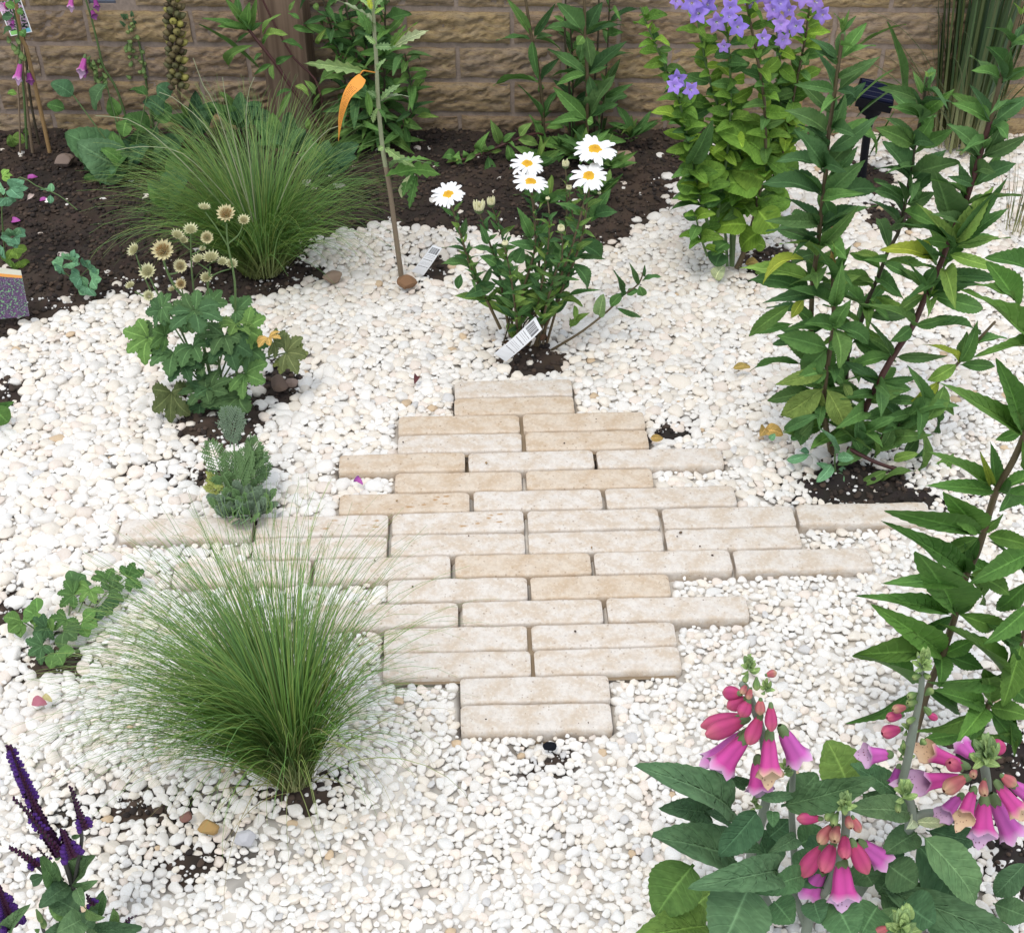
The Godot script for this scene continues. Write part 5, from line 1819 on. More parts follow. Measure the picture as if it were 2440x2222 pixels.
func foxglove() -> void:
	var q := thing("foxglove", "pink foxglove with drooping bells and broad downy leaves at the corner of the gravel", "foxglove", Vector3(0.315, 0, 0.651))
	var p := q
	# stalks
	stem(p, "stem", M.stem_silver, [Vector3(0.269, -0.03, 0.651), Vector3(0.234, 0.074, 0.651), Vector3(0.236, 0.133, 0.651), Vector3(0.239, 0.188, 0.651), Vector3(0.239, 0.221, 0.651), Vector3(0.231, 0.263, 0.651), Vector3(0.222, 0.307, 0.651), Vector3(0.203, 0.363, 0.651), Vector3(0.196, 0.376, 0.651)], 0.0065, 0.004)
	stem(p, "stem", M.stem_silver, [Vector3(0.306, -0.05, 0.631), Vector3(0.287, 0.066, 0.631), Vector3(0.276, 0.138, 0.631), Vector3(0.271, 0.187, 0.631), Vector3(0.269, 0.214, 0.631)], 0.005, 0.0034)
	stem(p, "stem", M.stem_silver, [Vector3(0.304, -0.018, 0.681), Vector3(0.288, 0.032, 0.681), Vector3(0.274, 0.064, 0.681), Vector3(0.262, 0.077, 0.681)], 0.005, 0.0045)
	stem(p, "stem", M.stem_silver, [Vector3(0.258, -0.046, 0.671), Vector3(0.248, 0.012, 0.671), Vector3(0.242, 0.051, 0.671)], 0.0055, 0.005)
	stem(p, "stem", M.stem_silver, [Vector3(0.294, 0.014, 0.701), Vector3(0.296, 0.064, 0.701), Vector3(0.31, 0.113, 0.701), Vector3(0.314, 0.19, 0.701), Vector3(0.309, 0.237, 0.701)], 0.006, 0.0045)
	stem(p, "stem", M.stem_silver, [Vector3(0.358, -0.002, 0.651), Vector3(0.368, 0.038, 0.651), Vector3(0.39, 0.102, 0.651), Vector3(0.405, 0.143, 0.651), Vector3(0.436, 0.119, 0.621), Vector3(0.485, 0.082, 0.601), Vector3(0.493, 0.149, 0.621), Vector3(0.473, 0.224, 0.631)], 0.0075, 0.005)
	stem(p, "stem", M.stem_silver, [Vector3(0.406, 0.139, 0.651), Vector3(0.398, 0.176, 0.651), Vector3(0.383, 0.212, 0.651), Vector3(0.382, 0.238, 0.651), Vector3(0.381, 0.276, 0.651), Vector3(0.379, 0.312, 0.651)], 0.0052, 0.0042)
	stem(p, "stem", M.stem_silver, [Vector3(0.379, 0.278, 0.651), Vector3(0.379, 0.294, 0.651), Vector3(0.379, 0.328, 0.651), Vector3(0.377, 0.367, 0.651), Vector3(0.371, 0.4, 0.651), Vector3(0.368, 0.41, 0.651)], 0.0042, 0.0026)
	# leaves
	l(p, "ovate", M.fox, 0.199, 0.199, 0.671, 0.097, 0.311, 0.701, 0.043, 0.08, 0.1)
	l(p, "ovate", M.fox, 0.182, 0.168, 0.651, 0.125, 0.208, 0.671, 0.028, 0.08, 0.1)
	l(p, "ovate", M.fox, 0.203, 0.155, 0.651, 0.175, 0.184, 0.661, 0.016, 0.10, 0.0)
	l(p, "ovate", M.fox, 0.207, 0.126, 0.681, 0.107, 0.225, 0.721, 0.050, 0.08, 0.1)
	l(p, "ovate", M.fox2, 0.218, 0.239, 0.701, 0.173, 0.218, 0.741, 0.033, 0.06, -0.3)
	l(p, "ovate", M.fox, 0.246, 0.148, 0.711, 0.145, 0.209, 0.771, 0.036, 0.16, 0.1)
	l(p, "ovate", M.fox3, 0.16, 0.134, 0.691, 0.117, 0.1, 0.731, 0.058, 0.06, 0.2)
	l(p, "ovate", M.fox3, 0.203, 0.036, 0.651, 0.154, 0.005, 0.671, 0.046, 0.08, 0.1)
	l(p, "ovate", M.fox, 0.213, 0.152, 0.731, 0.176, 0.126, 0.791, 0.067, 0.05, 0.1)
	l(p, "ovate", M.fox3, 0.179, 0.047, 0.711, 0.091, 0.122, 0.771, 0.046, 0.10, 0.1)
	l(p, "ovate", M.fox2, 0.274, 0.137, 0.711, 0.22, 0.154, 0.741, 0.027, 0.14, 0.1)
	l(p, "ovate", M.fox2, 0.247, 0.219, 0.681, 0.341, 0.26, 0.681, 0.033, 0.06, 0.1)
	l(p, "lance", M.fox, 0.222, 0.232, 0.681, 0.265, 0.237, 0.681, 0.012, 0.10, 0.0)
	l(p, "lance", M.fox2, 0.218, 0.201, 0.641, 0.196, 0.235, 0.651, 0.014, 0.06, 0.0)
	l(p, "ovate", M.fox, 0.279, 0.123, 0.651, 0.246, 0.141, 0.681, 0.018, 0.10, 0.0)
	l(p, "ovate", M.fox2, 0.238, 0.211, 0.681, 0.236, 0.211, 0.701, 0.014, 0.08, 0.0)
	l(p, "ovate", M.fox2, 0.231, 0.154, 0.691, 0.194, 0.169, 0.701, 0.015, 0.20, 0.3)
	l(p, "ovate", M.fox, 0.266, 0.111, 0.651, 0.244, 0.096, 0.671, 0.017, 0.10, 0.0)
	l(p, "ovate", M.fox2, 0.297, 0.055, 0.611, 0.325, 0.069, 0.601, 0.039, 0.06, 0.1)
	l(p, "ovate", M.fox2, 0.272, 0.111, 0.681, 0.303, 0.139, 0.681, 0.030, 0.06, 0.1)
	l(p, "ovate", M.fox2, 0.254, 0.062, 0.691, 0.269, 0.065, 0.721, 0.038, 0.08, 0.1)
	l(p, "ovate", M.fox2, 0.3, 0.059, 0.651, 0.331, 0.053, 0.671, 0.038, 0.08, 0.1)
	l(p, "ovate", M.fox2, 0.281, 0.119, 0.601, 0.313, 0.144, 0.581, 0.038, 0.05, 0.1)
	l(p, "ovate", M.fox2, 0.258, 0.083, 0.621, 0.281, 0.101, 0.611, 0.031, 0.06, 0.1)
	l(p, "ovate", M.fox2, 0.272, 0.003, 0.611, 0.239, 0.079, 0.601, 0.037, 0.05, 0.1)
	l(p, "ovate", M.fox3, 0.354, 0.116, 0.591, 0.328, 0.165, 0.551, 0.056, 0.06, 0.1)
	l(p, "ovate", M.fox2, 0.393, 0.153, 0.621, 0.34, 0.184, 0.601, 0.032, 0.08, 0.1)
	l(p, "ovate", M.fox, 0.395, 0.175, 0.661, 0.322, 0.196, 0.671, 0.031, 0.10, 0.1)
	l(p, "ovate", M.fox, 0.409, 0.149, 0.671, 0.47, 0.091, 0.721, 0.044, 0.10, -0.1)
	l(p, "ovate", M.fox2, 0.413, 0.126, 0.651, 0.368, 0.13, 0.681, 0.030, 0.10, 0.1)
	l(p, "ovate", M.fox2, 0.423, 0.08, 0.631, 0.491, 0.002, 0.651, 0.062, 0.08, 0.1)
	l(p, "ovate", M.fox, 0.376, 0.056, 0.671, 0.526, 0.014, 0.711, 0.040, 0.16, 0.1)
	l(p, "ovate", M.fox2, 0.427, 0.116, 0.641, 0.494, 0.078, 0.631, 0.029, 0.10, 0.1)
	l(p, "ovate", M.fox2, 0.387, 0.013, 0.651, 0.454, 0.012, 0.681, 0.052, 0.06, 0.1)
	l(p, "ovate", M.fox2, 0.456, -0.086, 0.651, 0.519, -0.038, 0.631, 0.065, 0.10, 0.1)
	l(p, "ovate", M.fox, 0.359, 0.005, 0.701, 0.39, 0.053, 0.701, 0.043, 0.12, 0.1)
	l(p, "ovate", M.fox2, 0.312, 0.093, 0.711, 0.328, 0.08, 0.751, 0.047, 0.08, 0.1)
	l(p, "ovate", M.fox2, 0.292, 0.09, 0.711, 0.293, 0.096, 0.741, 0.029, 0.08, 0.1)
	l(p, "ovate", M.fox, 0.517, 0.137, 0.701, 0.489, 0.09, 0.711, 0.026, 0.08, 0.1)
	l(p, "ovate", M.fox2, 0.502, 0.047, 0.691, 0.543, 0.033, 0.701, 0.030, 0.10, 0.1)
	l(p, "lance", M.fox, 0.416, 0.116, 0.631, 0.39, 0.169, 0.621, 0.016, 0.10, 0.0)
	l(p, "lance", M.silver, 0.407, 0.145, 0.651, 0.443, 0.142, 0.651, 0.012, 0.10, 0.0)
	l(p, "lance", M.silver, 0.395, 0.176, 0.671, 0.383, 0.188, 0.691, 0.014, 0.10, 0.0)
	l(p, "ovate", M.fox2, 0.388, 0.07, 0.631, 0.399, 0.055, 0.651, 0.037, 0.06, 0.1)
	l(p, "ovate", M.fox2, 0.414, 0.039, 0.631, 0.386, 0.015, 0.651, 0.041, 0.06, 0.1)
	l(p, "ovate", M.fox2, 0.361, 0.133, 0.601, 0.395, 0.102, 0.601, 0.028, 0.06, 0.1)
	l(p, "ovate", M.fox2, 0.393, 0.01, 0.681, 0.413, -0.006, 0.701, 0.046, 0.06, 0.1)
	l(p, "ovate", M.fox2, 0.332, 0.086, 0.671, 0.303, 0.098, 0.701, 0.039, 0.06, 0.1)
	l(p, "ovate", M.fox2, 0.395, 0.071, 0.701, 0.422, 0.071, 0.731, 0.049, 0.06, 0.1)
	l(p, "ovate", M.fox2, 0.38, 0.097, 0.671, 0.41, 0.086, 0.691, 0.042, 0.06, 0.1)
	l(p, "ovate", M.fox2, 0.368, 0.063, 0.701, 0.345, 0.058, 0.731, 0.045, 0.06, 0.1)
	l(p, "ovate", M.fox2, 0.437, 0.021, 0.681, 0.464, 0.014, 0.701, 0.040, 0.06, 0.1)
	l(p, "ovate", M.fox2, 0.353, 0.082, 0.651, 0.37, 0.058, 0.671, 0.040, 0.06, 0.1)
	l(p, "ovate", M.fox2, 0.317, 0.109, 0.651, 0.289, 0.114, 0.681, 0.039, 0.06, 0.1)
	l(p, "ovate", M.fox2, 0.306, 0.098, 0.671, 0.277, 0.106, 0.701, 0.042, 0.06, 0.1)
	l(p, "ovate", M.fox2, 0.445, 0.043, 0.621, 0.461, 0.034, 0.651, 0.038, 0.06, 0.1)
	# the left spike
	p = fox_spike(q, Vector3(0.212, 0.347, 0.651))
	bell(p, Vector3(0.207, 0.323, 0.651), Vector3(0.167, 0.313, 0.661), 0.0217, 1)
	bell(p, Vector3(0.207, 0.316, 0.641), Vector3(0.168, 0.291, 0.631), 0.0193, 1)
	bell(p, Vector3(0.209, 0.305, 0.651), Vector3(0.177, 0.242, 0.641), 0.0263, 5)
	bell(p, Vector3(0.207, 0.311, 0.661), Vector3(0.181, 0.272, 0.671), 0.0313, 0)
	bell(p, Vector3(0.217, 0.341, 0.661), Vector3(0.204, 0.323, 0.681), 0.0180, 1)
	bell(p, Vector3(0.225, 0.357, 0.661), Vector3(0.224, 0.342, 0.681), 0.0140, 1)
	bell(p, Vector3(0.228, 0.315, 0.661), Vector3(0.227, 0.285, 0.691), 0.0269, 4)
	bell(p, Vector3(0.242, 0.309, 0.651), Vector3(0.263, 0.271, 0.661), 0.0289, 5)
	bell(p, Vector3(0.223, 0.263, 0.651), Vector3(0.225, 0.234, 0.671), 0.0294, 0)
	bell(p, Vector3(0.203, 0.363, 0.661), Vector3(0.195, 0.352, 0.671), 0.0162, 1)
	bell(p, Vector3(0.204, 0.355, 0.651), Vector3(0.186, 0.342, 0.651), 0.0163, 1)
	bell(p, Vector3(0.197, 0.362, 0.651), Vector3(0.182, 0.352, 0.641), 0.0162, 1)
	bell(p, Vector3(0.214, 0.365, 0.661), Vector3(0.213, 0.354, 0.671), 0.0116, 2)
	bell(p, Vector3(0.207, 0.396, 0.661), Vector3(0.206, 0.39, 0.671), 0.0084, 3)
	bell(p, Vector3(0.198, 0.386, 0.661), Vector3(0.192, 0.385, 0.671), 0.0081, 2)
	bell(p, Vector3(0.203, 0.381, 0.661), Vector3(0.199, 0.377, 0.671), 0.0081, 2)
	bell(p, Vector3(0.218, 0.388, 0.651), Vector3(0.228, 0.391, 0.651), 0.0088, 2)
	bell(p, Vector3(0.198, 0.401, 0.661), Vector3(0.193, 0.402, 0.671), 0.0067, 3)
	calyx_tip(p, Vector3(0.2, 0.4, 0.651), 0.0103, 20)
	calyx_tip(p, Vector3(0.22, 0.367, 0.651), 0.0089, 12)
	# the middle spike
	p = fox_spike(q, Vector3(0.312, 0.18, 0.691))
	bell(p, Vector3(0.286, 0.222, 0.701), Vector3(0.262, 0.223, 0.701), 0.0138, 1)
	bell(p, Vector3(0.297, 0.235, 0.701), Vector3(0.287, 0.234, 0.711), 0.0097, 3)
	bell(p, Vector3(0.301, 0.232, 0.701), Vector3(0.292, 0.24, 0.721), 0.0097, 3)
	bell(p, Vector3(0.312, 0.228, 0.701), Vector3(0.31, 0.234, 0.721), 0.0102, 2)
	bell(p, Vector3(0.317, 0.225, 0.701), Vector3(0.324, 0.213, 0.711), 0.0110, 2)
	bell(p, Vector3(0.298, 0.212, 0.701), Vector3(0.282, 0.21, 0.721), 0.0151, 2)
	bell(p, Vector3(0.305, 0.21, 0.701), Vector3(0.293, 0.227, 0.731), 0.0139, 2)
	bell(p, Vector3(0.314, 0.196, 0.701), Vector3(0.307, 0.198, 0.731), 0.0161, 1)
	bell(p, Vector3(0.298, 0.164, 0.691), Vector3(0.274, 0.14, 0.711), 0.0215, 1)
	bell(p, Vector3(0.304, 0.182, 0.701), Vector3(0.288, 0.176, 0.731), 0.0202, 1)
	bell(p, Vector3(0.322, 0.184, 0.701), Vector3(0.337, 0.158, 0.721), 0.0207, 1)
	bell(p, Vector3(0.338, 0.153, 0.681), Vector3(0.369, 0.12, 0.681), 0.0276, 5)
	bell(p, Vector3(0.303, 0.123, 0.691), Vector3(0.288, 0.088, 0.701), 0.0296, 5)
	bell(p, Vector3(0.316, 0.152, 0.701), Vector3(0.317, 0.123, 0.731), 0.0346, 0)
	bell(p, Vector3(0.306, 0.248, 0.701), Vector3(0.305, 0.242, 0.711), 0.0079, 3)
	calyx_tip(p, Vector3(0.306, 0.244, 0.701), 0.0119, 18)
	# the right spike
	p = fox_spike(q, Vector3(0.475, 0.213, 0.631))
	bell(p, Vector3(0.458, 0.213, 0.631), Vector3(0.415, 0.227, 0.621), 0.0249, 4)
	bell(p, Vector3(0.472, 0.203, 0.611), Vector3(0.465, 0.199, 0.591), 0.0233, 5)
	bell(p, Vector3(0.462, 0.194, 0.631), Vector3(0.401, 0.213, 0.651), 0.0269, 0)
	bell(p, Vector3(0.451, 0.221, 0.651), Vector3(0.422, 0.226, 0.671), 0.0191, 2)
	bell(p, Vector3(0.442, 0.233, 0.651), Vector3(0.424, 0.257, 0.661), 0.0163, 1)
	bell(p, Vector3(0.461, 0.165, 0.631), Vector3(0.438, 0.157, 0.651), 0.0225, 5)
	bell(p, Vector3(0.462, 0.202, 0.651), Vector3(0.446, 0.192, 0.681), 0.0229, 4)
	bell(p, Vector3(0.465, 0.229, 0.661), Vector3(0.454, 0.244, 0.691), 0.0119, 2)
	bell(p, Vector3(0.476, 0.186, 0.651), Vector3(0.472, 0.16, 0.681), 0.0314, 0)
	bell(p, Vector3(0.495, 0.162, 0.631), Vector3(0.521, 0.118, 0.651), 0.0310, 5)
	bell(p, Vector3(0.483, 0.212, 0.651), Vector3(0.507, 0.187, 0.671), 0.0237, 4)
	bell(p, Vector3(0.486, 0.223, 0.651), Vector3(0.499, 0.219, 0.661), 0.0145, 2)
	bell(p, Vector3(0.509, 0.185, 0.631), Vector3(0.541, 0.157, 0.631), 0.0242, 5)
	bell(p, Vector3(0.49, 0.214, 0.611), Vector3(0.504, 0.211, 0.601), 0.0195, 1)
	bell(p, Vector3(0.453, 0.245, 0.661), Vector3(0.442, 0.261, 0.681), 0.0093, 2)
	calyx_tip(p, Vector3(0.462, 0.255, 0.651), 0.0188, 30)
	# the tall green spike
	p = fox_spike(q, Vector3(0.385, 0.308, 0.641))
	bell(p, Vector3(0.368, 0.249, 0.641), Vector3(0.342, 0.248, 0.641), 0.0253, 5)
	bell(p, Vector3(0.372, 0.29, 0.641), Vector3(0.35, 0.296, 0.651), 0.0160, 1)
	bell(p, Vector3(0.37, 0.311, 0.641), Vector3(0.351, 0.32, 0.651), 0.0116, 1)
	bell(p, Vector3(0.372, 0.324, 0.641), Vector3(0.355, 0.332, 0.651), 0.0105, 2)
	bell(p, Vector3(0.383, 0.219, 0.631), Vector3(0.379, 0.203, 0.641), 0.0165, 6)
	bell(p, Vector3(0.402, 0.197, 0.621), Vector3(0.409, 0.173, 0.621), 0.0168, 6)
	bell(p, Vector3(0.399, 0.301, 0.631), Vector3(0.41, 0.293, 0.631), 0.0089, 1)
	bell(p, Vector3(0.377, 0.343, 0.651), Vector3(0.364, 0.353, 0.661), 0.0095, 3)
	bell(p, Vector3(0.383, 0.353, 0.651), Vector3(0.389, 0.361, 0.651), 0.0086, 3)
	bell(p, Vector3(0.374, 0.356, 0.651), Vector3(0.363, 0.363, 0.661), 0.0086, 3)
	bell(p, Vector3(0.385, 0.335, 0.651), Vector3(0.393, 0.325, 0.651), 0.0078, 3)
	bell(p, Vector3(0.38, 0.32, 0.651), Vector3(0.368, 0.324, 0.661), 0.0078, 3)
	bell(p, Vector3(0.391, 0.277, 0.651), Vector3(0.395, 0.282, 0.651), 0.0089, 3)
	bell(p, Vector3(0.375, 0.384, 0.651), Vector3(0.363, 0.39, 0.661), 0.0071, 3)
	bell(p, Vector3(0.376, 0.386, 0.651), Vector3(0.378, 0.39, 0.661), 0.0071, 3)
	calyx_tip(p, Vector3(0.372, 0.399, 0.651), 0.0123, 22)
	calyx_tip(p, Vector3(0.379, 0.287, 0.641), 0.0109, 10)
	calyx_tip(p, Vector3(0.38, 0.248, 0.641), 0.0119, 10)
	calyx_tip(p, Vector3(0.373, 0.234, 0.681), 0.0139, 14)
	bell(p, Vector3(0.371, 0.223, 0.681), Vector3(0.364, 0.232, 0.701), 0.0081, 3)
	calyx_tip(p, Vector3(0.222, 0.207, 0.671), 0.0089, 10)
	calyx_tip(p, Vector3(0.253, 0.24, 0.651), 0.0119, 10)
	calyx_tip(p, Vector3(0.455, 0.099, 0.631), 0.0119, 12)
	# a spike just coming up
	p = fox_spike(q, Vector3(0.385, 0.064, 0.731))
	calyx_tip(p, Vector3(0.385, 0.067, 0.731), 0.0218, 22)
	bell(p, Vector3(0.374, 0.068, 0.731), Vector3(0.359, 0.055, 0.731), 0.0112, 2)


func daisy() -> void:
	var p := thing("daisy_plant", "ox-eye daisy clump with five white flowers in the gravel behind the pavers", "daisy", Vector3(0.011, 0, -0.485))
	var dm := [M.dai, M.dai, M.dai2, M.dai3]
	var lines: Array = []
	# flower stalks
	lines.append(stem(p, "stem", M.stem_brown, [Vector3(0.035, -0.001, -0.485), Vector3(0.069, 0.105, -0.475), Vector3(0.093, 0.178, -0.465), Vector3(0.108, 0.241, -0.465), Vector3(0.118, 0.321, -0.475), Vector3(0.126, 0.36, -0.495)], 0.0030, 0.0014))
	lines.append(stem(p, "stem", M.stem_brown, [Vector3(0.03, 0, -0.485), Vector3(0.057, 0.103, -0.465), Vector3(0.087, 0.217, -0.445), Vector3(0.105, 0.293, -0.445), Vector3(0.112, 0.337, -0.455)], 0.0030, 0.0014))
	lines.append(stem(p, "stem", M.stem_brown, [Vector3(0.015, 0, -0.485), Vector3(0.035, 0.108, -0.515), Vector3(0.038, 0.183, -0.525), Vector3(0.029, 0.26, -0.525), Vector3(0.019, 0.318, -0.535)], 0.0030, 0.0014))
	lines.append(stem(p, "stem", M.stem_brown, [Vector3(0.006, 0, -0.485), Vector3(0.007, 0.106, -0.475), Vector3(0.029, 0.2, -0.475), Vector3(0.027, 0.267, -0.485), Vector3(0.022, 0.312, -0.485)], 0.0030, 0.0014))
	lines.append(stem(p, "stem", M.stem_brown, [Vector3(-0.03, 0.036, -0.485), Vector3(-0.057, 0.107, -0.485), Vector3(-0.077, 0.163, -0.475), Vector3(-0.095, 0.239, -0.475), Vector3(-0.11, 0.298, -0.475)], 0.0030, 0.0014))
	lines.append(stem(p, "stem", M.stem_brown, [Vector3(-0.013, 0.018, -0.485), Vector3(-0.024, 0.094, -0.495), Vector3(-0.035, 0.163, -0.495), Vector3(-0.05, 0.216, -0.495), Vector3(-0.062, 0.262, -0.495)], 0.0030, 0.0013))
	lines.append(stem(p, "stem", M.stem_brown, [Vector3(-0.009, 0.012, -0.485), Vector3(-0.012, 0.102, -0.525), Vector3(-0.022, 0.179, -0.535), Vector3(-0.032, 0.219, -0.535), Vector3(-0.041, 0.25, -0.535)], 0.0026, 0.0011))
	lines.append(stem(p, "stem", M.stem_brown, [Vector3(0.044, 0.002, -0.485), Vector3(0.064, 0.101, -0.525), Vector3(0.083, 0.184, -0.545), Vector3(0.085, 0.263, -0.545), Vector3(0.082, 0.314, -0.545)], 0.0026, 0.0011))
	lines.append(stem(p, "stem", M.stem_brown, [Vector3(0.051, 0.005, -0.485), Vector3(0.079, 0.119, -0.495), Vector3(0.097, 0.194, -0.505), Vector3(0.091, 0.259, -0.505), Vector3(0.086, 0.292, -0.505)], 0.0026, 0.0011))
	lines.append(stem(p, "stem", M.stem_brown, [Vector3(0.02, 0, -0.485), Vector3(0.036, 0.119, -0.455), Vector3(0.048, 0.205, -0.445), Vector3(0.052, 0.269, -0.445), Vector3(0.049, 0.302, -0.455)], 0.0026, 0.0011))
	lines.append(stem(p, "stem", M.stem_brown, [Vector3(0.001, 0.003, -0.485), Vector3(-0.007, 0.132, -0.435), Vector3(-0.017, 0.211, -0.425), Vector3(-0.022, 0.237, -0.425)], 0.0026, 0.0012))
	lines.append(stem(p, "stem", M.stem_brown, [Vector3(0.032, -0.001, -0.485), Vector3(0.059, 0.178, -0.425), Vector3(0.072, 0.223, -0.415), Vector3(0.069, 0.267, -0.415)], 0.0026, 0.0012))
	for i in lines.size():
		dress(p, lines[i], 28, 0.045, 0.0108, "lance", dm, 0.2, 0.93, 0.9, 0.5)
	daisy_head(p, Vector3(0.126, 0.369, -0.495), 0.0351, Vector3(0.03, 1, 0.22), 24)
	daisy_head(p, Vector3(0.114, 0.344, -0.455), 0.0313, Vector3(-0.08, 1, 0.28), 22)
	daisy_head(p, Vector3(0.018, 0.325, -0.535), 0.0284, Vector3(0.02, 1, 0.25), 21)
	daisy_head(p, Vector3(0.022, 0.319, -0.485), 0.0303, Vector3(0.12, 1, 0.1), 20)
	daisy_head(p, Vector3(-0.111, 0.305, -0.475), 0.0269, Vector3(-0.1, 1, 0.3), 20)
	daisy_bud(p, Vector3(-0.062, 0.267, -0.495), 0.0091, 1.0)
	daisy_bud(p, Vector3(-0.042, 0.254, -0.535), 0.0072, 0.8)
	daisy_bud(p, Vector3(0.082, 0.317, -0.545), 0.0063, 0.7)
	daisy_bud(p, Vector3(0.086, 0.296, -0.505), 0.0053, 0.4)
	daisy_bud(p, Vector3(0.049, 0.306, -0.455), 0.0041, 0.1)
	daisy_bud(p, Vector3(-0.021, 0.242, -0.425), 0.0063, 0.2)
	daisy_bud(p, Vector3(0.069, 0.272, -0.415), 0.0065, 0.5)
	daisy_bud(p, Vector3(0.136, 0.286, -0.505), 0.0034, 0.1)
	l(p, "lance", M.dai, -0.079, 0.162, -0.485, -0.128, 0.175, -0.478, 0.019, 0.10, 0.4)
	l(p, "lance", M.dai, -0.081, 0.189, -0.485, -0.125, 0.208, -0.475, 0.013, 0.10, 0.2)
	l(p, "lance", M.dai, -0.088, 0.181, -0.485, -0.074, 0.2, -0.488, 0.016, 0.10, -0.4)
	l(p, "lance", M.dai2, -0.091, 0.218, -0.485, -0.084, 0.252, -0.493, 0.011, 0.06, -0.1)
	l(p, "lance", M.dai2, -0.079, 0.157, -0.485, -0.099, 0.172, -0.491, 0.007, 0.06, 0.3)
	l(p, "lance", M.dai, -0.095, 0.149, -0.485, -0.101, 0.121, -0.481, 0.014, 0.10, 0.1)
	l(p, "lance", M.dai, -0.042, 0.19, -0.485, -0.076, 0.204, -0.479, 0.011, 0.10, 0.2)
	l(p, "lance", M.dai, -0.048, 0.206, -0.485, -0.061, 0.246, -0.482, 0.012, 0.06, -0.4)
	l(p, "lance", M.dai2, -0.016, 0.211, -0.485, -0.009, 0.223, -0.481, 0.007, 0.06, 0.2)
	l(p, "lance", M.dai2, -0.025, 0.219, -0.485, -0.016, 0.237, -0.483, 0.006, 0.06, 0.0)
	l(p, "lance", M.dai2, -0.031, 0.232, -0.485, -0.044, 0.256, -0.48, 0.006, 0.06, -0.4)
	l(p, "lance", M.dai, -0.036, 0.128, -0.485, -0.09, 0.113, -0.47, 0.022, 0.10, -0.2)
	l(p, "lance", M.dai3, -0.045, 0.098, -0.485, -0.109, 0.097, -0.5, 0.014, 0.10, -0.2)
	l(p, "lance", M.dai, -0.003, 0.111, -0.485, -0.036, 0.14, -0.475, 0.022, 0.10, -0.3)
	l(p, "lance", M.dai, 0.006, 0.13, -0.485, 0.046, 0.154, -0.474, 0.020, 0.08, 0.4)
	l(p, "lance", M.dai, 0.024, 0.218, -0.485, 0.002, 0.275, -0.481, 0.019, 0.06, -0.1)
	l(p, "lance", M.dai2, 0.025, 0.21, -0.485, 0.006, 0.226, -0.483, 0.008, 0.06, 0.2)
	l(p, "lance", M.dai, 0.036, 0.218, -0.485, 0.057, 0.256, -0.474, 0.014, 0.06, 0.1)
	l(p, "lance", M.dai, 0.034, 0.199, -0.485, -0.013, 0.213, -0.476, 0.017, 0.10, -0.4)
	l(p, "lance", M.dai, 0.053, 0.167, -0.485, 0.049, 0.202, -0.492, 0.026, 0.06, -0.2)
	l(p, "lance", M.dai, 0.069, 0.164, -0.485, 0.051, 0.221, -0.471, 0.029, 0.06, -0.2)
	l(p, "lance", M.dai, 0.073, 0.171, -0.485, 0.114, 0.197, -0.479, 0.022, 0.08, -0.4)
	l(p, "lance", M.dai, 0.098, 0.206, -0.485, 0.147, 0.165, -0.499, 0.027, 0.10, -0.2)
	l(p, "lance", M.dai2, 0.094, 0.178, -0.485, 0.147, 0.18, -0.474, 0.010, 0.08, 0.2)
	l(p, "lance", M.dai2, 0.092, 0.166, -0.485, 0.118, 0.119, -0.472, 0.027, 0.25, -0.2)
	l(p, "lance", M.dai, 0.086, 0.102, -0.485, 0.149, 0.115, -0.479, 0.013, 0.06, -0.0)
	l(p, "lance", M.dai3, 0.058, 0.099, -0.485, 0.113, 0.082, -0.482, 0.019, 0.10, -0.3)
	l(p, "lance", M.dai3, 0.098, 0.082, -0.485, 0.098, 0.058, -0.473, 0.011, 0.08, -0.3)
	l(p, "lance", M.dai3, 0.099, 0.053, -0.485, 0.123, 0.074, -0.472, 0.011, 0.08, 0.4)
	l(p, "narrow", M.dai3, 0.001, 0.052, -0.485, -0.069, 0.081, -0.509, 0.011, 0.10, -0.0)
	l(p, "ellip", M.dai3, -0.006, 0.016, -0.485, -0.018, 0.055, -0.474, 0.019, 0.08, 0.4)
	l(p, "lance", M.dai3, 0.006, 0.08, -0.485, 0.045, 0.118, -0.483, 0.023, 0.08, -0.2)
	l(p, "lance", M.dai, -0.024, 0.095, -0.485, -0.072, 0.084, -0.492, 0.012, 0.10, 0.4)
	l(p, "lance", M.dai, 0.111, 0.221, -0.485, 0.085, 0.242, -0.49, 0.024, 0.08, 0.1)
	l(p, "lance", M.dai, 0.122, 0.244, -0.485, 0.154, 0.298, -0.498, 0.020, 0.06, 0.0)
	l(p, "lance", M.dai, 0.126, 0.255, -0.485, 0.162, 0.273, -0.469, 0.021, 0.08, -0.3)
	l(p, "lance", M.dai, 0.102, 0.258, -0.485, 0.065, 0.289, -0.471, 0.017, 0.08, 0.0)
	l(p, "ellip", M.dai3, 0.105, 0.291, -0.485, 0.097, 0.314, -0.477, 0.012, 0.06, 0.2)
	l(p, "lance", M.dai, 0.09, 0.134, -0.485, 0.071, 0.164, -0.49, 0.026, 0.08, 0.4)
	l(p, "lance", M.dai, 0.085, 0.142, -0.485, 0.067, 0.116, -0.483, 0.024, 0.10, -0.4)
	l(p, "lance", M.dai, -0.026, 0.147, -0.485, -0.049, 0.177, -0.498, 0.021, 0.08, -0.0)
	l(p, "lance", M.dai, -0.035, 0.166, -0.485, -0.062, 0.184, -0.484, 0.019, 0.10, -0.2)
	l(p, "lance", M.dai, -0.005, 0.147, -0.485, -0.033, 0.16, -0.491, 0.024, 0.08, -0.1)
	l(p, "lance", M.dai, -0.003, 0.168, -0.485, 0.011, 0.199, -0.487, 0.021, 0.08, 0.3)
	l(p, "lance", M.dai, 0.025, 0.151, -0.485, 0.011, 0.18, -0.496, 0.024, 0.08, 0.2)
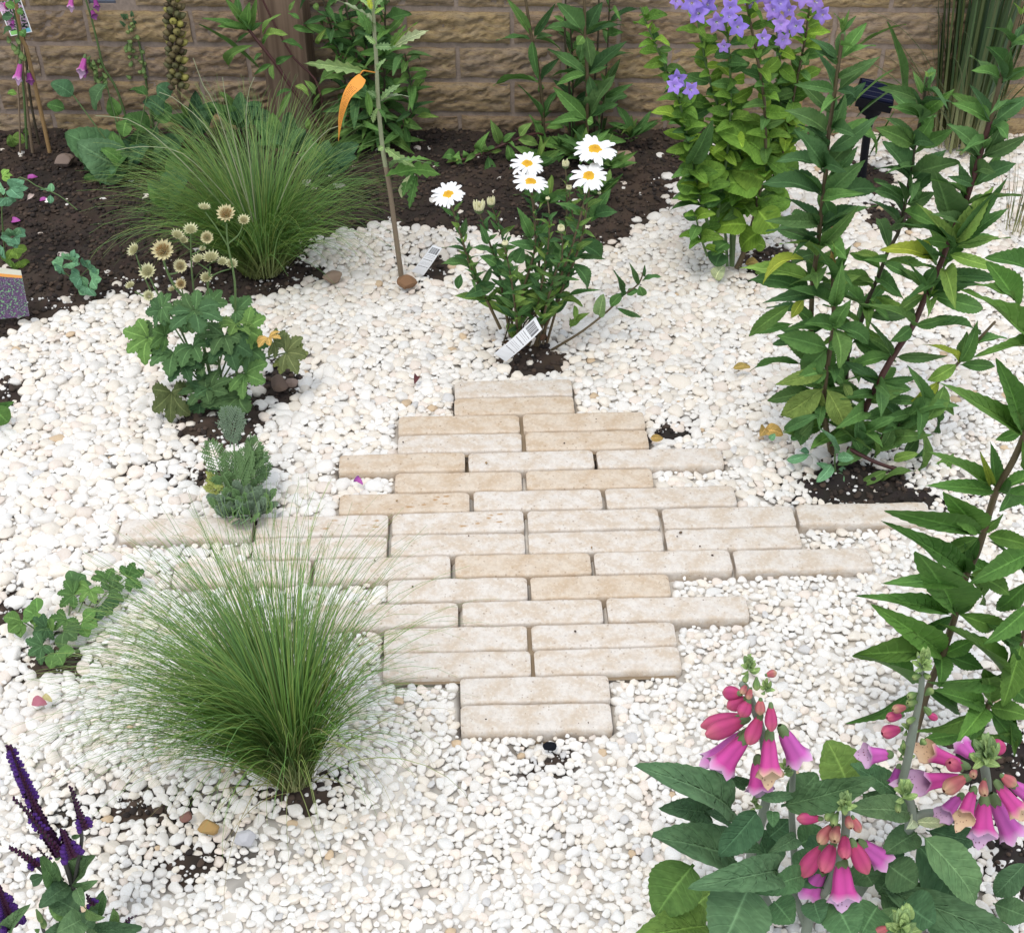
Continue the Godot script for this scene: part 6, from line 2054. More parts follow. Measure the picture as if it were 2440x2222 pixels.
	l(p, "lance", M.dai, -0.017, 0.128, -0.485, -0.013, 0.102, -0.474, 0.021, 0.10, -0.3)
	l(p, "lance", M.dai, 0.032, 0.127, -0.485, 0.05, 0.112, -0.473, 0.017, 0.10, 0.2)
	# old stalks and withered leaves at its foot
	for k in 26:
		var a := k * 2.4
		var b: Vector3 = Vector3(0.011, 0, -0.485) + Vector3(cos(a) * rr(0.0, 0.05), rr(0.0, 0.02), sin(a) * rr(0.0, 0.028))
		if k % 2 == 0:
			lf(p, "ellip", M.withered, b, b + Vector3(rr(-1, 1), rr(-0.2, 0.6), rr(-0.6, 0.8)).normalized() * rr(0.014, 0.028), 0.009, 0.3, rr(-1, 1), "withered_leaf")
		else:
			stem(p, "old_stalk", M.stem_dark, [b, b + Vector3(rr(-0.01, 0.01), rr(0.015, 0.04), rr(-0.01, 0.01)), b + Vector3(rr(-0.03, 0.03), rr(0.03, 0.075), rr(-0.02, 0.02))], 0.0018, 0.001)
	# the shoot that lies on the gravel
	stem(p, "stem", M.stem_brown, [Vector3(0.059, -0.011, -0.485), Vector3(0.11, 0.033, -0.475), Vector3(0.155, 0.068, -0.485), Vector3(0.182, 0.101, -0.485), Vector3(0.207, 0.123, -0.485), Vector3(0.215, 0.158, -0.485)], 0.0024, 0.0012)
	l(p, "ellip", M.pale, 0.141, 0.056, -0.485, 0.146, 0.115, -0.467, 0.023, 0.06, -0.2)
	l(p, "lance", M.dai, 0.16, 0.078, -0.485, 0.182, 0.105, -0.486, 0.016, 0.06, -0.1)
	l(p, "lance", M.dai, 0.178, 0.099, -0.485, 0.163, 0.164, -0.461, 0.013, 0.06, 0.1)
	l(p, "lance", M.dai2, 0.206, 0.12, -0.485, 0.19, 0.163, -0.486, 0.010, 0.06, -0.1)
	l(p, "lance", M.dai, 0.212, 0.128, -0.485, 0.246, 0.135, -0.488, 0.009, 0.06, -0.4)
	l(p, "lance", M.dai, 0.207, 0.119, -0.485, 0.217, 0.093, -0.49, 0.016, 0.10, 0.3)
	l(p, "lance", M.dai, 0.169, 0.075, -0.485, 0.216, 0.05, -0.489, 0.010, 0.14, 0.4)
	l(p, "lance", M.dai, 0.187, 0.1, -0.485, 0.208, 0.109, -0.487, 0.014, 0.06, -0.2)
	l(p, "lance", M.dai2, 0.216, 0.136, -0.485, 0.215, 0.162, -0.483, 0.005, 0.06, -0.3)
	l(p, "lance", M.dai3, 0.089, 0.041, -0.485, 0.111, 0.055, -0.485, 0.012, 0.06, 0.4)
	l(p, "lance", M.dai3, 0.092, 0.036, -0.485, 0.089, 0.061, -0.477, 0.012, 0.06, 0.3)


func masterwort() -> void:
	var p := thing("masterwort", "masterwort with cream and brown button flowers over dark hand-shaped leaves", "plant", Vector3(-0.516, 0, -0.354))
	stem(p, "stem", M.stem_green, [Vector3(-0.513, 0.005, -0.354), Vector3(-0.517, 0.087, -0.354), Vector3(-0.522, 0.17, -0.354), Vector3(-0.545, 0.214, -0.354), Vector3(-0.554, 0.244, -0.354), Vector3(-0.557, 0.268, -0.354)], 0.0034, 0.0018)
	stem(p, "stem", M.stem_green, [Vector3(-0.553, 0.241, -0.354), Vector3(-0.541, 0.243, -0.354), Vector3(-0.534, 0.248, -0.354)], 0.0016, 0.0012)
	stem(p, "stem", M.stem_green, [Vector3(-0.53, 0.028, -0.354), Vector3(-0.549, 0.132, -0.354), Vector3(-0.568, 0.179, -0.354), Vector3(-0.576, 0.207, -0.354), Vector3(-0.583, 0.234, -0.354)], 0.0022, 0.0014)
	stem(p, "stem", M.stem_green, [Vector3(-0.57, 0.179, -0.354), Vector3(-0.591, 0.195, -0.354), Vector3(-0.611, 0.21, -0.354)], 0.0015, 0.001)
	stem(p, "stem", M.stem_green, [Vector3(-0.565, 0.181, -0.354), Vector3(-0.572, 0.194, -0.354), Vector3(-0.586, 0.195, -0.354)], 0.0014, 0.001)
	stem(p, "stem", M.stem_green, [Vector3(-0.504, -0.017, -0.384), Vector3(-0.504, 0.114, -0.384), Vector3(-0.504, 0.181, -0.384), Vector3(-0.492, 0.235, -0.384)], 0.0026, 0.0015)
	stem(p, "stem", M.stem_green, [Vector3(-0.502, 0.181, -0.384), Vector3(-0.502, 0.196, -0.384), Vector3(-0.502, 0.206, -0.384)], 0.0013, 0.001)
	stem(p, "stem", M.stem_green, [Vector3(-0.493, 0.226, -0.384), Vector3(-0.504, 0.236, -0.384), Vector3(-0.51, 0.241, -0.384)], 0.0013, 0.001)
	stem(p, "stem", M.stem_green, [Vector3(-0.495, 0.216, -0.384), Vector3(-0.478, 0.225, -0.384), Vector3(-0.461, 0.23, -0.384)], 0.0013, 0.001)
	stem(p, "stem", M.stem_green, [Vector3(-0.48, -0.016, -0.374), Vector3(-0.466, 0.119, -0.374), Vector3(-0.455, 0.211, -0.374), Vector3(-0.457, 0.282, -0.374), Vector3(-0.454, 0.318, -0.374)], 0.0026, 0.0014)
	stem(p, "stem", M.stem_green, [Vector3(-0.457, 0.282, -0.374), Vector3(-0.438, 0.298, -0.374), Vector3(-0.429, 0.317, -0.374)], 0.0013, 0.001)
	stem(p, "stem", M.stem_green, [Vector3(-0.456, 0.275, -0.374), Vector3(-0.471, 0.313, -0.374), Vector3(-0.484, 0.339, -0.374)], 0.0013, 0.001)
	stem(p, "stem", M.stem_green, [Vector3(-0.529, 0.134, -0.394), Vector3(-0.526, 0.21, -0.394), Vector3(-0.521, 0.259, -0.394), Vector3(-0.517, 0.288, -0.394)], 0.0018, 0.001)
	stem(p, "stem", M.stem_green, [Vector3(-0.52, 0.259, -0.394), Vector3(-0.53, 0.269, -0.394), Vector3(-0.538, 0.282, -0.394)], 0.0013, 0.001)
	stem(p, "stem", M.stem_green, [Vector3(-0.52, 0.252, -0.394), Vector3(-0.507, 0.259, -0.394), Vector3(-0.494, 0.276, -0.394)], 0.0013, 0.001)
	stem(p, "stem", M.stem_green, [Vector3(-0.586, 0.212, -0.354), Vector3(-0.594, 0.247, -0.354), Vector3(-0.598, 0.278, -0.354)], 0.0014, 0.001)
	stem(p, "stem", M.stem_green, [Vector3(-0.537, 0.186, -0.354), Vector3(-0.536, 0.206, -0.354), Vector3(-0.537, 0.218, -0.354)], 0.0014, 0.001)
	var up := Vector3(0, 0.75, 0.66)
	button_flower(p, Vector3(-0.554, 0.283, -0.354), up, 0.0183, 0.9)
	button_flower(p, Vector3(-0.598, 0.285, -0.354), Vector3(-0.5, 0.7, 0.3), 0.0120, 0.1)
	button_flower(p, Vector3(-0.584, 0.245, -0.354), Vector3(-0.1, 0.8, 0.5), 0.0147, 0.1)
	button_flower(p, Vector3(-0.616, 0.22, -0.354), Vector3(-0.3, 1, 0.1), 0.0089, 0.1)
	button_flower(p, Vector3(-0.59, 0.201, -0.354), up, 0.0098, 0.05)
	button_flower(p, Vector3(-0.539, 0.286, -0.394), Vector3(0.4, 0.8, 0.1), 0.0116, 0.1)
	button_flower(p, Vector3(-0.53, 0.277, -0.394), Vector3(0.3, 0.9, 0.2), 0.0080, 0.1)
	button_flower(p, Vector3(-0.516, 0.295, -0.394), Vector3(0.1, 1, 0.2), 0.0125, 0.0)
	button_flower(p, Vector3(-0.485, 0.345, -0.374), Vector3(0.2, 1, -0.1), 0.0107, 0.05)
	button_flower(p, Vector3(-0.452, 0.334, -0.374), Vector3(0, 0.8, 0.5), 0.0156, 0.85)
	button_flower(p, Vector3(-0.427, 0.322, -0.374), Vector3(0.2, 1, 0.3), 0.0105, 0.3)
	button_flower(p, Vector3(-0.492, 0.282, -0.394), Vector3(0.1, 0.6, 0.7), 0.0111, 0.5)
	button_flower(p, Vector3(-0.502, 0.261, -0.394), Vector3(0, 1, 0.2), 0.0062, 0.0)
	button_flower(p, Vector3(-0.532, 0.255, -0.354), Vector3(0.1, 0.6, 0.7), 0.0118, 0.5)
	button_flower(p, Vector3(-0.509, 0.248, -0.384), Vector3(-0.3, 1, 0.2), 0.0103, 0.0)
	button_flower(p, Vector3(-0.489, 0.249, -0.384), Vector3(0, 1, 0.1), 0.0147, 0.1)
	button_flower(p, Vector3(-0.472, 0.242, -0.384), Vector3(0.2, 1, 0.2), 0.0098, 0.0)
	button_flower(p, Vector3(-0.458, 0.238, -0.384), Vector3(0.2, 1, 0.4), 0.0105, 0.05)
	button_flower(p, Vector3(-0.501, 0.213, -0.384), Vector3(0, 1, 0.4), 0.0111, 0.2)
	button_flower(p, Vector3(-0.536, 0.222, -0.354), up, 0.0098, 1.0)
	button_flower(p, Vector3(-0.552, 0.212, -0.354), Vector3(-0.2, 1, 0.1), 0.0067, 0.3)
	l(p, "palm", M.ast, -0.511, 0.053, -0.304, -0.529, 0.072, -0.334, 0.043, 0.04, 0.0)
	l(p, "palm", M.ast, -0.509, 0.051, -0.304, -0.464, 0.076, -0.304, 0.039, 0.06, 0.0)
	l(p, "palm", M.ast, -0.515, 0.051, -0.304, -0.566, 0.041, -0.304, 0.037, 0.06, 0.0)
	l(p, "palm", M.ast, -0.461, 0.036, -0.304, -0.522, 0.022, -0.294, 0.050, 0.10, 0.0)
	l(p, "palm", M.ast, -0.468, 0.023, -0.314, -0.468, 0.005, -0.294, 0.042, 0.10, 0.0)
	l(p, "palm", M.ast3, -0.576, 0.032, -0.324, -0.579, -0.015, -0.294, 0.053, 0.08, 0.0)
	l(p, "palm", M.ast, -0.561, 0.112, -0.324, -0.561, 0.093, -0.284, 0.064, 0.10, 0.0)
	l(p, "palm", M.ast2, -0.602, 0.128, -0.344, -0.639, 0.11, -0.324, 0.060, 0.08, 0.0)
	l(p, "palm", M.ast, -0.601, 0.128, -0.344, -0.607, 0.149, -0.364, 0.054, 0.06, 0.0)
	l(p, "palm", M.ast2, -0.571, 0.139, -0.334, -0.593, 0.15, -0.334, 0.049, 0.08, 0.0)
	l(p, "palm", M.ast, -0.57, 0.187, -0.334, -0.595, 0.179, -0.334, 0.044, 0.10, 0.0)
	l(p, "palm", M.ast, -0.567, 0.192, -0.334, -0.546, 0.192, -0.334, 0.044, 0.10, 0.0)
	l(p, "palm", M.ast, -0.515, 0.19, -0.324, -0.508, 0.172, -0.284, 0.073, 0.10, 0.0)
	l(p, "palm", M.ast, -0.517, 0.192, -0.324, -0.547, 0.175, -0.314, 0.055, 0.10, 0.0)
	l(p, "palm", M.ast, -0.513, 0.192, -0.324, -0.479, 0.179, -0.324, 0.055, 0.10, 0.0)
	l(p, "palm", M.ast, -0.499, 0.172, -0.374, -0.472, 0.169, -0.374, 0.045, 0.08, 0.0)
	l(p, "palm", M.ast, -0.468, 0.133, -0.324, -0.459, 0.101, -0.284, 0.064, 0.10, 0.0)
	l(p, "palm", M.ast, -0.475, 0.143, -0.324, -0.494, 0.129, -0.294, 0.055, 0.10, 0.0)
	l(p, "palm", M.ast2, -0.446, 0.133, -0.354, -0.416, 0.114, -0.354, 0.065, 0.10, 0.0)
	l(p, "palm", M.ast2, -0.458, 0.15, -0.344, -0.463, 0.147, -0.314, 0.051, 0.10, 0.0)
	l(p, "palm", M.ast, -0.461, 0.156, -0.374, -0.421, 0.143, -0.384, 0.047, 0.06, 0.0)
	l(p, "palm", M.ast2, -0.449, 0.074, -0.314, -0.417, 0.066, -0.294, 0.065, 0.10, 0.0)
	l(p, "palm", M.ast, -0.44, 0.1, -0.344, -0.413, 0.083, -0.334, 0.061, 0.10, 0.0)
	l(p, "palm", M.ast, -0.527, 0.124, -0.324, -0.507, 0.113, -0.294, 0.058, 0.10, 0.0)
	l(p, "palm", M.ast, -0.521, 0.09, -0.324, -0.509, 0.085, -0.294, 0.050, 0.10, 0.0)
	l(p, "palm", M.ast, -0.549, 0.098, -0.314, -0.534, 0.079, -0.284, 0.051, 0.10, 0.0)
	l(p, "palm", M.ast2, -0.581, 0.096, -0.344, -0.597, 0.097, -0.324, 0.050, 0.10, 0.0)
	l(p, "palm", M.ast, -0.536, -0.001, -0.334, -0.532, -0.014, -0.314, 0.062, 0.08, 0.0)
	l(p, "palm", M.ast3, -0.384, 0.086, -0.354, -0.348, 0.08, -0.354, 0.057, 0.08, 0.0)
	l(p, "palm", M.ast3, -0.381, 0.078, -0.354, -0.363, 0.065, -0.334, 0.052, 0.08, 0.0)
	l(p, "palm", M.ast3, -0.402, 0.108, -0.354, -0.385, 0.1, -0.354, 0.043, 0.08, 0.0)
	l(p, "palm", M.dead, -0.408, 0.123, -0.344, -0.401, 0.121, -0.324, 0.034, 0.10, 0.0)
	l(p, "palm", M.ast, -0.492, 0.133, -0.374, -0.487, 0.133, -0.354, 0.056, 0.08, 0.0)
	l(p, "palm", M.ast, -0.552, 0.135, -0.374, -0.546, 0.127, -0.354, 0.054, 0.08, 0.0)
	for t in [Vector3(-0.511, 0.053, -0.304), Vector3(-0.461, 0.036, -0.304), Vector3(-0.576, 0.032, -0.324), Vector3(-0.561, 0.112, -0.324), Vector3(-0.602, 0.128, -0.344), Vector3(-0.468, 0.133, -0.324), Vector3(-0.446, 0.133, -0.354), Vector3(-0.449, 0.074, -0.314), Vector3(-0.44, 0.1, -0.344), Vector3(-0.527, 0.124, -0.324), Vector3(-0.384, 0.086, -0.354), Vector3(-0.461, 0.156, -0.374), Vector3(-0.57, 0.187, -0.334)]:
		stem(p, "leaf_stalk", M.stem_green, [p.position, (p.position as Vector3).lerp(t, 0.6) + Vector3(0, 0.015, 0), t], 0.0018, 0.0012)


func feathery_plant() -> void:
	var p := thing("feathery_herb", "small feathery grey-green herb growing beside the end of the long paver row", "herb", Vector3(-0.442, 0, -0.097))
	for k in 9:
		var a := k * 2.4
		feather(p, Vector3(-0.448, 0.014, -0.097) + Vector3(cos(a) * 0.012, 0.0, sin(a) * 0.012), Vector3(-0.438, 0.055, -0.097) + Vector3(cos(a) * rr(0.03, 0.05), rr(-0.03, 0.035), sin(a) * 0.05 - 0.03), 0.04, M.feathery)
	for k in 2:
		feather(p, Vector3(-0.436, 0.095, -0.097) + Vector3(rr(-0.01, 0.01), 0, 0), Vector3(-0.429, 0.159, -0.097) + Vector3(rr(-0.022, 0.022), rr(-0.02, 0.02), rr(-0.02, 0.02)), 0.036, M.feathery2)
	stem(p, "stem", M.feathery, [Vector3(-0.445, 0.007, -0.097), Vector3(-0.44, 0.061, -0.097), Vector3(-0.436, 0.108, -0.097)], 0.0016, 0.001)
	stem(p, "stem", M.feathery, [Vector3(-0.441, 0.007, -0.097), Vector3(-0.423, 0.061, -0.097), Vector3(-0.41, 0.107, -0.097)], 0.0014, 0.001)
	for k in 3:
		feather(p, Vector3(-0.465, 0.025, -0.097), Vector3(-0.484, 0.029, -0.097) + Vector3(rr(-0.01, 0.01), rr(-0.01, 0.014), rr(-0.01, 0.02)), 0.03, M.feathery3)
	for k in 3:
		feather(p, Vector3(-0.423, 0.061, -0.097), Vector3(-0.405, 0.107, -0.097) + Vector3(rr(-0.012, 0.012), rr(-0.03, 0.01), rr(-0.01, 0.02)), 0.04, M.feathery)
	var q := thing("cushion_herb", "low dense grey-green cushion of crisp leaves touching the long paver row", "herb", Vector3(-0.428, 0, -0.053))
	for k in 64:
		var a := k * 2.4
		var e := sqrt(k / 64.0)
		var b: Vector3 = Vector3(-0.428, 0, -0.053) + Vector3(cos(a) * 0.036 * e, rr(0, 0.012), sin(a) * 0.026 * e)
		feather(q, b, b + Vector3(cos(a) * 0.4 * e + rr(-0.5, 0.5), rr(0.5, 1.1), sin(a) * 0.4 * e + rr(-0.4, 0.6)).normalized() * rr(0.02, 0.038), rr(0.012, 0.02), M.feathery2 if k % 3 else M.feathery)


func grasses() -> void:
	var greens := [Color(0.15, 0.29, 0.06), Color(0.12, 0.25, 0.062), Color(0.19, 0.32, 0.07), Color(0.10, 0.21, 0.055), Color(0.25, 0.34, 0.085)]
	var p := thing("feather_grass", "fine green feather grass tuft spilling over the front left of the pavers", "ornamental grass", Vector3(-0.308, 0, 0.453))
	grass_blades(p, "blades", 1050, 0.024, 0.18, 0.41, 1.15, 1.55, 1.9, 0.0016, M.grass, Vector2(-0.6, -0.75), greens)
	grass_blades(p, "blades", 520, 0.024, 0.18, 0.40, 0.9, 1.35, 1.9, 0.0016, M.grass, Vector2(-1.5, -0.6), greens)
	grass_blades(p, "blades", 260, 0.024, 0.16, 0.28, 1.1, 1.45, 2.1, 0.0016, M.grass, Vector2(0.6, -0.7), greens)
	grass_blades(p, "blades", 300, 0.024, 0.08, 0.24, 1.1, 1.52, 0.7, 0.0017, M.grass, Vector2(-0.1, -0.6), [Color(0.28, 0.31, 0.11), Color(0.19, 0.26, 0.09)])
	grass_blades(p, "blades", 80, 0.026, 0.14, 0.34, 0.6, 1.45, 2.4, 0.0015, M.grass, Vector2(-0.3, -0.5), [Color(0.40, 0.37, 0.17), Color(0.34, 0.28, 0.13), Color(0.26, 0.29, 0.11)])
	grass_blades(p, "blades", 26, 0.024, 0.28, 0.40, 0.7, 1.1, 1.9, 0.0014, M.grass, Vector2(-1.8, -0.1), greens)
	p = thing("feather_grass", "larger feather grass tuft in the soil bed in front of the wall post", "ornamental grass", Vector3(-0.476, 0, -0.758))
	grass_blades(p, "blades", 1000, 0.042, 0.18, 0.38, 1.0, 1.5, 1.35, 0.0018, M.grass, Vector2(-0.35, -0.5), greens)
	grass_blades(p, "blades", 420, 0.042, 0.18, 0.38, 0.8, 1.25, 1.4, 0.0017, M.grass, Vector2(-1.4, -0.3), greens)
	grass_blades(p, "blades", 380, 0.045, 0.18, 0.36, 0.75, 1.25, 1.5, 0.0016, M.grass, Vector2(1.4, -0.2), greens)
	# its pale plumes
	stem(p, "plume", M.stem_pale, [Vector3(-0.483, 0.1, -0.758), Vector3(-0.5, 0.331, -0.758), Vector3(-0.501, 0.385, -0.758)], 0.0012, 0.0006)
	stem(p, "plume", M.stem_pale, [Vector3(-0.484, 0.118, -0.758), Vector3(-0.521, 0.332, -0.758), Vector3(-0.536, 0.37, -0.758), Vector3(-0.546, 0.42, -0.758)], 0.0012, 0.0006)
	stem(p, "plume", M.stem_pale, [Vector3(-0.477, 0.099, -0.758), Vector3(-0.47, 0.305, -0.758), Vector3(-0.457, 0.363, -0.758), Vector3(-0.446, 0.384, -0.758)], 0.0012, 0.0006)
	stem(p, "plume", M.stem_pale, [Vector3(-0.492, 0.1, -0.758), Vector3(-0.532, 0.273, -0.758), Vector3(-0.595, 0.352, -0.758), Vector3(-0.614, 0.359, -0.758)], 0.0012, 0.0006)
	stem(p, "plume", M.stem_pale, [Vector3(-0.492, 0.1, -0.758), Vector3(-0.583, 0.234, -0.758), Vector3(-0.655, 0.256, -0.758), Vector3(-0.708, 0.25, -0.758)], 0.0012, 0.0006)
	stem(p, "plume", M.stem_pale, [Vector3(-0.462, 0.063, -0.758), Vector3(-0.397, 0.203, -0.758), Vector3(-0.335, 0.276, -0.758), Vector3(-0.309, 0.289, -0.758)], 0.0012, 0.0006)
	stem(p, "plume", M.stem_pale, [Vector3(-0.501, 0.082, -0.758), Vector3(-0.586, 0.214, -0.758), Vector3(-0.663, 0.302, -0.758), Vector3(-0.732, 0.317, -0.758)], 0.0012, 0.0006)
	p = thing("reed_grass", "upright clump of broad reed-like grass blades against the wall", "ornamental grass", Vector3(0.972, 0, -1.214))
	grass_blades(p, "blades", 120, 0.065, 0.42, 0.68, 1.42, 1.57, 0.12, 0.0075, M.grass, Vector2(0.15, 0), [Color(0.055, 0.105, 0.04), Color(0.075, 0.13, 0.05), Color(0.10, 0.14, 0.05), Color(0.06, 0.12, 0.06)])
	grass_blades(p, "blades", 40, 0.055, 0.2, 0.45, 0.9, 1.4, 0.9, 0.005, M.grass, Vector2(-0.7, 0), [Color(0.08, 0.13, 0.05), Color(0.11, 0.15, 0.06)])
	grass_blades(p, "blades", 90, 0.06, 0.10, 0.3, 1.2, 1.5, 0.3, 0.002, M.grass, Vector2(0, 0.3), [Color(0.25, 0.24, 0.12), Color(0.11, 0.15, 0.06)])
	l(p, "narrow", M.dk2, 0.654, 0.21, -0.914, 0.737, 0.279, -0.914, 0.005, 0.08, 0.0)
	l(p, "narrow", M.md, 0.637, 0.23, -0.914, 0.712, 0.308, -0.914, 0.004, 0.10, 0.0)
	l(p, "narrow", M.lt, 0.755, 0.24, -0.914, 0.687, 0.284, -0.914, 0.003, 0.05, 0.0)
	l(p, "narrow", M.dk2, 0.798, 0.15, -1.114, 0.748, 0.31, -1.114, 0.005, 0.03, 0.0)
	l(p, "narrow", M.md, 0.69, 0.129, -0.914, 0.725, 0.225, -0.914, 0.004, 0.08, 0.0)
	l(p, "narrow", M.lt, 0.688, 0.26, -1.114, 0.778, 0.309, -1.114, 0.002, 0.12, 0.0)
	p = thing("young_grass", "sparse tuft of thin grass shoots on the gravel beside the tall dark clump", "grass", Vector3(0.982, 0, -0.851))
	grass_blades(p, "blades", 26, 0.03, 0.12, 0.24, 1.2, 1.55, 0.3, 0.0022, M.grass, Vector2(0, 0.1), [Color(0.10, 0.15, 0.06), Color(0.2, 0.16, 0.07)])


func salvia() -> void:
	var p := thing("sage_plant", "violet-flowered sage with dark spikes at the lower corner of the gravel", "sage", Vector3(-0.523, 0, 0.686))
	stem(p, "stem", M.sage_stem, [Vector3(-0.523, 0.002, 0.686), Vector3(-0.52, 0.027, 0.686), Vector3(-0.516, 0.077, 0.686), Vector3(-0.513, 0.128, 0.686), Vector3(-0.513, 0.172, 0.686)], 0.0035, 0.0028)
	stem(p, "stem", M.sage_stem, [Vector3(-0.516, 0.102, 0.686), Vector3(-0.505, 0.138, 0.686), Vector3(-0.488, 0.195, 0.686), Vector3(-0.485, 0.218, 0.686)], 0.0024, 0.002)
	stem(p, "stem", M.sage_stem, [Vector3(-0.518, 0.112, 0.686), Vector3(-0.532, 0.127, 0.686), Vector3(-0.543, 0.151, 0.686)], 0.0022, 0.0018)
	stem(p, "stem", M.sage_stem, [Vector3(-0.521, 0.127, 0.686), Vector3(-0.525, 0.137, 0.686), Vector3(-0.529, 0.162, 0.686)], 0.0018, 0.0015)
	stem(p, "stem", M.sage_stem, [Vector3(-0.524, 0.035, 0.686), Vector3(-0.522, 0.069, 0.686), Vector3(-0.523, 0.102, 0.686)], 0.0022, 0.0018)
	stem(p, "stem", M.sage_stem, [Vector3(-0.49, 0.02, 0.686), Vector3(-0.48, 0.033, 0.686), Vector3(-0.469, 0.044, 0.686)], 0.0018, 0.0014)
	stem(p, "stem", M.sage_stem, [Vector3(-0.559, -0.003, 0.686), Vector3(-0.562, 0.029, 0.686), Vector3(-0.562, 0.041, 0.686)], 0.0022, 0.0018)
	sage_spike(p, [Vector3(-0.513, 0.172, 0.686), Vector3(-0.52, 0.197, 0.686), Vector3(-0.526, 0.253, 0.686), Vector3(-0.529, 0.307, 0.686), Vector3(-0.53, 0.348, 0.686)], 0.0152, 0.48, 0.95, 96)
	sage_spike(p, [Vector3(-0.511, 0.193, 0.696), Vector3(-0.524, 0.237, 0.696), Vector3(-0.53, 0.262, 0.696), Vector3(-0.538, 0.28, 0.696)], 0.0105, 0.3, 0.6, 46)
	sage_spike(p, [Vector3(-0.499, 0.181, 0.696), Vector3(-0.5, 0.2, 0.696), Vector3(-0.5, 0.225, 0.696)], 0.0150, 0.0, 0.5, 30)
	sage_spike(p, [Vector3(-0.481, 0.214, 0.686), Vector3(-0.482, 0.234, 0.686), Vector3(-0.482, 0.254, 0.686), Vector3(-0.482, 0.283, 0.686)], 0.0105, 0.0, 0.25, 36)
	sage_spike(p, [Vector3(-0.543, 0.152, 0.686), Vector3(-0.551, 0.169, 0.686), Vector3(-0.565, 0.186, 0.686)], 0.0107, 0.0, 0.2, 28)
	sage_spike(p, [Vector3(-0.53, 0.161, 0.686), Vector3(-0.533, 0.174, 0.686), Vector3(-0.537, 0.185, 0.686)], 0.0062, 0.0, 0.1, 14)
	sage_spike(p, [Vector3(-0.493, 0.093, 0.696), Vector3(-0.496, 0.102, 0.696), Vector3(-0.496, 0.112, 0.696)], 0.0087, 0.0, 0.3, 12)
	sage_spike(p, [Vector3(-0.469, 0.044, 0.686), Vector3(-0.462, 0.052, 0.686), Vector3(-0.454, 0.057, 0.686)], 0.0057, 0.0, 0.1, 12)
	sage_spike(p, [Vector3(-0.584, 0.073, 0.706), Vector3(-0.584, 0.106, 0.706), Vector3(-0.583, 0.144, 0.706)], 0.0169, 0.0, 0.8, 56)
	l(p, "ovate", M.sage, -0.515, 0.118, 0.686, -0.541, 0.123, 0.716, 0.021, 0.10, 0.1)
	l(p, "ovate", M.sage2, -0.53, 0.125, 0.686, -0.532, 0.181, 0.696, 0.017, 0.06, 0.4)
	l(p, "ovate", M.sage, -0.524, 0.106, 0.676, -0.523, 0.163, 0.691, 0.017, 0.06, 0.0)
	l(p, "ovate", M.sage, -0.513, 0.108, 0.676, -0.478, 0.175, 0.69, 0.020, 0.06, -0.4)
	l(p, "ovate", M.sage, -0.522, 0.132, 0.666, -0.492, 0.15, 0.673, 0.016, 0.08, -0.0)
	l(p, "ovate", M.sage, -0.51, 0.11, 0.686, -0.483, 0.134, 0.694, 0.012, 0.12, 0.1)
	l(p, "ovate", M.sage, -0.505, 0.126, 0.696, -0.493, 0.121, 0.716, 0.013, 0.10, -0.2)
	l(p, "ovate", M.sage, -0.505, 0.094, 0.706, -0.545, 0.113, 0.693, 0.028, 0.08, 0.4)
	l(p, "ovate", M.sage2, -0.507, 0.09, 0.706, -0.54, 0.099, 0.699, 0.025, 0.08, -0.0)
	l(p, "ovate", M.sage, -0.501, 0.097, 0.716, -0.515, 0.121, 0.746, 0.027, 0.10, -0.1)
	l(p, "ovate", M.sage2, -0.5, 0.058, 0.686, -0.483, 0.1, 0.682, 0.017, 0.06, 0.2)
	l(p, "ovate", M.sage2, -0.502, 0.089, 0.696, -0.475, 0.102, 0.716, 0.017, 0.10, 0.4)
	l(p, "ovate", M.sage2, -0.481, 0.03, 0.686, -0.478, 0.067, 0.682, 0.012, 0.06, 0.1)
	l(p, "ovate", M.sage, -0.512, 0.048, 0.696, -0.45, 0.04, 0.691, 0.020, 0.10, 0.1)
	l(p, "ovate", M.sage, -0.511, 0.052, 0.696, -0.493, 0.083, 0.696, 0.022, 0.08, -0.3)
	l(p, "ovate", M.sage, -0.539, 0.137, 0.686, -0.559, 0.122, 0.683, 0.013, 0.12, -0.3)
	l(p, "ovate", M.sage, -0.588, 0.062, 0.706, -0.551, 0.138, 0.727, 0.017, 0.06, -0.0)
	l(p, "ovate", M.sage, -0.592, 0.058, 0.706, -0.605, 0.068, 0.704, 0.016, 0.06, 0.4)
	l(p, "ovate", M.sage, -0.503, 0.088, 0.726, -0.526, 0.121, 0.746, 0.022, 0.10, 0.4)
	l(p, "ovate", M.sage, -0.502, 0.066, 0.716, -0.47, 0.079, 0.736, 0.021, 0.10, -0.0)
	l(p, "ovate", M.sage, -0.514, 0.17, 0.686, -0.524, 0.165, 0.684, 0.007, 0.10, -0.3)
	l(p, "ovate", M.sage, -0.487, 0.203, 0.686, -0.499, 0.199, 0.684, 0.005, 0.10, -0.1)
	l(p, "ovate", M.sage2, -0.565, 0.037, 0.686, -0.573, 0.026, 0.684, 0.007, 0.10, -0.2)
	bell(p, Vector3(-0.556, 0.088, 0.696), Vector3(-0.55, 0.08, 0.706), 0.0074, 3)
	bell(p, Vector3(-0.554, 0.075, 0.696), Vector3(-0.549, 0.069, 0.706), 0.0080, 3)


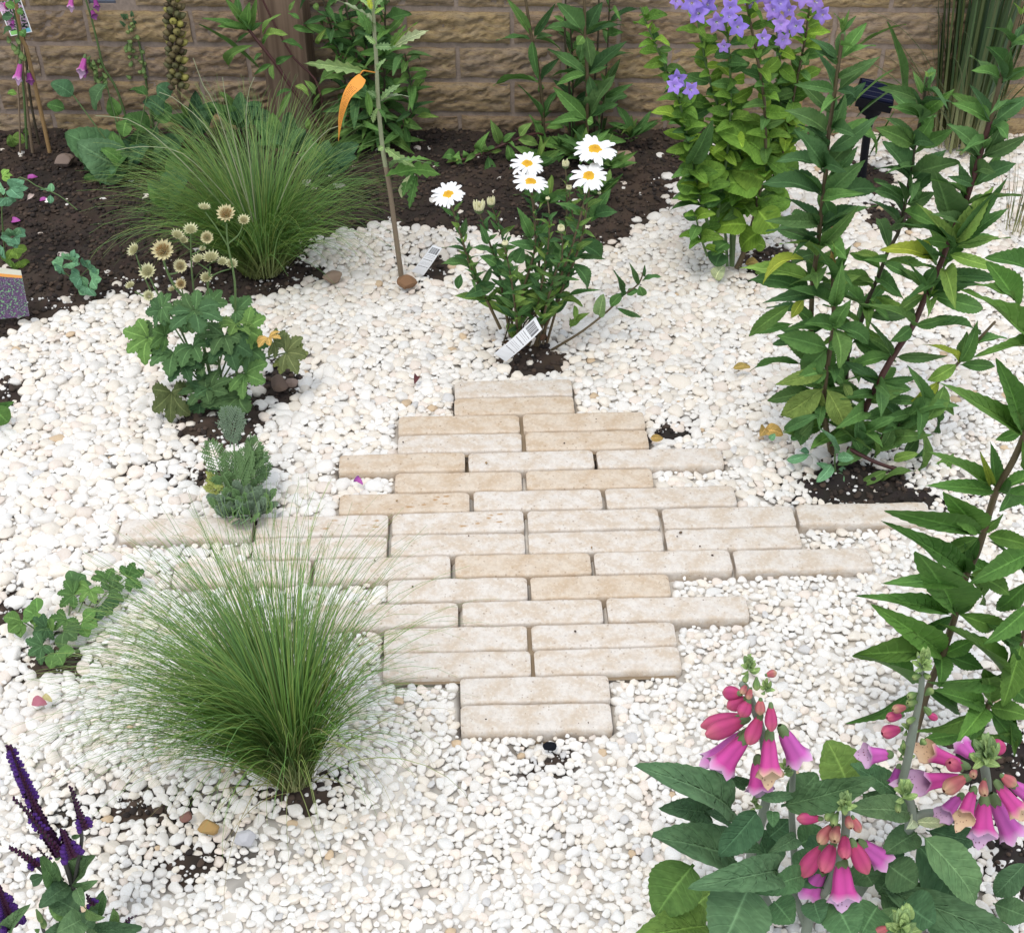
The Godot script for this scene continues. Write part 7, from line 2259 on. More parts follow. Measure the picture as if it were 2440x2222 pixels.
func bellflower() -> void:
	var p := thing("bellflower", "milky bellflower with violet-blue star bells above yellow-green leaves", "bellflower", Vector3(0.418, 0, -0.731))
	var cm := [M.camp, M.camp, M.camp2, M.camp3]
	var lines: Array = []
	lines.append(stem(p, "stem", M.stem_brown, [Vector3(0.419, -0.004, -0.731), Vector3(0.437, 0.062, -0.731), Vector3(0.45, 0.2, -0.731), Vector3(0.441, 0.316, -0.731), Vector3(0.423, 0.396, -0.731), Vector3(0.394, 0.499, -0.731), Vector3(0.385, 0.534, -0.731)], 0.0045, 0.002))
	lines.append(stem(p, "stem", M.stem_green, [Vector3(0.364, 0.08, -0.711), Vector3(0.341, 0.144, -0.711), Vector3(0.316, 0.23, -0.711), Vector3(0.292, 0.329, -0.711), Vector3(0.273, 0.383, -0.711)], 0.0035, 0.0018))
	lines.append(stem(p, "stem", M.stem_green, [Vector3(0.379, 0.021, -0.711), Vector3(0.375, 0.132, -0.731), Vector3(0.382, 0.235, -0.731), Vector3(0.383, 0.324, -0.751), Vector3(0.372, 0.419, -0.751), Vector3(0.359, 0.487, -0.761)], 0.0035, 0.0018))
	lines.append(stem(p, "stem", M.stem_green, [Vector3(0.412, 0, -0.731), Vector3(0.412, 0.102, -0.751), Vector3(0.414, 0.202, -0.761), Vector3(0.355, 0.331, -0.771), Vector3(0.325, 0.437, -0.781), Vector3(0.312, 0.492, -0.781)], 0.0035, 0.0018))
	lines.append(stem(p, "stem", M.stem_brown, [Vector3(0.425, 0, -0.731), Vector3(0.46, 0.113, -0.761), Vector3(0.489, 0.212, -0.771), Vector3(0.501, 0.34, -0.781), Vector3(0.508, 0.434, -0.781), Vector3(0.507, 0.488, -0.781)], 0.0035, 0.0018))
	lines.append(stem(p, "stem", M.stem_green, [Vector3(0.409, 0, -0.731), Vector3(0.416, 0.103, -0.781), Vector3(0.477, 0.236, -0.791), Vector3(0.472, 0.368, -0.791), Vector3(0.453, 0.461, -0.791)], 0.0035, 0.0018))
	lines.append(stem(p, "stem", M.stem_green, [Vector3(0.402, 0, -0.731), Vector3(0.39, 0.091, -0.771), Vector3(0.334, 0.239, -0.791), Vector3(0.279, 0.351, -0.801), Vector3(0.242, 0.43, -0.801), Vector3(0.221, 0.479, -0.801)], 0.003, 0.0014))
	lines.append(stem(p, "stem", M.stem_green, [Vector3(0.357, 0.042, -0.701), Vector3(0.341, 0.086, -0.701), Vector3(0.328, 0.132, -0.701)], 0.0025, 0.0014))
	for i in lines.size():
		dress(p, lines[i], 58 if i < 7 else 10, 0.062, 0.028, "ovate", cm, 0.2 if i != 4 else 0.35, 0.97, 0.3, 0.45)
	l(p, "ovate", M.camp2, 0.429, 0.1, -0.711, 0.364, 0.088, -0.718, 0.059, 0.10, 0.1)
	l(p, "ovate", M.camp2, 0.444, 0.131, -0.711, 0.478, 0.1, -0.689, 0.059, 0.10, 0.2)
	l(p, "ovate", M.camp, 0.443, 0.18, -0.711, 0.367, 0.185, -0.71, 0.069, 0.10, -0.1)
	l(p, "ovate", M.camp, 0.457, 0.223, -0.731, 0.358, 0.289, -0.72, 0.076, 0.08, -0.1)
	l(p, "ovate", M.camp2, 0.453, 0.185, -0.721, 0.39, 0.205, -0.724, 0.065, 0.08, -0.4)
	l(p, "ovate", M.camp, 0.464, 0.217, -0.731, 0.513, 0.192, -0.736, 0.054, 0.10, 0.4)
	l(p, "ovate", M.camp2, 0.455, 0.088, -0.711, 0.42, 0.042, -0.722, 0.048, 0.10, 0.0)
	l(p, "ovate", M.camp, 0.458, 0.148, -0.731, 0.505, 0.134, -0.722, 0.048, 0.10, 0.3)
	l(p, "ovate", M.camp2, 0.435, 0.063, -0.711, 0.466, 0.051, -0.715, 0.030, 0.10, -0.2)
	l(p, "ovate", M.camp, 0.319, 0.219, -0.701, 0.292, 0.222, -0.704, 0.032, 0.10, -0.1)
	l(p, "ovate", M.camp, 0.32, 0.219, -0.701, 0.376, 0.223, -0.699, 0.036, 0.10, 0.4)
	l(p, "ovate", M.camp3, 0.312, 0.232, -0.701, 0.339, 0.332, -0.67, 0.032, 0.10, 0.3)
	l(p, "ovate", M.camp, 0.324, 0.185, -0.701, 0.292, 0.187, -0.711, 0.036, 0.10, -0.4)
	l(p, "ovate", M.camp, 0.332, 0.157, -0.701, 0.294, 0.17, -0.692, 0.033, 0.10, 0.4)
	l(p, "ovate", M.camp2, 0.282, 0.324, -0.701, 0.237, 0.333, -0.698, 0.024, 0.14, 0.1)
	l(p, "ovate", M.camp, 0.285, 0.318, -0.701, 0.311, 0.307, -0.708, 0.028, 0.14, -0.1)
	l(p, "ovate", M.dk, 0.385, 0.049, -0.701, 0.372, 0.027, -0.688, 0.045, 0.10, 0.3)
	l(p, "ovate", M.dk2, 0.395, 0.07, -0.701, 0.364, 0.051, -0.687, 0.041, 0.10, 0.4)
	l(p, "ovate", M.silver, 0.375, -0.004, -0.691, 0.389, 0.023, -0.695, 0.026, 0.20, -0.4)
	for q in [[Vector3(0.296, 0.521, -0.711), 128], [Vector3(0.324, 0.514, -0.721), 112], [Vector3(0.309, 0.503, -0.711), 128], [Vector3(0.359, 0.516, -0.701), 122], [Vector3(0.355, 0.509, -0.681), 98], [Vector3(0.338, 0.492, -0.701), 122], [Vector3(0.374, 0.483, -0.701), 122], [Vector3(0.354, 0.45, -0.701), 82], [Vector3(0.415, 0.467, -0.691), 104], [Vector3(0.431, 0.508, -0.711), 112], [Vector3(0.437, 0.525, -0.691), 108], [Vector3(0.443, 0.491, -0.691), 104], [Vector3(0.452, 0.46, -0.701), 96], [Vector3(0.404, 0.498, -0.761), 100], [Vector3(0.275, 0.508, -0.751), 90], [Vector3(0.277, 0.408, -0.671), 112], [Vector3(0.269, 0.399, -0.661), 100], [Vector3(0.298, 0.387, -0.671), 105], [Vector3(0.447, 0.503, -0.751), 60], [Vector3(0.433, 0.532, -0.711), 110], [Vector3(0.316, 0.536, -0.711), 110], [Vector3(0.35, 0.538, -0.711), 110]]:
		star_bell(p, q[0], Vector3(rr(-0.45, 0.45), rr(0.1, 0.6), 1.0), q[1] / 5.04 / 3500.0 * 3.0 * 0.93, rr(0.85, 1.1))
	for q in [[Vector3(0.434, 0.502, -0.721), 58], [Vector3(0.453, 0.48, -0.711), 50], [Vector3(0.471, 0.483, -0.701), 56], [Vector3(0.449, 0.517, -0.731), 58], [Vector3(0.53, 0.472, -0.771), 52], [Vector3(0.511, 0.5, -0.761), 58], [Vector3(0.49, 0.507, -0.761), 60], [Vector3(0.456, 0.45, -0.721), 48], [Vector3(0.465, 0.494, -0.741), 45], [Vector3(0.42, 0.525, -0.731), 60]]:
		star_bell(p, q[0], Vector3(rr(-0.45, 0.45), rr(0.0, 0.5), 1.0), q[1] / 2.4585 / 3500.0 * 3.0 * 0.95, rr(0.85, 1.1))


func back_plants() -> void:
	var p := thing("lance_leaved_plant", "pair of straight brown stems with whorled dark lance leaves against the wall behind the daisies", "plant", Vector3(0.104, 0, -1.226))
	stem(p, "stem", M.stem_brown, [Vector3(0.077, -0.015, -1.226), Vector3(0.072, 0.089, -1.226), Vector3(0.066, 0.149, -1.226), Vector3(0.059, 0.2, -1.226), Vector3(0.049, 0.245, -1.226), Vector3(0.037, 0.324, -1.226), Vector3(0.034, 0.344, -1.226)], 0.0042, 0.003)
	stem(p, "stem", M.stem_brown, [Vector3(0.166, -0.011, -1.206), Vector3(0.165, 0.078, -1.206), Vector3(0.163, 0.171, -1.206), Vector3(0.156, 0.257, -1.206), Vector3(0.154, 0.33, -1.206), Vector3(0.154, 0.354, -1.206)], 0.0046, 0.003)
	stem(p, "stem", M.stem_dark, [Vector3(0.187, -0.033, -1.256), Vector3(0.183, 0.129, -1.256), Vector3(0.187, 0.221, -1.256), Vector3(0.186, 0.323, -1.256)], 0.003, 0.002)
	stem(p, "stem", M.stem_dark, [Vector3(0.133, -0.032, -1.256), Vector3(0.129, 0.13, -1.256), Vector3(0.119, 0.222, -1.256), Vector3(0.119, 0.324, -1.256)], 0.003, 0.002)
	l(p, "lance", M.dk2, 0.048, 0.246, -1.226, 0, 0.321, -1.243, 0.016, 0.05, 0.0)
	l(p, "lance", M.dk, 0.055, 0.247, -1.226, 0.096, 0.324, -1.208, 0.015, 0.05, 0.4)
	l(p, "lance", M.dk, 0.045, 0.242, -1.226, -0.023, 0.25, -1.209, 0.011, 0.06, 0.1)
	l(p, "lance", M.dk, 0.057, 0.242, -1.226, 0.091, 0.253, -1.216, 0.013, 0.10, -0.0)
	l(p, "lance", M.dk2, 0.057, 0.242, -1.226, 0.11, 0.22, -1.219, 0.011, 0.12, -0.4)
	l(p, "lance", M.dk2, 0.05, 0.24, -1.226, 0.063, 0.167, -1.186, 0.021, 0.05, 0.3)
	l(p, "lance", M.dk2, 0.063, 0.148, -1.226, -0.031, 0.141, -1.237, 0.017, 0.08, 0.4)
	l(p, "lance", M.dk, 0.07, 0.151, -1.226, 0.105, 0.204, -1.215, 0.011, 0.06, -0.2)
	l(p, "lance", M.dk2, 0.065, 0.147, -1.226, 0.067, 0.121, -1.231, 0.014, 0.10, -0.2)
	l(p, "lance", M.dk2, 0.072, 0.065, -1.226, 0.022, 0.151, -1.209, 0.018, 0.05, 0.2)
	l(p, "lance", M.dk2, 0.075, 0.066, -1.226, 0.103, 0.123, -1.24, 0.017, 0.05, -0.4)
	l(p, "lance", M.dk2, 0.075, 0.006, -1.226, 0.046, 0.078, -1.219, 0.020, 0.06, 0.1)
	l(p, "lance", M.md, 0.068, 0.005, -1.226, 0.142, 0.009, -1.196, 0.023, 0.08, -0.1)
	l(p, "lance", M.md, 0.079, 0.043, -1.226, 0.118, 0.041, -1.231, 0.015, 0.20, 0.1)
	l(p, "lance", M.dk2, 0.073, 0.063, -1.226, 0.091, 0.079, -1.234, 0.009, 0.10, -0.2)
	l(p, "lance", M.dk2, 0.077, 0.051, -1.226, 0.045, 0.056, -1.224, 0.014, 0.10, 0.4)
	l(p, "lance", M.dk, 0.153, 0.258, -1.206, 0.098, 0.331, -1.19, 0.021, 0.05, 0.3)
	l(p, "lance", M.dk, 0.161, 0.251, -1.226, 0.191, 0.319, -1.221, 0.028, 0.05, -0.2)
	l(p, "lance", M.dk, 0.153, 0.257, -1.206, 0.074, 0.27, -1.215, 0.013, 0.08, 0.4)
	l(p, "lance", M.dk2, 0.158, 0.256, -1.206, 0.226, 0.295, -1.188, 0.008, 0.08, -0.2)
	l(p, "lance", M.dk, 0.161, 0.249, -1.226, 0.24, 0.26, -1.248, 0.018, 0.08, -0.0)
	l(p, "lance", M.dk, 0.159, 0.255, -1.206, 0.17, 0.195, -1.192, 0.022, 0.06, -0.1)
	l(p, "lance", M.dk, 0.153, 0.255, -1.206, 0.147, 0.194, -1.212, 0.019, 0.06, 0.2)
	l(p, "lance", M.md, 0.151, 0.264, -1.186, 0.138, 0.249, -1.176, 0.019, 0.10, -0.2)
	l(p, "lance", M.dk, 0.16, 0.173, -1.206, 0.083, 0.219, -1.232, 0.024, 0.06, -0.1)
	l(p, "lance", M.dk, 0.166, 0.164, -1.226, 0.244, 0.235, -1.224, 0.028, 0.05, 0.2)
	l(p, "lance", M.dk2, 0.158, 0.171, -1.206, 0.086, 0.166, -1.217, 0.017, 0.08, 0.3)
	l(p, "lance", M.dk2, 0.159, 0.176, -1.196, 0.097, 0.164, -1.179, 0.015, 0.08, 0.0)
	l(p, "lance", M.dk2, 0.164, 0.178, -1.196, 0.205, 0.192, -1.202, 0.009, 0.08, 0.4)
	l(p, "lance", M.dk, 0.165, 0.171, -1.206, 0.181, 0.104, -1.21, 0.023, 0.06, 0.3)
	l(p, "lance", M.dk2, 0.163, 0.077, -1.196, 0.093, 0.145, -1.209, 0.028, 0.05, -0.3)
	l(p, "lance", M.dk, 0.17, 0.069, -1.216, 0.218, 0.181, -1.186, 0.031, 0.05, -0.2)
	l(p, "lance", M.dk2, 0.161, 0.076, -1.196, 0.085, 0.086, -1.164, 0.020, 0.08, -0.0)
	l(p, "lance", M.dk2, 0.168, 0.077, -1.196, 0.231, 0.107, -1.207, 0.019, 0.06, -0.2)
	l(p, "lance", M.md, 0.163, 0.085, -1.176, 0.176, 0.08, -1.175, 0.021, 0.10, 0.1)
	l(p, "lance", M.dk, 0.168, 0.06, -1.236, 0.124, 0.129, -1.207, 0.023, 0.06, -0.3)
	l(p, "lance", M.dk2, 0.177, 0.006, -1.226, 0.25, 0.047, -1.226, 0.015, 0.06, -0.3)
	l(p, "lance", M.dk2, 0.171, 0.016, -1.196, 0.245, 0.041, -1.162, 0.017, 0.06, -0.3)
	l(p, "lance", M.dk2, 0.147, 0.009, -1.206, 0.109, 0.031, -1.218, 0.018, 0.08, -0.4)
	l(p, "lance", M.md, 0.107, 0.026, -1.176, 0.103, 0.056, -1.176, 0.011, 0.06, 0.4)
	l(p, "lance", M.md, 0.107, 0.024, -1.176, 0.081, 0.06, -1.161, 0.011, 0.06, 0.2)
	l(p, "lance", M.md, 0.109, 0.026, -1.176, 0.116, 0.063, -1.161, 0.010, 0.06, 0.4)
	var back1 := stem(p, "stem", M.stem_dark, [Vector3(0.143, -0.039, -1.266), Vector3(0.138, 0.064, -1.276), Vector3(0.138, 0.14, -1.276), Vector3(0.129, 0.267, -1.276)], 0.002, 0.0015)
	dress(p, back1, 22, 0.085, 0.018, "lance", [M.dk, M.dk2], 0.0, 1.0, 0.5, 0.2)
	var back2 := stem(p, "stem", M.stem_dark, [Vector3(0.195, -0.035, -1.256), Vector3(0.203, 0.067, -1.266), Vector3(0.208, 0.18, -1.266), Vector3(0.209, 0.305, -1.266)], 0.002, 0.0015)
	dress(p, back2, 22, 0.085, 0.018, "lance", [M.dk, M.dk2], 0.0, 1.0, 0.5, 0.2)
	var low := stem(p, "stem", M.stem_green, [Vector3(0.156, -0.005, -1.196), Vector3(0.153, -0.002, -1.176), Vector3(0.149, 0.017, -1.176)], 0.002, 0.0015)
	dress(p, low, 26, 0.075, 0.017, "lance", [M.md, M.dk2, M.dai3], 0.0, 1.0, 0.5, 0.2)
	# the low green growth behind the daisies
	for c in [Vector3(0.09, -0.033, -1.196), Vector3(0.101, -0.061, -1.176), Vector3(0.119, -0.103, -1.166), Vector3(0.081, -0.122, -1.166)]:
		for k in 12:
			var a := k * 2.4
			lf(p, "lance", [M.md, M.dk2, M.dai3][k % 3], c, (c as Vector3) + Vector3(cos(a), rr(0.1, 0.9), sin(a) * 0.6).normalized() * rr(0.04, 0.075), 0.015, 0.1, rr(-0.5, 0.5))
	for c in [Vector3(0.073, 0.02, -0.948), Vector3(0.177, 0.02, -0.985), Vector3(0.156, 0.03, -1.139), Vector3(0.058, 0.03, -1.077), Vector3(0.259, 0.02, -1.224), Vector3(0.205, 0.02, -1.09)]:
		for k in 11:
			var a := k * 2.4
			lf(p, "lance", [M.md, M.dk2, M.dai3, M.dk2][k % 4], c, (c as Vector3) + Vector3(cos(a), rr(0.2, 1.0), sin(a) * 0.6).normalized() * rr(0.04, 0.075), 0.015, 0.12, rr(-0.5, 0.5))
	# a reddish shoot arching over the soil
	p = thing("arching_shoot", "dark red shoot with curled leaves arching low across the bare soil", "plant", Vector3(0.04, 0, -1.179))
	var arch := stem(p, "stem", M.stem_red, [Vector3(-0.203, -0.041, -1.199), Vector3(-0.109, -0.005, -1.179), Vector3(-0.053, 0.013, -1.179), Vector3(0.003, 0.038, -1.179), Vector3(0.059, 0.04, -1.209), Vector3(0.085, 0.009, -1.239), Vector3(0.089, -0.038, -1.249)], 0.0032, 0.0028)
	dress(p, arch, 12, 0.04, 0.014, "lance", [M.md, M.dk2, M.lt], 0.1, 0.6, 0.2, 0.1)
	l(p, "lance", M.md, -0.112, -0.003, -1.179, -0.143, 0.002, -1.179, 0.023, 0.60, 0.0)
	l(p, "lance", M.md, -0.108, 0.009, -1.159, -0.12, 0.019, -1.149, 0.023, 0.60, 0.0)
	l(p, "lance", M.lt, -0.06, 0.014, -1.179, -0.073, 0.029, -1.159, 0.025, 0.70, 0.0)
	l(p, "lance", M.md, -0.056, 0.016, -1.179, -0.041, 0.072, -1.159, 0.023, 0.30, 0.0)
	l(p, "lance", M.lt, -0.021, 0.032, -1.179, -0.038, 0.088, -1.179, 0.020, 0.10, 0.0)
	l(p, "lance", M.md, -0.012, 0.036, -1.179, 0.014, 0.059, -1.179, 0.015, 0.10, 0.0)
	l(p, "lance", M.dk2, -0.045, 0.006, -1.179, -0.039, -0.057, -1.149, 0.025, 0.15, 0.0)
	l(p, "lance", M.dk2, -0.109, -0.013, -1.179, -0.109, -0.034, -1.149, 0.019, 0.15, 0.0)
	l(p, "lance", M.dk2, -0.161, -0.021, -1.179, -0.187, -0.012, -1.179, 0.019, 0.20, 0.0)
	l(p, "lance", M.lt, 0.018, 0.041, -1.179, 0.062, 0.03, -1.179, 0.019, 0.12, 0.0)
	l(p, "lance", M.lt, 0.022, 0.049, -1.179, 0.047, 0.08, -1.179, 0.019, 0.12, 0.0)
	l(p, "lance", M.dk2, -0.004, 0.033, -1.179, 0.003, -0.012, -1.179, 0.019, 0.20, 0.0)
	l(p, "lance", M.dk2, -0.093, 0.003, -1.179, -0.097, 0.019, -1.179, 0.015, 0.30, 0.0)
	# the leaning red-stemmed plant in front of the post
	p = thing("red_stemmed_plant", "leaning dark red stem with pale green leaves in front of the wooden post", "plant", Vector3(-0.398, 0, -1.193))
	stem(p, "stem", M.stem_red, [Vector3(-0.392, 0.042, -1.193), Vector3(-0.402, 0.088, -1.193), Vector3(-0.443, 0.156, -1.193), Vector3(-0.471, 0.211, -1.193), Vector3(-0.515, 0.282, -1.193), Vector3(-0.55, 0.348, -1.193), Vector3(-0.56, 0.368, -1.193)], 0.0042, 0.003)
	stem(p, "stem", M.stem_red, [Vector3(-0.387, 0.043, -1.223), Vector3(-0.396, 0.156, -1.223), Vector3(-0.44, 0.215, -1.223), Vector3(-0.48, 0.312, -1.223), Vector3(-0.489, 0.345, -1.223)], 0.0026, 0.002)
	l(p, "lance", M.md, -0.519, 0.285, -1.193, -0.61, 0.311, -1.198, 0.016, 0.08, -0.3)
	l(p, "lance", M.md, -0.517, 0.282, -1.193, -0.574, 0.306, -1.167, 0.014, 0.06, 0.2)
	l(p, "lance", M.md, -0.513, 0.283, -1.193, -0.489, 0.298, -1.201, 0.012, 0.08, 0.1)
	l(p, "lance", M.lt, -0.486, 0.283, -1.173, -0.435, 0.292, -1.153, 0.015, 0.06, -0.1)
	l(p, "lance", M.lt, -0.488, 0.284, -1.173, -0.449, 0.326, -1.174, 0.011, 0.10, -0.2)
	l(p, "lance", M.dk2, -0.517, 0.281, -1.193, -0.549, 0.257, -1.199, 0.007, 0.06, -0.4)
	l(p, "lance", M.lt, -0.508, 0.263, -1.173, -0.563, 0.212, -1.179, 0.014, 0.35, -0.1)
	l(p, "lance", M.md, -0.48, 0.213, -1.193, -0.516, 0.199, -1.174, 0.009, 0.15, -0.3)
	l(p, "lance", M.lt, -0.476, 0.217, -1.183, -0.476, 0.192, -1.163, 0.011, 0.10, 0.4)
	l(p, "lance", M.lt, -0.444, 0.159, -1.183, -0.477, 0.106, -1.163, 0.014, 0.10, -0.3)
	l(p, "lance", M.md, -0.445, 0.155, -1.193, -0.483, 0.138, -1.194, 0.010, 0.10, 0.3)
	l(p, "lance", M.lt, -0.436, 0.174, -1.173, -0.406, 0.154, -1.16, 0.015, 0.30, -0.1)
	l(p, "lance", M.lt, -0.415, 0.186, -1.173, -0.395, 0.148, -1.183, 0.015, 0.12, -0.0)
	l(p, "lance", M.md, -0.47, 0.217, -1.183, -0.434, 0.235, -1.183, 0.013, 0.40, 0.4)
	l(p, "lance", M.md, -0.456, 0.26, -1.193, -0.414, 0.241, -1.2, 0.014, 0.10, -0.1)
	l(p, "lance", M.md, -0.518, 0.285, -1.193, -0.508, 0.35, -1.171, 0.016, 0.05, -0.4)
	l(p, "lance", M.md, -0.513, 0.286, -1.193, -0.494, 0.352, -1.192, 0.014, 0.05, 0.3)
	l(p, "lance", M.md, -0.523, 0.298, -1.193, -0.555, 0.36, -1.175, 0.015, 0.05, -0.4)
	l(p, "lance", M.md, -0.529, 0.305, -1.193, -0.534, 0.352, -1.207, 0.014, 0.05, -0.4)
	l(p, "lance", M.dk2, -0.513, 0.285, -1.193, -0.537, 0.327, -1.175, 0.014, 0.08, -0.2)
	l(p, "lance", M.md, -0.432, 0.282, -1.213, -0.387, 0.273, -1.201, 0.012, 0.30, 0.4)
	l(p, "lance", M.md, -0.469, 0.281, -1.213, -0.497, 0.241, -1.215, 0.009, 0.20, -0.2)
	l(p, "lance", M.dk2, -0.5, 0.227, -1.213, -0.517, 0.216, -1.202, 0.008, 0.10, 0.1)
	l(p, "lance", M.lt, -0.418, 0.096, -1.193, -0.418, 0.062, -1.196, 0.012, 0.10, 0.2)
	l(p, "lance", M.md, -0.417, 0.298, -1.213, -0.439, 0.311, -1.214, 0.010, 0.10, -0.2)
	l(p, "lance", M.lt, -0.436, 0.314, -1.213, -0.423, 0.334, -1.221, 0.008, 0.10, 0.2)
	l(p, "narrow", M.dk2, -0.512, 0.191, -1.223, -0.618, 0.289, -1.223, 0.006, 0.05, 0.0)
	# stems and leaves between the post and the pale stem
	p = thing("leafy_shrub", "dark leafy shrub growing up the wall between the post and the pale jagged stem", "shrub", Vector3(-0.315, 0, -1.242))
	var sl: Array = []
	sl.append(stem(p, "stem", M.stem_dark, [Vector3(-0.304, 0, -1.242), Vector3(-0.314, 0.108, -1.242), Vector3(-0.312, 0.225, -1.242), Vector3(-0.324, 0.293, -1.242), Vector3(-0.327, 0.337, -1.242)], 0.003, 0.0018))
	sl.append(stem(p, "stem", M.stem_dark, [Vector3(-0.326, 0, -1.242), Vector3(-0.337, 0.127, -1.242), Vector3(-0.352, 0.233, -1.242), Vector3(-0.365, 0.298, -1.242), Vector3(-0.372, 0.342, -1.242)], 0.003, 0.0018))
	sl.append(stem(p, "stem", M.stem_dark, [Vector3(-0.285, -0.011, -1.262), Vector3(-0.263, 0.097, -1.262), Vector3(-0.253, 0.226, -1.262), Vector3(-0.245, 0.328, -1.262)], 0.003, 0.0018))
	sl.append(stem(p, "stem", M.stem_dark, [Vector3(-0.265, -0.001, -1.242), Vector3(-0.208, 0.071, -1.242), Vector3(-0.204, 0.143, -1.242), Vector3(-0.212, 0.209, -1.242)], 0.0028, 0.0014))
	sl.append(stem(p, "stem", M.stem_dark, [Vector3(-0.303, -0.016, -1.272), Vector3(-0.293, 0.131, -1.272), Vector3(-0.294, 0.223, -1.272), Vector3(-0.286, 0.325, -1.272)], 0.003, 0.0018))
	for i in sl.size():
		dress(p, sl[i], 36, 0.08, 0.018, "lance", [M.dk, M.dk2, M.md], 0.03, 1.0, 0.15, 0.2)
	l(p, "lance", M.dk, -0.326, 0.266, -1.242, -0.38, 0.313, -1.216, 0.013, 0.06, 0.1)
	l(p, "lance", M.dk2, -0.32, 0.257, -1.242, -0.355, 0.283, -1.225, 0.014, 0.06, -0.4)
	l(p, "lance", M.dk, -0.33, 0.254, -1.242, -0.314, 0.294, -1.248, 0.013, 0.06, -0.0)
	l(p, "lance", M.lt, -0.384, 0.32, -1.242, -0.381, 0.305, -1.235, 0.012, 0.30, 0.4)
	l(p, "lance", M.lt, -0.367, 0.267, -1.242, -0.385, 0.23, -1.243, 0.009, 0.50, -0.2)
	l(p, "lance", M.md, -0.35, 0.135, -1.242, -0.412, 0.09, -1.24, 0.013, 0.25, -0.0)
	l(p, "lance", M.dk2, -0.262, 0.053, -1.242, -0.22, 0.023, -1.219, 0.013, 0.10, -0.3)
	l(p, "lance", M.lt, -0.194, 0.067, -1.242, -0.147, 0.073, -1.228, 0.012, 0.10, 0.2)
	l(p, "lance", M.md, -0.219, 0.051, -1.242, -0.212, 0.003, -1.224, 0.013, 0.06, 0.2)
	l(p, "lance", M.md, -0.32, 0.083, -1.242, -0.332, 0.052, -1.237, 0.017, 0.20, -0.2)
	l(p, "lance", M.dk2, -0.261, 0.011, -1.242, -0.222, 0.009, -1.245, 0.013, 0.06, -0.1)
	l(p, "lance", M.md, -0.302, 0.039, -1.242, -0.293, -0.007, -1.227, 0.014, 0.10, -0.4)
	l(p, "lance", M.dk2, -0.333, 0.039, -1.242, -0.359, 0.014, -1.247, 0.013, 0.10, 0.2)
	# the pale jagged-leaved stem with its orange tag
	p = thing("pale_stemmed_shrub", "tall single pale stem with silvery jagged leaves standing in the gravel", "shrub", Vector3(-0.214, 0, -0.725))
	stem(p, "stem", M.stem_wood, [Vector3(-0.213, -0.004, -0.725), Vector3(-0.218, 0.083, -0.725), Vector3(-0.223, 0.174, -0.725), Vector3(-0.228, 0.226, -0.725)], 0.0052, 0.0042)
	stem(p, "stem", M.stem_pale, [Vector3(-0.228, 0.226, -0.725), Vector3(-0.231, 0.26, -0.725), Vector3(-0.233, 0.344, -0.725), Vector3(-0.231, 0.43, -0.725), Vector3(-0.231, 0.47, -0.725), Vector3(-0.23, 0.53, -0.725), Vector3(-0.23, 0.553, -0.725)], 0.0042, 0.003)
	l(p, "jag", M.pale, -0.258, 0.411, -0.715, -0.355, 0.422, -0.726, 0.026, 0.12, -0.4)
	l(p, "jag", M.silver, -0.205, 0.449, -0.715, -0.14, 0.472, -0.735, 0.021, 0.06, 0.0)
	l(p, "jag", M.pale, -0.228, 0.458, -0.705, -0.193, 0.456, -0.707, 0.018, 0.10, 0.4)
	l(p, "jag", M.pale, -0.233, 0.353, -0.725, -0.252, 0.375, -0.715, 0.012, 0.08, 0.4)
	l(p, "jag", M.silver, -0.226, 0.351, -0.725, -0.178, 0.356, -0.73, 0.012, 0.08, -0.4)
	l(p, "jag", M.pale, -0.226, 0.354, -0.725, -0.192, 0.377, -0.735, 0.015, 0.08, -0.0)
	l(p, "jag", M.lt, -0.202, 0.456, -0.705, -0.175, 0.502, -0.693, 0.011, 0.06, -0.0)
	l(p, "jag", M.lt, -0.2, 0.453, -0.715, -0.157, 0.493, -0.722, 0.011, 0.06, -0.1)
	l(p, "jag", M.pale, -0.232, 0.476, -0.725, -0.272, 0.529, -0.714, 0.024, 0.06, 0.2)
	l(p, "jag", M.silver, -0.231, 0.487, -0.725, -0.292, 0.542, -0.705, 0.018, 0.06, 0.3)
	l(p, "jag", M.md, -0.237, 0.496, -0.695, -0.256, 0.529, -0.688, 0.024, 0.06, -0.3)
	l(p, "jag", M.md, -0.237, 0.49, -0.685, -0.242, 0.526, -0.674, 0.017, 0.06, -0.2)
	l(p, "jag", M.lt, -0.226, 0.515, -0.705, -0.21, 0.526, -0.703, 0.010, 0.06, -0.1)
	l(p, "jag", M.pale, -0.229, 0.513, -0.725, -0.209, 0.541, -0.717, 0.017, 0.06, -0.3)
	l(p, "jag", M.yl, -0.232, 0.524, -0.705, -0.237, 0.548, -0.708, 0.013, 0.06, -0.2)
	l(p, "jag", M.pale, -0.231, 0.51, -0.725, -0.264, 0.54, -0.733, 0.019, 0.06, 0.3)
	l(p, "lance", M.md, -0.25, 0.381, -0.705, -0.247, 0.335, -0.698, 0.011, 0.08, -0.2)
	l(p, "lance", M.md, -0.249, 0.384, -0.705, -0.262, 0.393, -0.705, 0.009, 0.08, 0.4)
	l(p, "jag", M.pale, -0.23, 0.464, -0.705, -0.246, 0.479, -0.703, 0.014, 0.10, -0.2)
	l(p, "jag", M.pale, -0.229, 0.417, -0.705, -0.212, 0.441, -0.697, 0.013, 0.10, 0.1)
	l(p, "jag", M.md, -0.231, 0.344, -0.705, -0.219, 0.325, -0.693, 0.016, 0.10, -0.4)
	l(p, "jag", M.pale, -0.233, 0.346, -0.705, -0.243, 0.32, -0.703, 0.012, 0.10, 0.3)
	l(p, "jag", M.pale, -0.224, 0.26, -0.725, -0.173, 0.233, -0.704, 0.021, 0.10, 0.4)
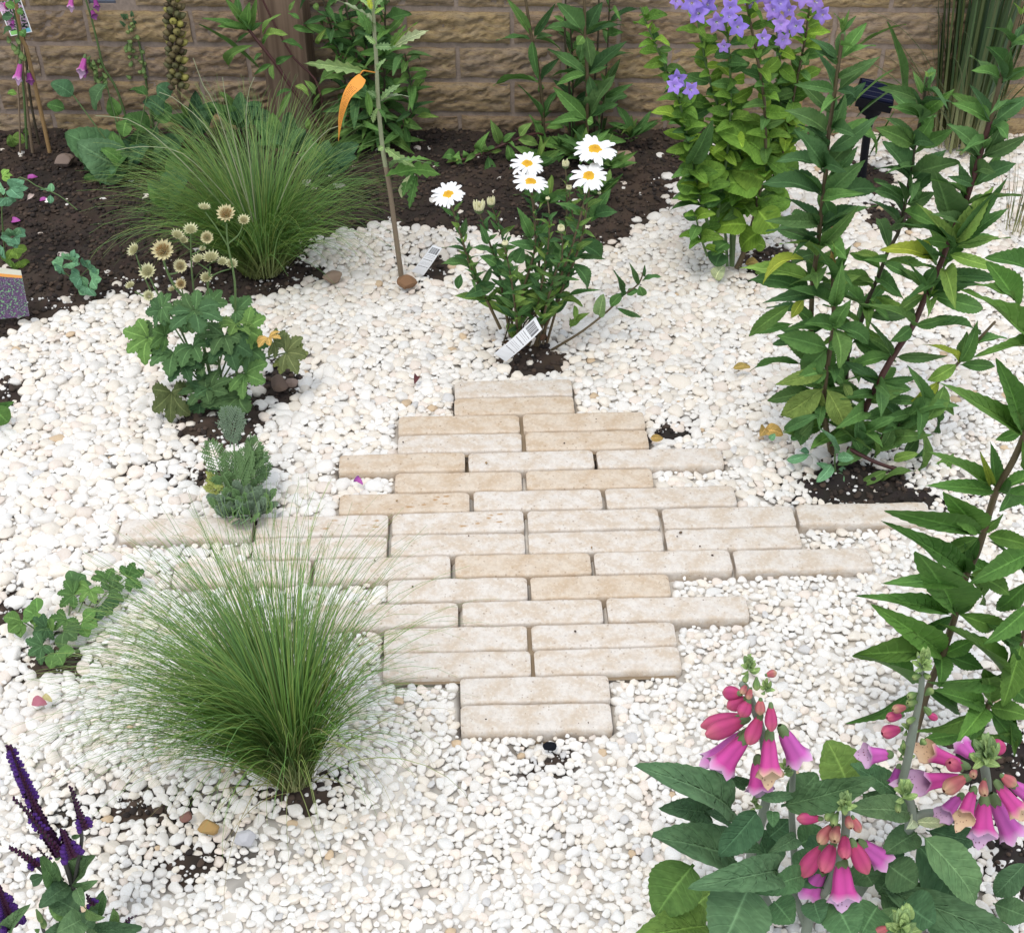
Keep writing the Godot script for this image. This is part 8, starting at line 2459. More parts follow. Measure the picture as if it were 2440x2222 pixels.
	l(p, "jag", M.md, -0.224, 0.211, -0.715, -0.131, 0.199, -0.74, 0.030, 0.15, -0.2)
	l(p, "jag", M.md, -0.198, 0.231, -0.715, -0.139, 0.232, -0.728, 0.027, 0.14, -0.3)
	l(p, "jag", M.pale, -0.217, 0.222, -0.725, -0.141, 0.245, -0.693, 0.014, 0.30, 0.1)
	l(p, "jag", M.md, -0.18, 0.217, -0.715, -0.2, 0.18, -0.694, 0.025, 0.10, -0.1)
	l(p, "jag", M.md, -0.174, 0.21, -0.715, -0.189, 0.157, -0.691, 0.022, 0.10, -0.0)
	l(p, "narrow", M.silver, -0.183, 0.219, -0.705, -0.201, 0.171, -0.71, 0.008, 0.10, 0.2)
	l(p, "jag", M.pale, -0.228, 0.279, -0.695, -0.237, 0.275, -0.69, 0.014, 0.10, -0.4)
	# the orange paper tag
	p = thing("plant_tag", "long curved orange paper tag hanging from the pale jagged stem", "plant tag", Vector3(-0.28, 0.286, -0.98))
	var mb := Mb.new()
	var rows: Array = []
	var o := org(p)
	var left := [Vector3(-0.26, 0.411, -0.705), Vector3(-0.272, 0.406, -0.695), Vector3(-0.285, 0.391, -0.685), Vector3(-0.294, 0.367, -0.685), Vector3(-0.301, 0.335, -0.695), Vector3(-0.304, 0.308, -0.705), Vector3(-0.307, 0.282, -0.715)]
	var right := [Vector3(-0.249, 0.404, -0.695), Vector3(-0.253, 0.399, -0.68), Vector3(-0.272, 0.386, -0.67), Vector3(-0.281, 0.37, -0.67), Vector3(-0.292, 0.339, -0.685), Vector3(-0.299, 0.313, -0.695), Vector3(-0.306, 0.282, -0.715)]
	var le := smooth_line(left, 3)
	var ri := smooth_line(right, 3)
	for i in le.size():
		rows.append([le[i] - o, ((le[i] as Vector3) + ri[i]) / 2 - o + Vector3(0, 0.001, 0.003), ri[i] - o])
	rows.reverse()
	mb.sheet(rows)
	var om := mat(lin(0.80, 0.33, 0.05), 0.7)
	var im := Image.create(64, 256, false, Image.FORMAT_RGB8)
	im.fill(Color(1, 1, 1))
	for line in 5:
		for y in range(70, 215):
			if rng.randf() < 0.55:
				im.fill_rect(Rect2i(12 + line * 9, y, 3, 1), Color(0.55, 0.45, 0.4))
	om.albedo_texture = to_tex(im)
	om.backlight_enabled = true
	om.backlight = Color(0.4, 0.4, 0.4)
	put("paper_strip", mb.mesh(), om, p)
	var tie := Mb.new()
	tie.tube(smooth_line([Vector3(-0.258, 0.41, -0.705) - o, Vector3(-0.253, 0.416, -0.705) - o, Vector3(-0.244, 0.41, -0.715) - o, Vector3(-0.233, 0.403, -0.725) - o]), 0.0012, 0.0012, 5)
	put("tie", tie.mesh(), om, p)


func build_post() -> void:
	var p := thing("wooden_post", "weathered brown timber post standing against the brick wall", "post", Vector3(Vector3(-0.457, 0.044, -1.3).x, 0, -1.285))
	p.rotation.y = -0.05
	var mb := Mb.new()
	var rows: Array = []
	var ring := [Vector2(-0.047, -0.045), Vector2(-0.045, 0.043), Vector2(-0.042, 0.046), Vector2(0.042, 0.046), Vector2(0.046, 0.043), Vector2(0.047, -0.045)]
	for i in 13:
		var row: Array = []
		for q in ring:
			row.append(Vector3(q.x + 0.0006 * noise.get_noise_2d(i * 40, q.x * 900), -0.1 + i * 0.08, q.y))
		rows.append(row)
	mb.sheet(rows)
	var im := Image.create(256, 512, false, Image.FORMAT_RGB8)
	for y in 512:
		for x in 256:
			var g := noise.get_noise_2d(x * 7.0 + 3.0 * noise.get_noise_2d(x * 0.5, y * 0.7), y * 0.35)
			var h := fine.get_noise_2d(x * 30.0, y * 2.0)
			var c := Color(0.125, 0.082, 0.055).lerp(Color(0.20, 0.138, 0.095), clampf(0.5 + g * 1.2 + 0.2 * h, 0, 1))
			im.set_pixel(x, y, c.linear_to_srgb())
	var m := mat(Color.WHITE, 0.85)
	m.albedo_texture = to_tex(im)
	m.uv1_scale = Vector3(1.6, 1, 1)
	put("timber", mb.mesh(false), m, p)
	var cap := BoxMesh.new()
	cap.size = Vector3(0.1, 0.012, 0.098)
	put("post_cap", cap, m, p, Transform3D(Basis(), Vector3(0, 0.868, 0)))


func left_bed() -> void:
	# canes
	var p := thing("bamboo_cane", "thick honey-coloured bamboo cane, the stoutest of the bunch beside the wall", "garden cane", Vector3(-0.986, 0, -1.248), "canes tied in a bunch at the wall")
	stem(p, "cane", M.cane, [Vector3(-0.986, -0.002, -1.248), Vector3(-0.985, 0.099, -1.248), Vector3(-0.985, 0.164, -1.248), Vector3(-0.985, 0.235, -1.248), Vector3(-0.99, 0.258, -1.248), Vector3(-0.985, 0.333, -1.248), Vector3(-0.984, 0.353, -1.248)], 0.0046, 0.004)
	p = thing("bamboo_cane", "thin greyish bamboo cane, second from the stout honey-coloured one", "garden cane", Vector3(-1.023, 0, -1.247), "canes tied in a bunch at the wall")
	stem(p, "cane", M.cane_old, [Vector3(-1.026, -0.008, -1.258), Vector3(-1.016, 0.095, -1.258), Vector3(-1.008, 0.169, -1.258), Vector3(-0.999, 0.246, -1.268), Vector3(-0.996, 0.325, -1.278), Vector3(-0.994, 0.345, -1.278)], 0.0034, 0.003)
	p = thing("bamboo_cane", "thinnest bamboo cane, outermost of the bunch and straightest", "garden cane", Vector3(-1.049, 0, -1.248), "canes tied in a bunch at the wall")
	stem(p, "cane", M.cane_old, [Vector3(-1.049, -0.002, -1.248), Vector3(-1.029, 0.1, -1.248), Vector3(-1.02, 0.17, -1.258), Vector3(-1.004, 0.246, -1.268), Vector3(-0.997, 0.325, -1.278), Vector3(-0.994, 0.345, -1.278)], 0.0022, 0.002)
	p = thing("bamboo_cane", "dark weathered cane leaning behind the stout honey-coloured bamboo", "garden cane", Vector3(-1.006, 0, -1.249), "canes tied in a bunch at the wall")
	stem(p, "cane", M.stem_dark, [Vector3(-1.022, -0.025, -1.298), Vector3(-1.022, 0.071, -1.308), Vector3(-1.016, 0.137, -1.308), Vector3(-1.005, 0.229, -1.308), Vector3(-1.004, 0.313, -1.308), Vector3(-1.003, 0.334, -1.308)], 0.0028, 0.0026)
	# the pink foxglove-like plant tied to the canes
	p = thing("purple_foxglove", "purple foxglove stem tied up to the bunch of bamboo canes", "foxglove", Vector3(-1.041, 0, -1.263))
	stem(p, "stem", M.stem_green, [Vector3(-1.031, 0.01, -1.243), Vector3(-1.009, 0.126, -1.233), Vector3(-0.997, 0.217, -1.233), Vector3(-0.988, 0.287, -1.233), Vector3(-0.99, 0.339, -1.233), Vector3(-0.99, 0.356, -1.233)], 0.003, 0.0016)
	bell(p, Vector3(-0.994, 0.218, -1.223), Vector3(-1.006, 0.183, -1.213), 0.0187, 5)
	bell(p, Vector3(-0.99, 0.185, -1.243), Vector3(-0.988, 0.168, -1.233), 0.0172, 6)
	bell(p, Vector3(-0.986, 0.338, -1.223), Vector3(-1.001, 0.334, -1.213), 0.0182, 0)
	bell(p, Vector3(-0.99, 0.314, -1.223), Vector3(-0.993, 0.306, -1.213), 0.0116, 0)
	bell(p, Vector3(-0.986, 0.308, -1.213), Vector3(-0.988, 0.3, -1.203), 0.0100, 6)
	bell(p, Vector3(-1.009, 0.268, -1.223), Vector3(-1.005, 0.259, -1.213), 0.0101, 3)
	bell(p, Vector3(-1.004, 0.253, -1.223), Vector3(-0.997, 0.243, -1.213), 0.0118, 3)
	bell(p, Vector3(-0.993, 0.246, -1.223), Vector3(-0.997, 0.235, -1.213), 0.0135, 3)
	bell(p, Vector3(-0.992, 0.239, -1.223), Vector3(-0.987, 0.225, -1.213), 0.0135, 3)
	bell(p, Vector3(-0.993, 0.227, -1.233), Vector3(-0.986, 0.217, -1.223), 0.0119, 3)
	bell(p, Vector3(-0.993, 0.265, -1.223), Vector3(-0.985, 0.257, -1.213), 0.0101, 3)
	l(p, "ellip", M.dk2, -0.977, 0.33, -1.213, -0.994, 0.342, -1.21, 0.015, 0.10, 0.1)
	l(p, "ellip", M.dk2, -0.977, 0.325, -1.213, -0.964, 0.319, -1.215, 0.015, 0.10, -0.1)
	l(p, "ellip", M.fox2, -0.983, 0.313, -1.213, -1.009, 0.311, -1.218, 0.018, 0.10, -0.3)
	l(p, "ellip", M.fox2, -0.988, 0.291, -1.213, -1.016, 0.274, -1.217, 0.018, 0.10, 0.1)
	l(p, "ellip", M.dk2, -0.978, 0.286, -1.203, -0.966, 0.277, -1.2, 0.018, 0.30, -0.3)
	l(p, "ellip", M.fox2, -0.979, 0.334, -1.223, -0.964, 0.347, -1.23, 0.015, 0.10, -0.2)
	l(p, "ellip", M.aqu2, -1.052, 0.127, -1.263, -1.03, 0.127, -1.259, 0.014, 0.10, -0.3)
	l(p, "ellip", M.fox3, -1.068, 0.026, -1.263, -1.039, 0.015, -1.265, 0.027, 0.10, -0.3)
	l(p, "ellip", M.fox3, -1.062, 0.004, -1.263, -1.065, 0.038, -1.254, 0.021, 0.10, 0.0)
	l(p, "ellip", M.fox3, -1.03, 0.051, -1.263, -1.033, 0.029, -1.268, 0.012, 0.10, -0.4)
	# the picture label on the canes
	p = thing("picture_label", "white-edged colour picture label tied at the top of the bamboo canes", "plant label", Vector3(-1.003, 0.254, -1.263))
	var card := mat(Color.WHITE, 0.35)
	card.albedo_texture = picture_card(0)
	slab(p, "card", Vector3(-1.012, 0.256, -1.253), Vector3(-0.967, 0.264, -1.253), Vector3(-0.982, 0.328, -1.273), Vector3(-1.031, 0.319, -1.273), 0.0008, card, M.plastic_white)
	# the tall flower stems gone to seed
	p = thing("faded_foxglove", "foxglove stems gone to seed over large soft leaves in the soil bed", "foxglove", Vector3(-0.83, 0, -1.341))
	stem(p, "stem", M.stem_green, [Vector3(-0.83, 0, -1.341), Vector3(-0.842, 0.094, -1.341), Vector3(-0.861, 0.148, -1.341), Vector3(-0.863, 0.185, -1.341), Vector3(-0.866, 0.249, -1.341), Vector3(-0.87, 0.294, -1.341), Vector3(-0.871, 0.315, -1.341)], 0.003, 0.0018)
	stem(p, "stem", M.stem_green, [Vector3(-0.784, -0.011, -1.361), Vector3(-0.783, 0.052, -1.361), Vector3(-0.781, 0.118, -1.361), Vector3(-0.781, 0.182, -1.361), Vector3(-0.786, 0.221, -1.361), Vector3(-0.788, 0.247, -1.361)], 0.003, 0.0016)
	bell(p, Vector3(-0.892, 0.316, -1.321), Vector3(-0.896, 0.292, -1.311), 0.0153, 5)
	bell(p, Vector3(-0.852, 0.304, -1.341), Vector3(-0.848, 0.284, -1.331), 0.0137, 6)
	bell(p, Vector3(-0.863, 0.274, -1.341), Vector3(-0.857, 0.264, -1.331), 0.0138, 6)
	bell(p, Vector3(-0.889, 0.183, -1.321), Vector3(-0.899, 0.157, -1.301), 0.0193, 5)
	bell(p, Vector3(-0.899, 0.169, -1.341), Vector3(-0.899, 0.148, -1.321), 0.0177, 6)
	for i in 26:
		var t := i / 26.0
		var c := (Vector3(-0.881, 0.171, -1.341) as Vector3).lerp(Vector3(-0.864, 0.11, -1.341), t) + Vector3(rr(-0.012, 0.012), rr(-0.01, 0.01), rr(-0.01, 0.01))
		bell(p, c, c + Vector3(rr(-0.01, 0.01), -0.008, rr(0, 0.01)), 0.009, 3)
	for i in 30:
		var t := i / 30.0
		var c := (Vector3(-0.79, 0.23, -1.361) as Vector3).lerp(Vector3(-0.796, 0.115, -1.361), t) + Vector3(rr(-0.02, 0.02) * (0.4 + t), rr(-0.01, 0.01), rr(-0.01, 0.01))
		bell(p, c, c + Vector3(rr(-0.01, 0.01), rr(-0.012, 0.004), rr(0, 0.01)), 0.010, 3)
	for i in 8:
		var c := (Vector3(-0.792, 0.238, -1.361) as Vector3) + Vector3(rr(-0.012, 0.012), rr(-0.03, 0.02), 0)
		lf(p, "ellip", M.fox, c, c + Vector3(rr(-0.014, 0.014), 0.018, 0.004), 0.007, 0.1, 0.0, "bract")
	p = thing("seed_spike", "tall brownish-green spike thick with seed pods in front of the wall", "seed spike", Vector3(-0.671, 0.154, -1.14))
	stem(p, "stem", M.stem_brown, [Vector3(-0.67, 0.149, -1.14), Vector3(-0.666, 0.172, -1.14), Vector3(-0.658, 0.262, -1.14), Vector3(-0.65, 0.32, -1.14), Vector3(-0.648, 0.371, -1.14), Vector3(-0.646, 0.392, -1.14)], 0.0034, 0.0026)
	for i in 74:
		var t := i / 74.0
		var c := (Vector3(-0.665, 0.189, -1.14) as Vector3).lerp(Vector3(-0.645, 0.387, -1.14), t)
		var a := i * 2.4
		var d := Vector3(cos(a), 0.35, sin(a)).normalized()
		var mb := Mb.new()
		var s := rr(0.85, 1.15) * (0.0062 if t < 0.85 else 0.0052)
		var col: Color = [Color(0.13, 0.105, 0.045), Color(0.10, 0.10, 0.04), Color(0.20, 0.18, 0.06), Color(0.075, 0.055, 0.03), Color(0.30, 0.28, 0.07)][rng.randi() % 5]
		mb.turned(d * s * 0.6, d * s * 3.4, [s * 0.4, s * 1.0, s * 1.15, s * 0.8, s * 0.15], 7, [col * 0.8, col, col, col * 1.1, col * 0.7])
		put("seed_pod", mb.mesh(), M.vivid, p, Transform3D(Basis(), c + Vector3(cos(a), 0, sin(a)) * 0.004 - org(p)))
	# big soft leaves at the foot of the seeded foxgloves
	p = thing("foxglove_rosette", "rosette of large soft grey-green foxglove leaves left of the larger grass tuft", "foxglove", Vector3(-0.796, 0, -1.146))
	l(p, "ovate", M.fox2, -0.823, -0.014, -1.166, -0.917, 0.084, -1.166, 0.102, 0.10, 0.0)
	l(p, "ovate", M.fox, -0.801, -0.002, -1.136, -0.882, 0.084, -1.115, 0.084, 0.10, -0.4)
	l(p, "ovate", M.fox2, -0.833, 0.013, -1.146, -0.893, 0.005, -1.156, 0.055, 0.14, 0.2)
	l(p, "ovate", M.camp3, -0.847, 0.008, -1.126, -0.892, -0.039, -1.125, 0.042, 0.10, -0.2)
	l(p, "ovate", M.camp3, -0.78, 0.059, -1.116, -0.841, -0.002, -1.121, 0.083, 0.10, 0.4)
	l(p, "ovate", M.fox2, -0.888, 0.16, -1.176, -0.928, 0.189, -1.179, 0.037, 0.10, 0.1)
	l(p, "ovate", M.camp3, -0.911, 0.131, -1.176, -0.947, 0.142, -1.177, 0.025, 0.10, -0.1)
	l(p, "ovate", M.fox2, -0.817, 0.185, -1.176, -0.847, 0.14, -1.153, 0.037, 0.10, 0.4)
	l(p, "ovate", M.camp3, -0.806, 0.113, -1.176, -0.816, 0.154, -1.177, 0.029, 0.10, -0.3)
	l(p, "ovate", M.camp3, -0.787, 0.11, -1.166, -0.798, 0.077, -1.156, 0.033, 0.10, -0.3)
	l(p, "ovate", M.camp3, -0.739, 0.157, -1.176, -0.776, 0.168, -1.186, 0.029, 0.10, 0.4)
	l(p, "ovate", M.fox2, -0.71, 0.119, -1.176, -0.748, 0.147, -1.175, 0.054, 0.10, 0.3)
	l(p, "ovate", M.camp3, -0.744, 0.081, -1.176, -0.795, 0.113, -1.175, 0.050, 0.10, 0.3)
	l(p, "ovate", M.fox2, -0.69, 0.156, -1.176, -0.714, 0.18, -1.174, 0.041, 0.10, -0.3)
	l(p, "ovate", M.camp3, -0.734, 0.104, -1.176, -0.697, 0.127, -1.19, 0.050, 0.10, 0.0)
	l(p, "ovate", M.camp3, -0.753, -0.053, -1.116, -0.775, -0.114, -1.102, 0.063, 0.10, 0.4)
	l(p, "ovate", M.fox, -0.632, -0.055, -1.116, -0.66, -0.135, -1.133, 0.059, 0.10, 0.1)
	l(p, "ovate", M.camp3, -0.846, -0.071, -1.116, -0.859, -0.104, -1.116, 0.021, 0.10, 0.0)
	l(p, "ovate", M.camp3, -0.791, -0.064, -1.116, -0.81, -0.105, -1.123, 0.025, 0.10, -0.2)
	l(p, "ovate", M.camp3, -0.71, 0.002, -1.146, -0.757, -0.081, -1.136, 0.063, 0.10, 0.4)
	l(p, "ovate", M.camp3, -0.715, 0.031, -1.166, -0.688, -0.015, -1.176, 0.067, 0.10, -0.0)
	l(p, "ovate", M.fox2, -0.761, 0.027, -1.176, -0.716, 0.065, -1.16, 0.068, 0.10, 0.4)
	for q in [Vector3(-0.888, 0.16, -1.176), Vector3(-0.817, 0.185, -1.176), Vector3(-0.806, 0.113, -1.176), Vector3(-0.739, 0.157, -1.176), Vector3(-0.71, 0.119, -1.176)]:
		stem(p, "leaf_stalk", M.stem_green, [p.position, (p.position as Vector3).lerp(q, 0.6), q], 0.002, 0.0014)
	for c in [Vector3(-0.748, 0.03, -1.175), Vector3(-0.672, 0.04, -1.245), Vector3(-0.795, 0.02, -1.129), Vector3(-0.467, 0.05, -1.148), Vector3(-0.378, 0.04, -1.075), Vector3(-0.687, 0.02, -0.977), Vector3(-0.573, 0.05, -1.244)]:
		for k in 9:
			var a := k * 2.4
			lf(p, "ovate", [M.fox2, M.camp3, M.fox2][k % 3], c, (c as Vector3) + Vector3(cos(a), rr(0.2, 1.2), sin(a) * 0.7).normalized() * rr(0.05, 0.09), 0.034, 0.12, rr(-0.5, 0.5))
	# columbine leaves at the edge of the photograph
	p = thing("columbine", "columbine with blue-green lobed leaves beside the purple picture label", "plant", Vector3(-0.973, 0, -0.808))
	stem(p, "stem", M.stem_green, [Vector3(-0.973, 0, -0.808), Vector3(-0.966, 0.056, -0.808), Vector3(-0.951, 0.134, -0.808), Vector3(-0.947, 0.162, -0.808)], 0.0014, 0.001)
	l(p, "fan", M.aqu, -0.926, 0.159, -0.788, -0.912, 0.148, -0.791, 0.032, 0.08, -0.3)
	l(p, "fan", M.aqu, -0.923, 0.163, -0.788, -0.882, 0.167, -0.774, 0.030, 0.08, 0.4)
	l(p, "fan", M.aqu, -0.932, 0.15, -0.778, -0.932, 0.128, -0.777, 0.032, 0.10, -0.4)
	l(p, "fan", M.aqu, -0.936, 0.165, -0.788, -0.947, 0.161, -0.782, 0.027, 0.10, -0.1)
	l(p, "fan", M.aqu, -0.94, 0.063, -0.788, -0.941, 0.085, -0.782, 0.034, 0.06, 0.1)
	l(p, "fan", M.aqu, -0.937, 0.061, -0.788, -0.911, 0.065, -0.781, 0.033, 0.08, -0.3)
	l(p, "fan", M.aqu, -0.94, 0.063, -0.778, -0.95, 0.05, -0.772, 0.031, 0.08, -0.3)
	l(p, "fan", M.aqu, -0.96, 0.042, -0.778, -0.97, 0.026, -0.778, 0.031, 0.08, 0.3)
	l(p, "fan", M.aqu2, -0.945, 0.036, -0.788, -0.937, 0.016, -0.78, 0.038, 0.08, -0.3)
	l(p, "fan", M.aqu2, -0.953, 0.02, -0.778, -0.961, 0, -0.781, 0.033, 0.08, -0.1)
	l(p, "fan", M.aqu2, -0.942, 0.008, -0.788, -0.937, -0.01, -0.787, 0.030, 0.08, -0.1)
	l(p, "fan", M.aqu2, -0.94, 0.177, -0.808, -0.921, 0.176, -0.813, 0.025, 0.06, -0.2)
	l(p, "ellip", M.aqu, -0.851, 0.154, -0.788, -0.87, 0.161, -0.783, 0.012, 0.06, 0.4)
	l(p, "ellip", M.aqu, -0.85, 0.152, -0.788, -0.848, 0.168, -0.794, 0.013, 0.06, 0.1)
	l(p, "ellip", M.aqu, -0.853, 0.148, -0.788, -0.855, 0.132, -0.783, 0.012, 0.08, -0.4)
	stem(p, "stem", M.stem_green, [Vector3(-0.965, 0.036, -0.808), Vector3(-0.954, 0.114, -0.808), Vector3(-0.904, 0.183, -0.788), Vector3(-0.874, 0.166, -0.788), Vector3(-0.838, 0.146, -0.788), Vector3(-0.81, 0.115, -0.788)], 0.0012, 0.001)
	p = thing("columbine_seedling", "young blue-green columbine seedling alone on the dark soil", "plant", Vector3(-0.826, 0, -0.719))
	stem(p, "stem", M.stem_green, [Vector3(-0.821, 0.004, -0.719), Vector3(-0.823, 0.028, -0.719), Vector3(-0.82, 0.051, -0.719)], 0.0012, 0.001)
	stem(p, "stem", M.stem_green, [Vector3(-0.821, 0.004, -0.719), Vector3(-0.838, 0.024, -0.719), Vector3(-0.844, 0.034, -0.719)], 0.0012, 0.001)
	stem(p, "stem", M.stem_green, [Vector3(-0.821, 0.004, -0.719), Vector3(-0.805, 0.018, -0.719), Vector3(-0.793, 0.029, -0.719)], 0.0012, 0.001)
	l(p, "fan", M.aqu, -0.814, 0.062, -0.699, -0.813, 0.08, -0.694, 0.032, 0.06, -0.3)
	l(p, "fan", M.aqu, -0.811, 0.062, -0.699, -0.795, 0.073, -0.696, 0.028, 0.06, 0.0)
	l(p, "fan", M.aqu, -0.812, 0.062, -0.689, -0.811, 0.05, -0.686, 0.027, 0.08, -0.2)
	l(p, "fan", M.aqu, -0.831, 0.052, -0.699, -0.85, 0.057, -0.698, 0.025, 0.06, 0.1)
	l(p, "fan", M.aqu, -0.832, 0.055, -0.689, -0.838, 0.039, -0.688, 0.025, 0.08, 0.1)
	l(p, "fan", M.aqu, -0.786, 0.043, -0.699, -0.779, 0.061, -0.698, 0.034, 0.06, -0.1)
	l(p, "fan", M.aqu, -0.785, 0.039, -0.699, -0.773, 0.046, -0.703, 0.027, 0.08, 0.1)
	l(p, "fan", M.aqu, -0.8, 0.03, -0.689, -0.822, 0.026, -0.687, 0.032, 0.08, -0.2)
	l(p, "fan", M.aqu, -0.781, 0.026, -0.689, -0.759, 0.029, -0.683, 0.032, 0.08, 0.3)
	l(p, "fan", M.aqu, -0.79, 0.01, -0.689, -0.816, 0.014, -0.688, 0.030, 0.08, -0.3)
	l(p, "fan", M.aqu, -0.788, 0.015, -0.679, -0.797, -0.002, -0.678, 0.034, 0.08, -0.4)
	l(p, "fan", M.aqu, -0.785, 0.014, -0.689, -0.776, 0, -0.692, 0.029, 0.08, -0.1)
	# the purple picture label
	p = thing("picture_label", "plant label with a purple flower picture and orange band stuck in the soil", "plant label", Vector3(-0.909, 0, -0.605))
	var card2 := mat(Color.WHITE, 0.35)
	card2.albedo_texture = picture_card(1)
	slab(p, "card", Vector3(-0.951, 0.002, -0.595), Vector3(-0.877, 0.01, -0.595), Vector3(-0.886, 0.081, -0.635), Vector3(-0.946, 0.092, -0.635), 0.0008, card2, M.plastic_white)
	# the low leafy seedling at the left, on the gravel
	p = thing("geranium_seedling", "low spreading cranesbill with scalloped leaves lying on the gravel", "plant", Vector3(-0.661, 0, 0.188))
	for q in [[Vector3(-0.647, 0.046, 0.188), Vector3(-0.673, 0.047, 0.188), 200], [Vector3(-0.649, 0.06, 0.188), Vector3(-0.641, 0.079, 0.188), 170], [Vector3(-0.625, 0.052, 0.188), Vector3(-0.633, 0.026, 0.188), 230], [Vector3(-0.604, 0.065, 0.188), Vector3(-0.602, 0.078, 0.188), 150], [Vector3(-0.597, 0.051, 0.188), Vector3(-0.576, 0.064, 0.188), 190], [Vector3(-0.575, 0.07, 0.188), Vector3(-0.562, 0.077, 0.188), 130], [Vector3(-0.689, 0.014, 0.188), Vector3(-0.71, 0.029, 0.188), 200], [Vector3(-0.676, 0.011, 0.188), Vector3(-0.684, -0.016, 0.188), 210], [Vector3(-0.648, 0.01, 0.188), Vector3(-0.663, -0.02, 0.188), 230], [Vector3(-0.643, -0.014, 0.188), Vector3(-0.623, -0.036, 0.188), 200], [Vector3(-0.668, -0.034, 0.188), Vector3(-0.691, -0.061, 0.188), 220], [Vector3(-0.648, -0.042, 0.188), Vector3(-0.638, -0.063, 0.188), 190], [Vector3(-0.709, 0.008, 0.188), Vector3(-0.734, -0.025, 0.188), 150], [Vector3(-0.602, 0.025, 0.188), Vector3(-0.591, 0.008, 0.188), 140], [Vector3(-0.625, 0.006, 0.188), Vector3(-0.607, -0.002, 0.188), 170], [Vector3(-0.67, -0.007, 0.188), Vector3(-0.698, -0.026, 0.188), 190]]:
		var d: Vector3 = q[1] - q[0]
		d.y *= 0.25
		d.z -= 0.6 * (q[1].y - q[0].y)
		var b: Vector3 = Vector3(q[0].x, 0.010 + rr(0, 0.010), Vector3(-0.661, 0, 0.188).z - (q[0].y - 0.0) * 1.25)
		lf(p, "palm" if rng.randf() < 0.5 else "fan", [M.ast2, M.ast2, M.camp3, M.ast][rng.randi() % 4], b, b + d.normalized() * rr(0.018, 0.027), 0.036, 0.08, rr(-0.3, 0.3))
		stem(p, "leaf_stalk", M.stem_green, [b + (p.position - b) * 0.4 + Vector3(0, -0.012, 0), b + (p.position - b) * 0.15 + Vector3(0, -0.002, 0), b], 0.0011, 0.0008)
	# a lone leaf at the edge
	p = thing("arrow_leaf_weed", "small weed with one arrow-shaped green leaf at the edge of the gravel", "weed", Vector3(-0.868, 0, -0.301))
	l(p, "ovate", M.camp3, -0.859, 0.043, -0.281, -0.843, 0, -0.291, 0.033, 0.06, -0.1)
	l(p, "ovate", M.camp3, -0.859, 0.029, -0.281, -0.883, 0.018, -0.279, 0.029, 0.06, -0.4)
	l(p, "lance", M.md, -0.864, 0.007, -0.301, -0.827, 0.044, -0.293, 0.011, 0.06, -0.4)
	stem(p, "stem", M.stem_green, [Vector3(-0.868, 0, -0.301), Vector3(-0.869, 0.014, -0.301), Vector3(-0.867, 0.028, -0.301)], 0.0012, 0.001)


func picture_card(which: int) -> ImageTexture:
	var w := 160
	var h := 256
	var im := Image.create(w, h, false, Image.FORMAT_RGB8)
	for y in h:
		for x in w:
			var c: Color
			var n := noise.get_noise_2d(x * 4.0 + which * 300, y * 4.0)
			var q := noise.get_noise_2d(x * 8.0 + 200, y * 8.0 + which * 90)
			if which == 0:
				c = Color(0.05, 0.10, 0.12)
				if n > 0.1:
					c = Color(0.72, 0.58, 0.70)
				elif n > -0.05:
					c = Color(0.50, 0.60, 0.45)
				if y > h * 0.86:
					c = Color(0.45, 0.75, 0.85) if x > w * 0.45 else Color(0.55, 0.82, 0.45)
				if x < 7 or x > w - 8 or y > h - 7:
					c = Color(0.93, 0.94, 0.95)
			else:
				c = Color(0.20, 0.16, 0.25).lerp(Color(0.32, 0.18, 0.34), clampf(0.5 + n, 0, 1))
				if q > 0.22 and n < 0.05:
					c = Color(0.42, 0.62, 0.42)
				if absf(q) < 0.03:
					c = Color(0.62, 0.58, 0.68)
				if y < h * 0.17:
					c = Color(0.85, 0.58, 0.25)
				if y < h * 0.11:
					c = Color(0.78, 0.77, 0.70)
			im.set_pixel(x, y, c)
	return to_tex(im)


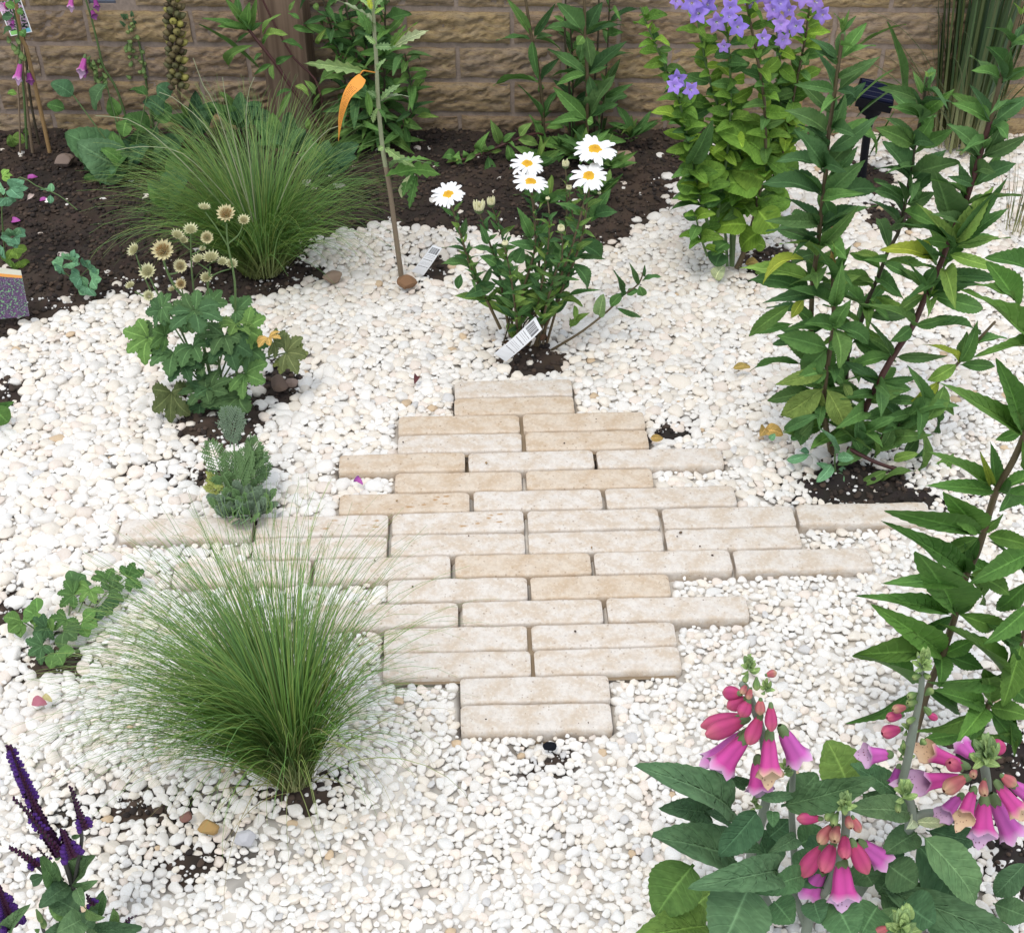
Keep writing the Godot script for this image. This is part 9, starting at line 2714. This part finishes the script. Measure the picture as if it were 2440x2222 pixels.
func small_things() -> void:
	# the two white nursery labels
	var lm := mat(Color.WHITE, 0.4)
	lm.albedo_texture = label_texture(64, 256)
	var p := thing("nursery_label", "white plastic label with a barcode leaning at the foot of the daisy", "plant label", Vector3(-0.031, 0, -0.451))
	slab(p, "label_face", Vector3(-0.042, 0.015, -0.441), Vector3(-0.022, -0.001, -0.439), Vector3(0.04, 0.07, -0.431), Vector3(0.029, 0.086, -0.446), 0.0009, lm, M.plastic_white, 0.004)
	p = thing("nursery_label", "white plastic label with a barcode stuck in the gravel next to the pale shrub stem", "plant label", Vector3(-0.173, 0, -0.73))
	slab(p, "label_face", Vector3(-0.194, 0.003, -0.73), Vector3(-0.171, -0.005, -0.73), Vector3(-0.134, 0.05, -0.735), Vector3(-0.152, 0.054, -0.74), 0.0009, lm, M.plastic_white, 0.003)
	# the solar stake lamp
	p = thing("solar_lamp", "black solar garden lamp on a stake half hidden by the tall dark clump", "lamp", Vector3(0.724, 0, -1.053))
	stem(p, "stake", M.black, [Vector3(0.724, 0, -1.053), Vector3(0.72, 0.066, -1.053), Vector3(0.719, 0.141, -1.053), Vector3(0.718, 0.164, -1.053)], 0.0085, 0.0085)
	var hd := sub("lamp_head", p, Vector3(0.723, 0.187, -1.053) - org(p))
	hd.rotation = Vector3(0.35, -0.25, -0.16)
	var b1 := BoxMesh.new()
	hd.scale = Vector3(0.8, 0.8, 0.8)
	b1.size = Vector3(0.088, 0.028, 0.07)
	put("casing", b1, M.black, hd)
	var b2 := BoxMesh.new()
	b2.size = Vector3(0.08, 0.004, 0.062)
	var glass := mat(lin(0.008, 0.010, 0.028), 0.35)
	glass.metallic_specular = 0.2
	put("solar_panel", b2, glass, hd, Transform3D(Basis(), Vector3(0, 0.017, 0)))
	for k in 4:
		var b3 := BoxMesh.new()
		b3.size = Vector3(0.0795, 0.0008, 0.0009)
		put("cell_line", b3, mat(lin(0.06, 0.065, 0.09), 0.5), hd, Transform3D(Basis(), Vector3(0, 0.0194, -0.024 + k * 0.016)))
	var b4 := CylinderMesh.new()
	b4.top_radius = 0.022
	b4.bottom_radius = 0.03
	b4.height = 0.03
	put("lens", b4, M.black, hd, Transform3D(Basis(), Vector3(0, -0.03, 0)))
	# the garden cane in the bellflower
	p = thing("bamboo_cane", "short pale bamboo cane stuck in behind the bellflower stems", "garden cane", Vector3(0.607, 0.113, -1.2))
	stem(p, "cane", M.cane, [Vector3(0.609, 0.057, -1.2), Vector3(0.611, 0.14, -1.2), Vector3(0.618, 0.24, -1.2), Vector3(0.626, 0.324, -1.2), Vector3(0.63, 0.361, -1.2)], 0.0048, 0.0046)
	# stones that are not white
	var brown := mat(lin(0.23, 0.125, 0.065), 0.9)
	var tan := mat(lin(0.30, 0.22, 0.15), 0.9)
	var grey_brown := mat(lin(0.13, 0.09, 0.07), 0.9)
	boulder("stone", Vector3(-0.202, 0, -0.687), Vector3(0.020, 0.014, 0.016), brown, "rusty brown stone lying at the foot of the pale shrub stem")
	boulder("stone", Vector3(0.236, 0, -1.144), Vector3(0.028, 0.022, 0.024), tan, "rounded tan stone on the dark soil behind the daisies")
	boulder("stone", Vector3(-0.408, 0, -0.379), Vector3(0.018, 0.013, 0.018), grey_brown, "dark brown stone beside the brownish masterwort leaf")
	boulder("stone", Vector3(-0.387, 0, -0.386), Vector3(0.012, 0.008, 0.009), mat(lin(0.26, 0.19, 0.16), 0.9), "small pinkish brown pebble next to the dark brown stone")
	boulder("stone", Vector3(-0.403, 0, 0.531), Vector3(0.014, 0.012, 0.011), mat(lin(0.38, 0.24, 0.09), 0.9), "ochre wedge-shaped stone on the gravel in front of the feather grass")
	boulder("stone", Vector3(-0.433, 0, 0.513), Vector3(0.008, 0.007, 0.008), mat(lin(0.22, 0.11, 0.09), 0.9), "small round reddish pebble near the ochre stone")
	boulder("stone", Vector3(-0.341, 0, -0.716), Vector3(0.02, 0.012, 0.014), mat(lin(0.26, 0.19, 0.14), 0.9), "flat tan stone beside the roots of the larger grass tuft")
	boulder("stone", Vector3(-0.358, 0, 0.547), Vector3(0.014, 0.012, 0.012), mat(lin(0.50, 0.50, 0.53), 0.9), "bluish grey stone among the white chippings in front of the grass")
	boulder("stone", Vector3(0.635, 0, -0.881), Vector3(0.022, 0.014, 0.016), mat(lin(0.40, 0.20, 0.10), 0.9), "broken terracotta piece among the tall dark clump")
	boulder("stone", Vector3(-0.94, 0, -1.19), Vector3(0.022, 0.016, 0.018), mat(lin(0.24, 0.18, 0.15), 0.95), "pinkish stone by the stout bamboo cane")
	boulder("stone", Vector3(0.017, 0, 0.415), Vector3(0.010, 0.004, 0.008), M.black, "black sliver of stone touching the last pavers")
	# fallen leaves and petals, each its own
	p = thing("dead_leaf", "curled orange dead leaf on the gravel near the short dark clump", "leaf", Vector3(0.399, 0, -0.226))
	shard(p, "leaf", Vector3(0.388, 0.002, -0.222), 0.035, 0.022, M.dead, 0.4)
	shard(p, "leaf", Vector3(0.395, 0.004, -0.228), 0.026, 0.018, M.dead, 2.1)
	p = thing("dead_leaf", "small orange dead leaf lying at the corner of the second paver row", "leaf", Vector3(0.215, 0, -0.217))
	shard(p, "leaf", Vector3(0.206, 0.002, -0.215), 0.022, 0.012, M.dead, 0.3)
	p = thing("dead_leaf", "torn brown dead leaf on pale gravel right of the daisy", "leaf", Vector3(0.439, 0, -0.738))
	shard(p, "leaf", Vector3(0.433, 0.004, -0.728), 0.028, 0.018, M.dead, 0.2)
	shard(p, "leaf", Vector3(0.443, 0.004, -0.731), 0.022, 0.012, M.dead, 1.6)
	p = thing("dead_leaf", "folded tan dead leaf on the gravel between the pavers and the tall clump", "leaf", Vector3(0.381, 0, -0.399))
	shard(p, "leaf", Vector3(0.363, 0.004, -0.397), 0.032, 0.014, M.dead, 0.1)
	p = thing("fallen_petal", "dark red fallen petal on the gravel left of the top paver", "petal", Vector3(-0.171, 0, -0.408))
	shard(p, "petal", Vector3(-0.173, 0.003, -0.393), 0.024, 0.010, mat(lin(0.09, 0.025, 0.03), 0.7), 1.8)
	p = thing("fallen_petal", "crumpled violet petal lying in front of the third paver row", "petal", Vector3(-0.258, 0, -0.133))
	var vio := mat(lin(0.30, 0.06, 0.30), 0.6)
	shard(p, "petal", Vector3(-0.263, 0.004, -0.122), 0.020, 0.010, vio, 0.9)
	shard(p, "petal", Vector3(-0.256, 0.006, -0.126), 0.016, 0.008, vio, 2.2)
	p = thing("fallen_petal", "pink fallen bell on the rounded pebbles near the cranesbill", "petal", Vector3(-0.659, 0, 0.314))
	shard(p, "petal", Vector3(-0.664, 0.006, 0.323), 0.024, 0.014, mat(lin(0.55, 0.16, 0.22), 0.6), 0.3)
	shard(p, "petal", Vector3(-0.653, 0.006, 0.316), 0.02, 0.010, mat(lin(0.50, 0.42, 0.2), 0.6), 0.5)
	p = thing("fallen_petal", "bright purple fallen bell on the soil below the bamboo canes", "petal", Vector3(-1.002, 0, -1.131))
	shard(p, "petal", Vector3(-1.005, 0.002, -1.124), 0.024, 0.012, vio, 0.1)
	p = thing("fallen_petal", "white-tipped purple fallen bell on the soil next to the columbine stem", "petal", Vector3(-0.953, 0, -1.03))
	shard(p, "petal", Vector3(-0.958, 0.002, -1.028), 0.020, 0.010, vio, 0.0)
	shard(p, "petal", Vector3(-0.947, 0.002, -1.024), 0.014, 0.009, M.daisy, 0.2)
	p = thing("fallen_petal", "pale fallen bell on the soil between the columbine leaves", "petal", Vector3(-0.983, 0, -1.031))
	shard(p, "petal", Vector3(-0.984, 0.002, -1.031), 0.022, 0.010, mat(lin(0.5, 0.4, 0.36), 0.6), -1.2)
	p = thing("fallen_petal", "dull purple fallen bell half buried under the columbine", "petal", Vector3(-0.993, 0, -0.958))
	shard(p, "petal", Vector3(-0.995, 0.002, -0.954), 0.022, 0.012, vio, 0.5)
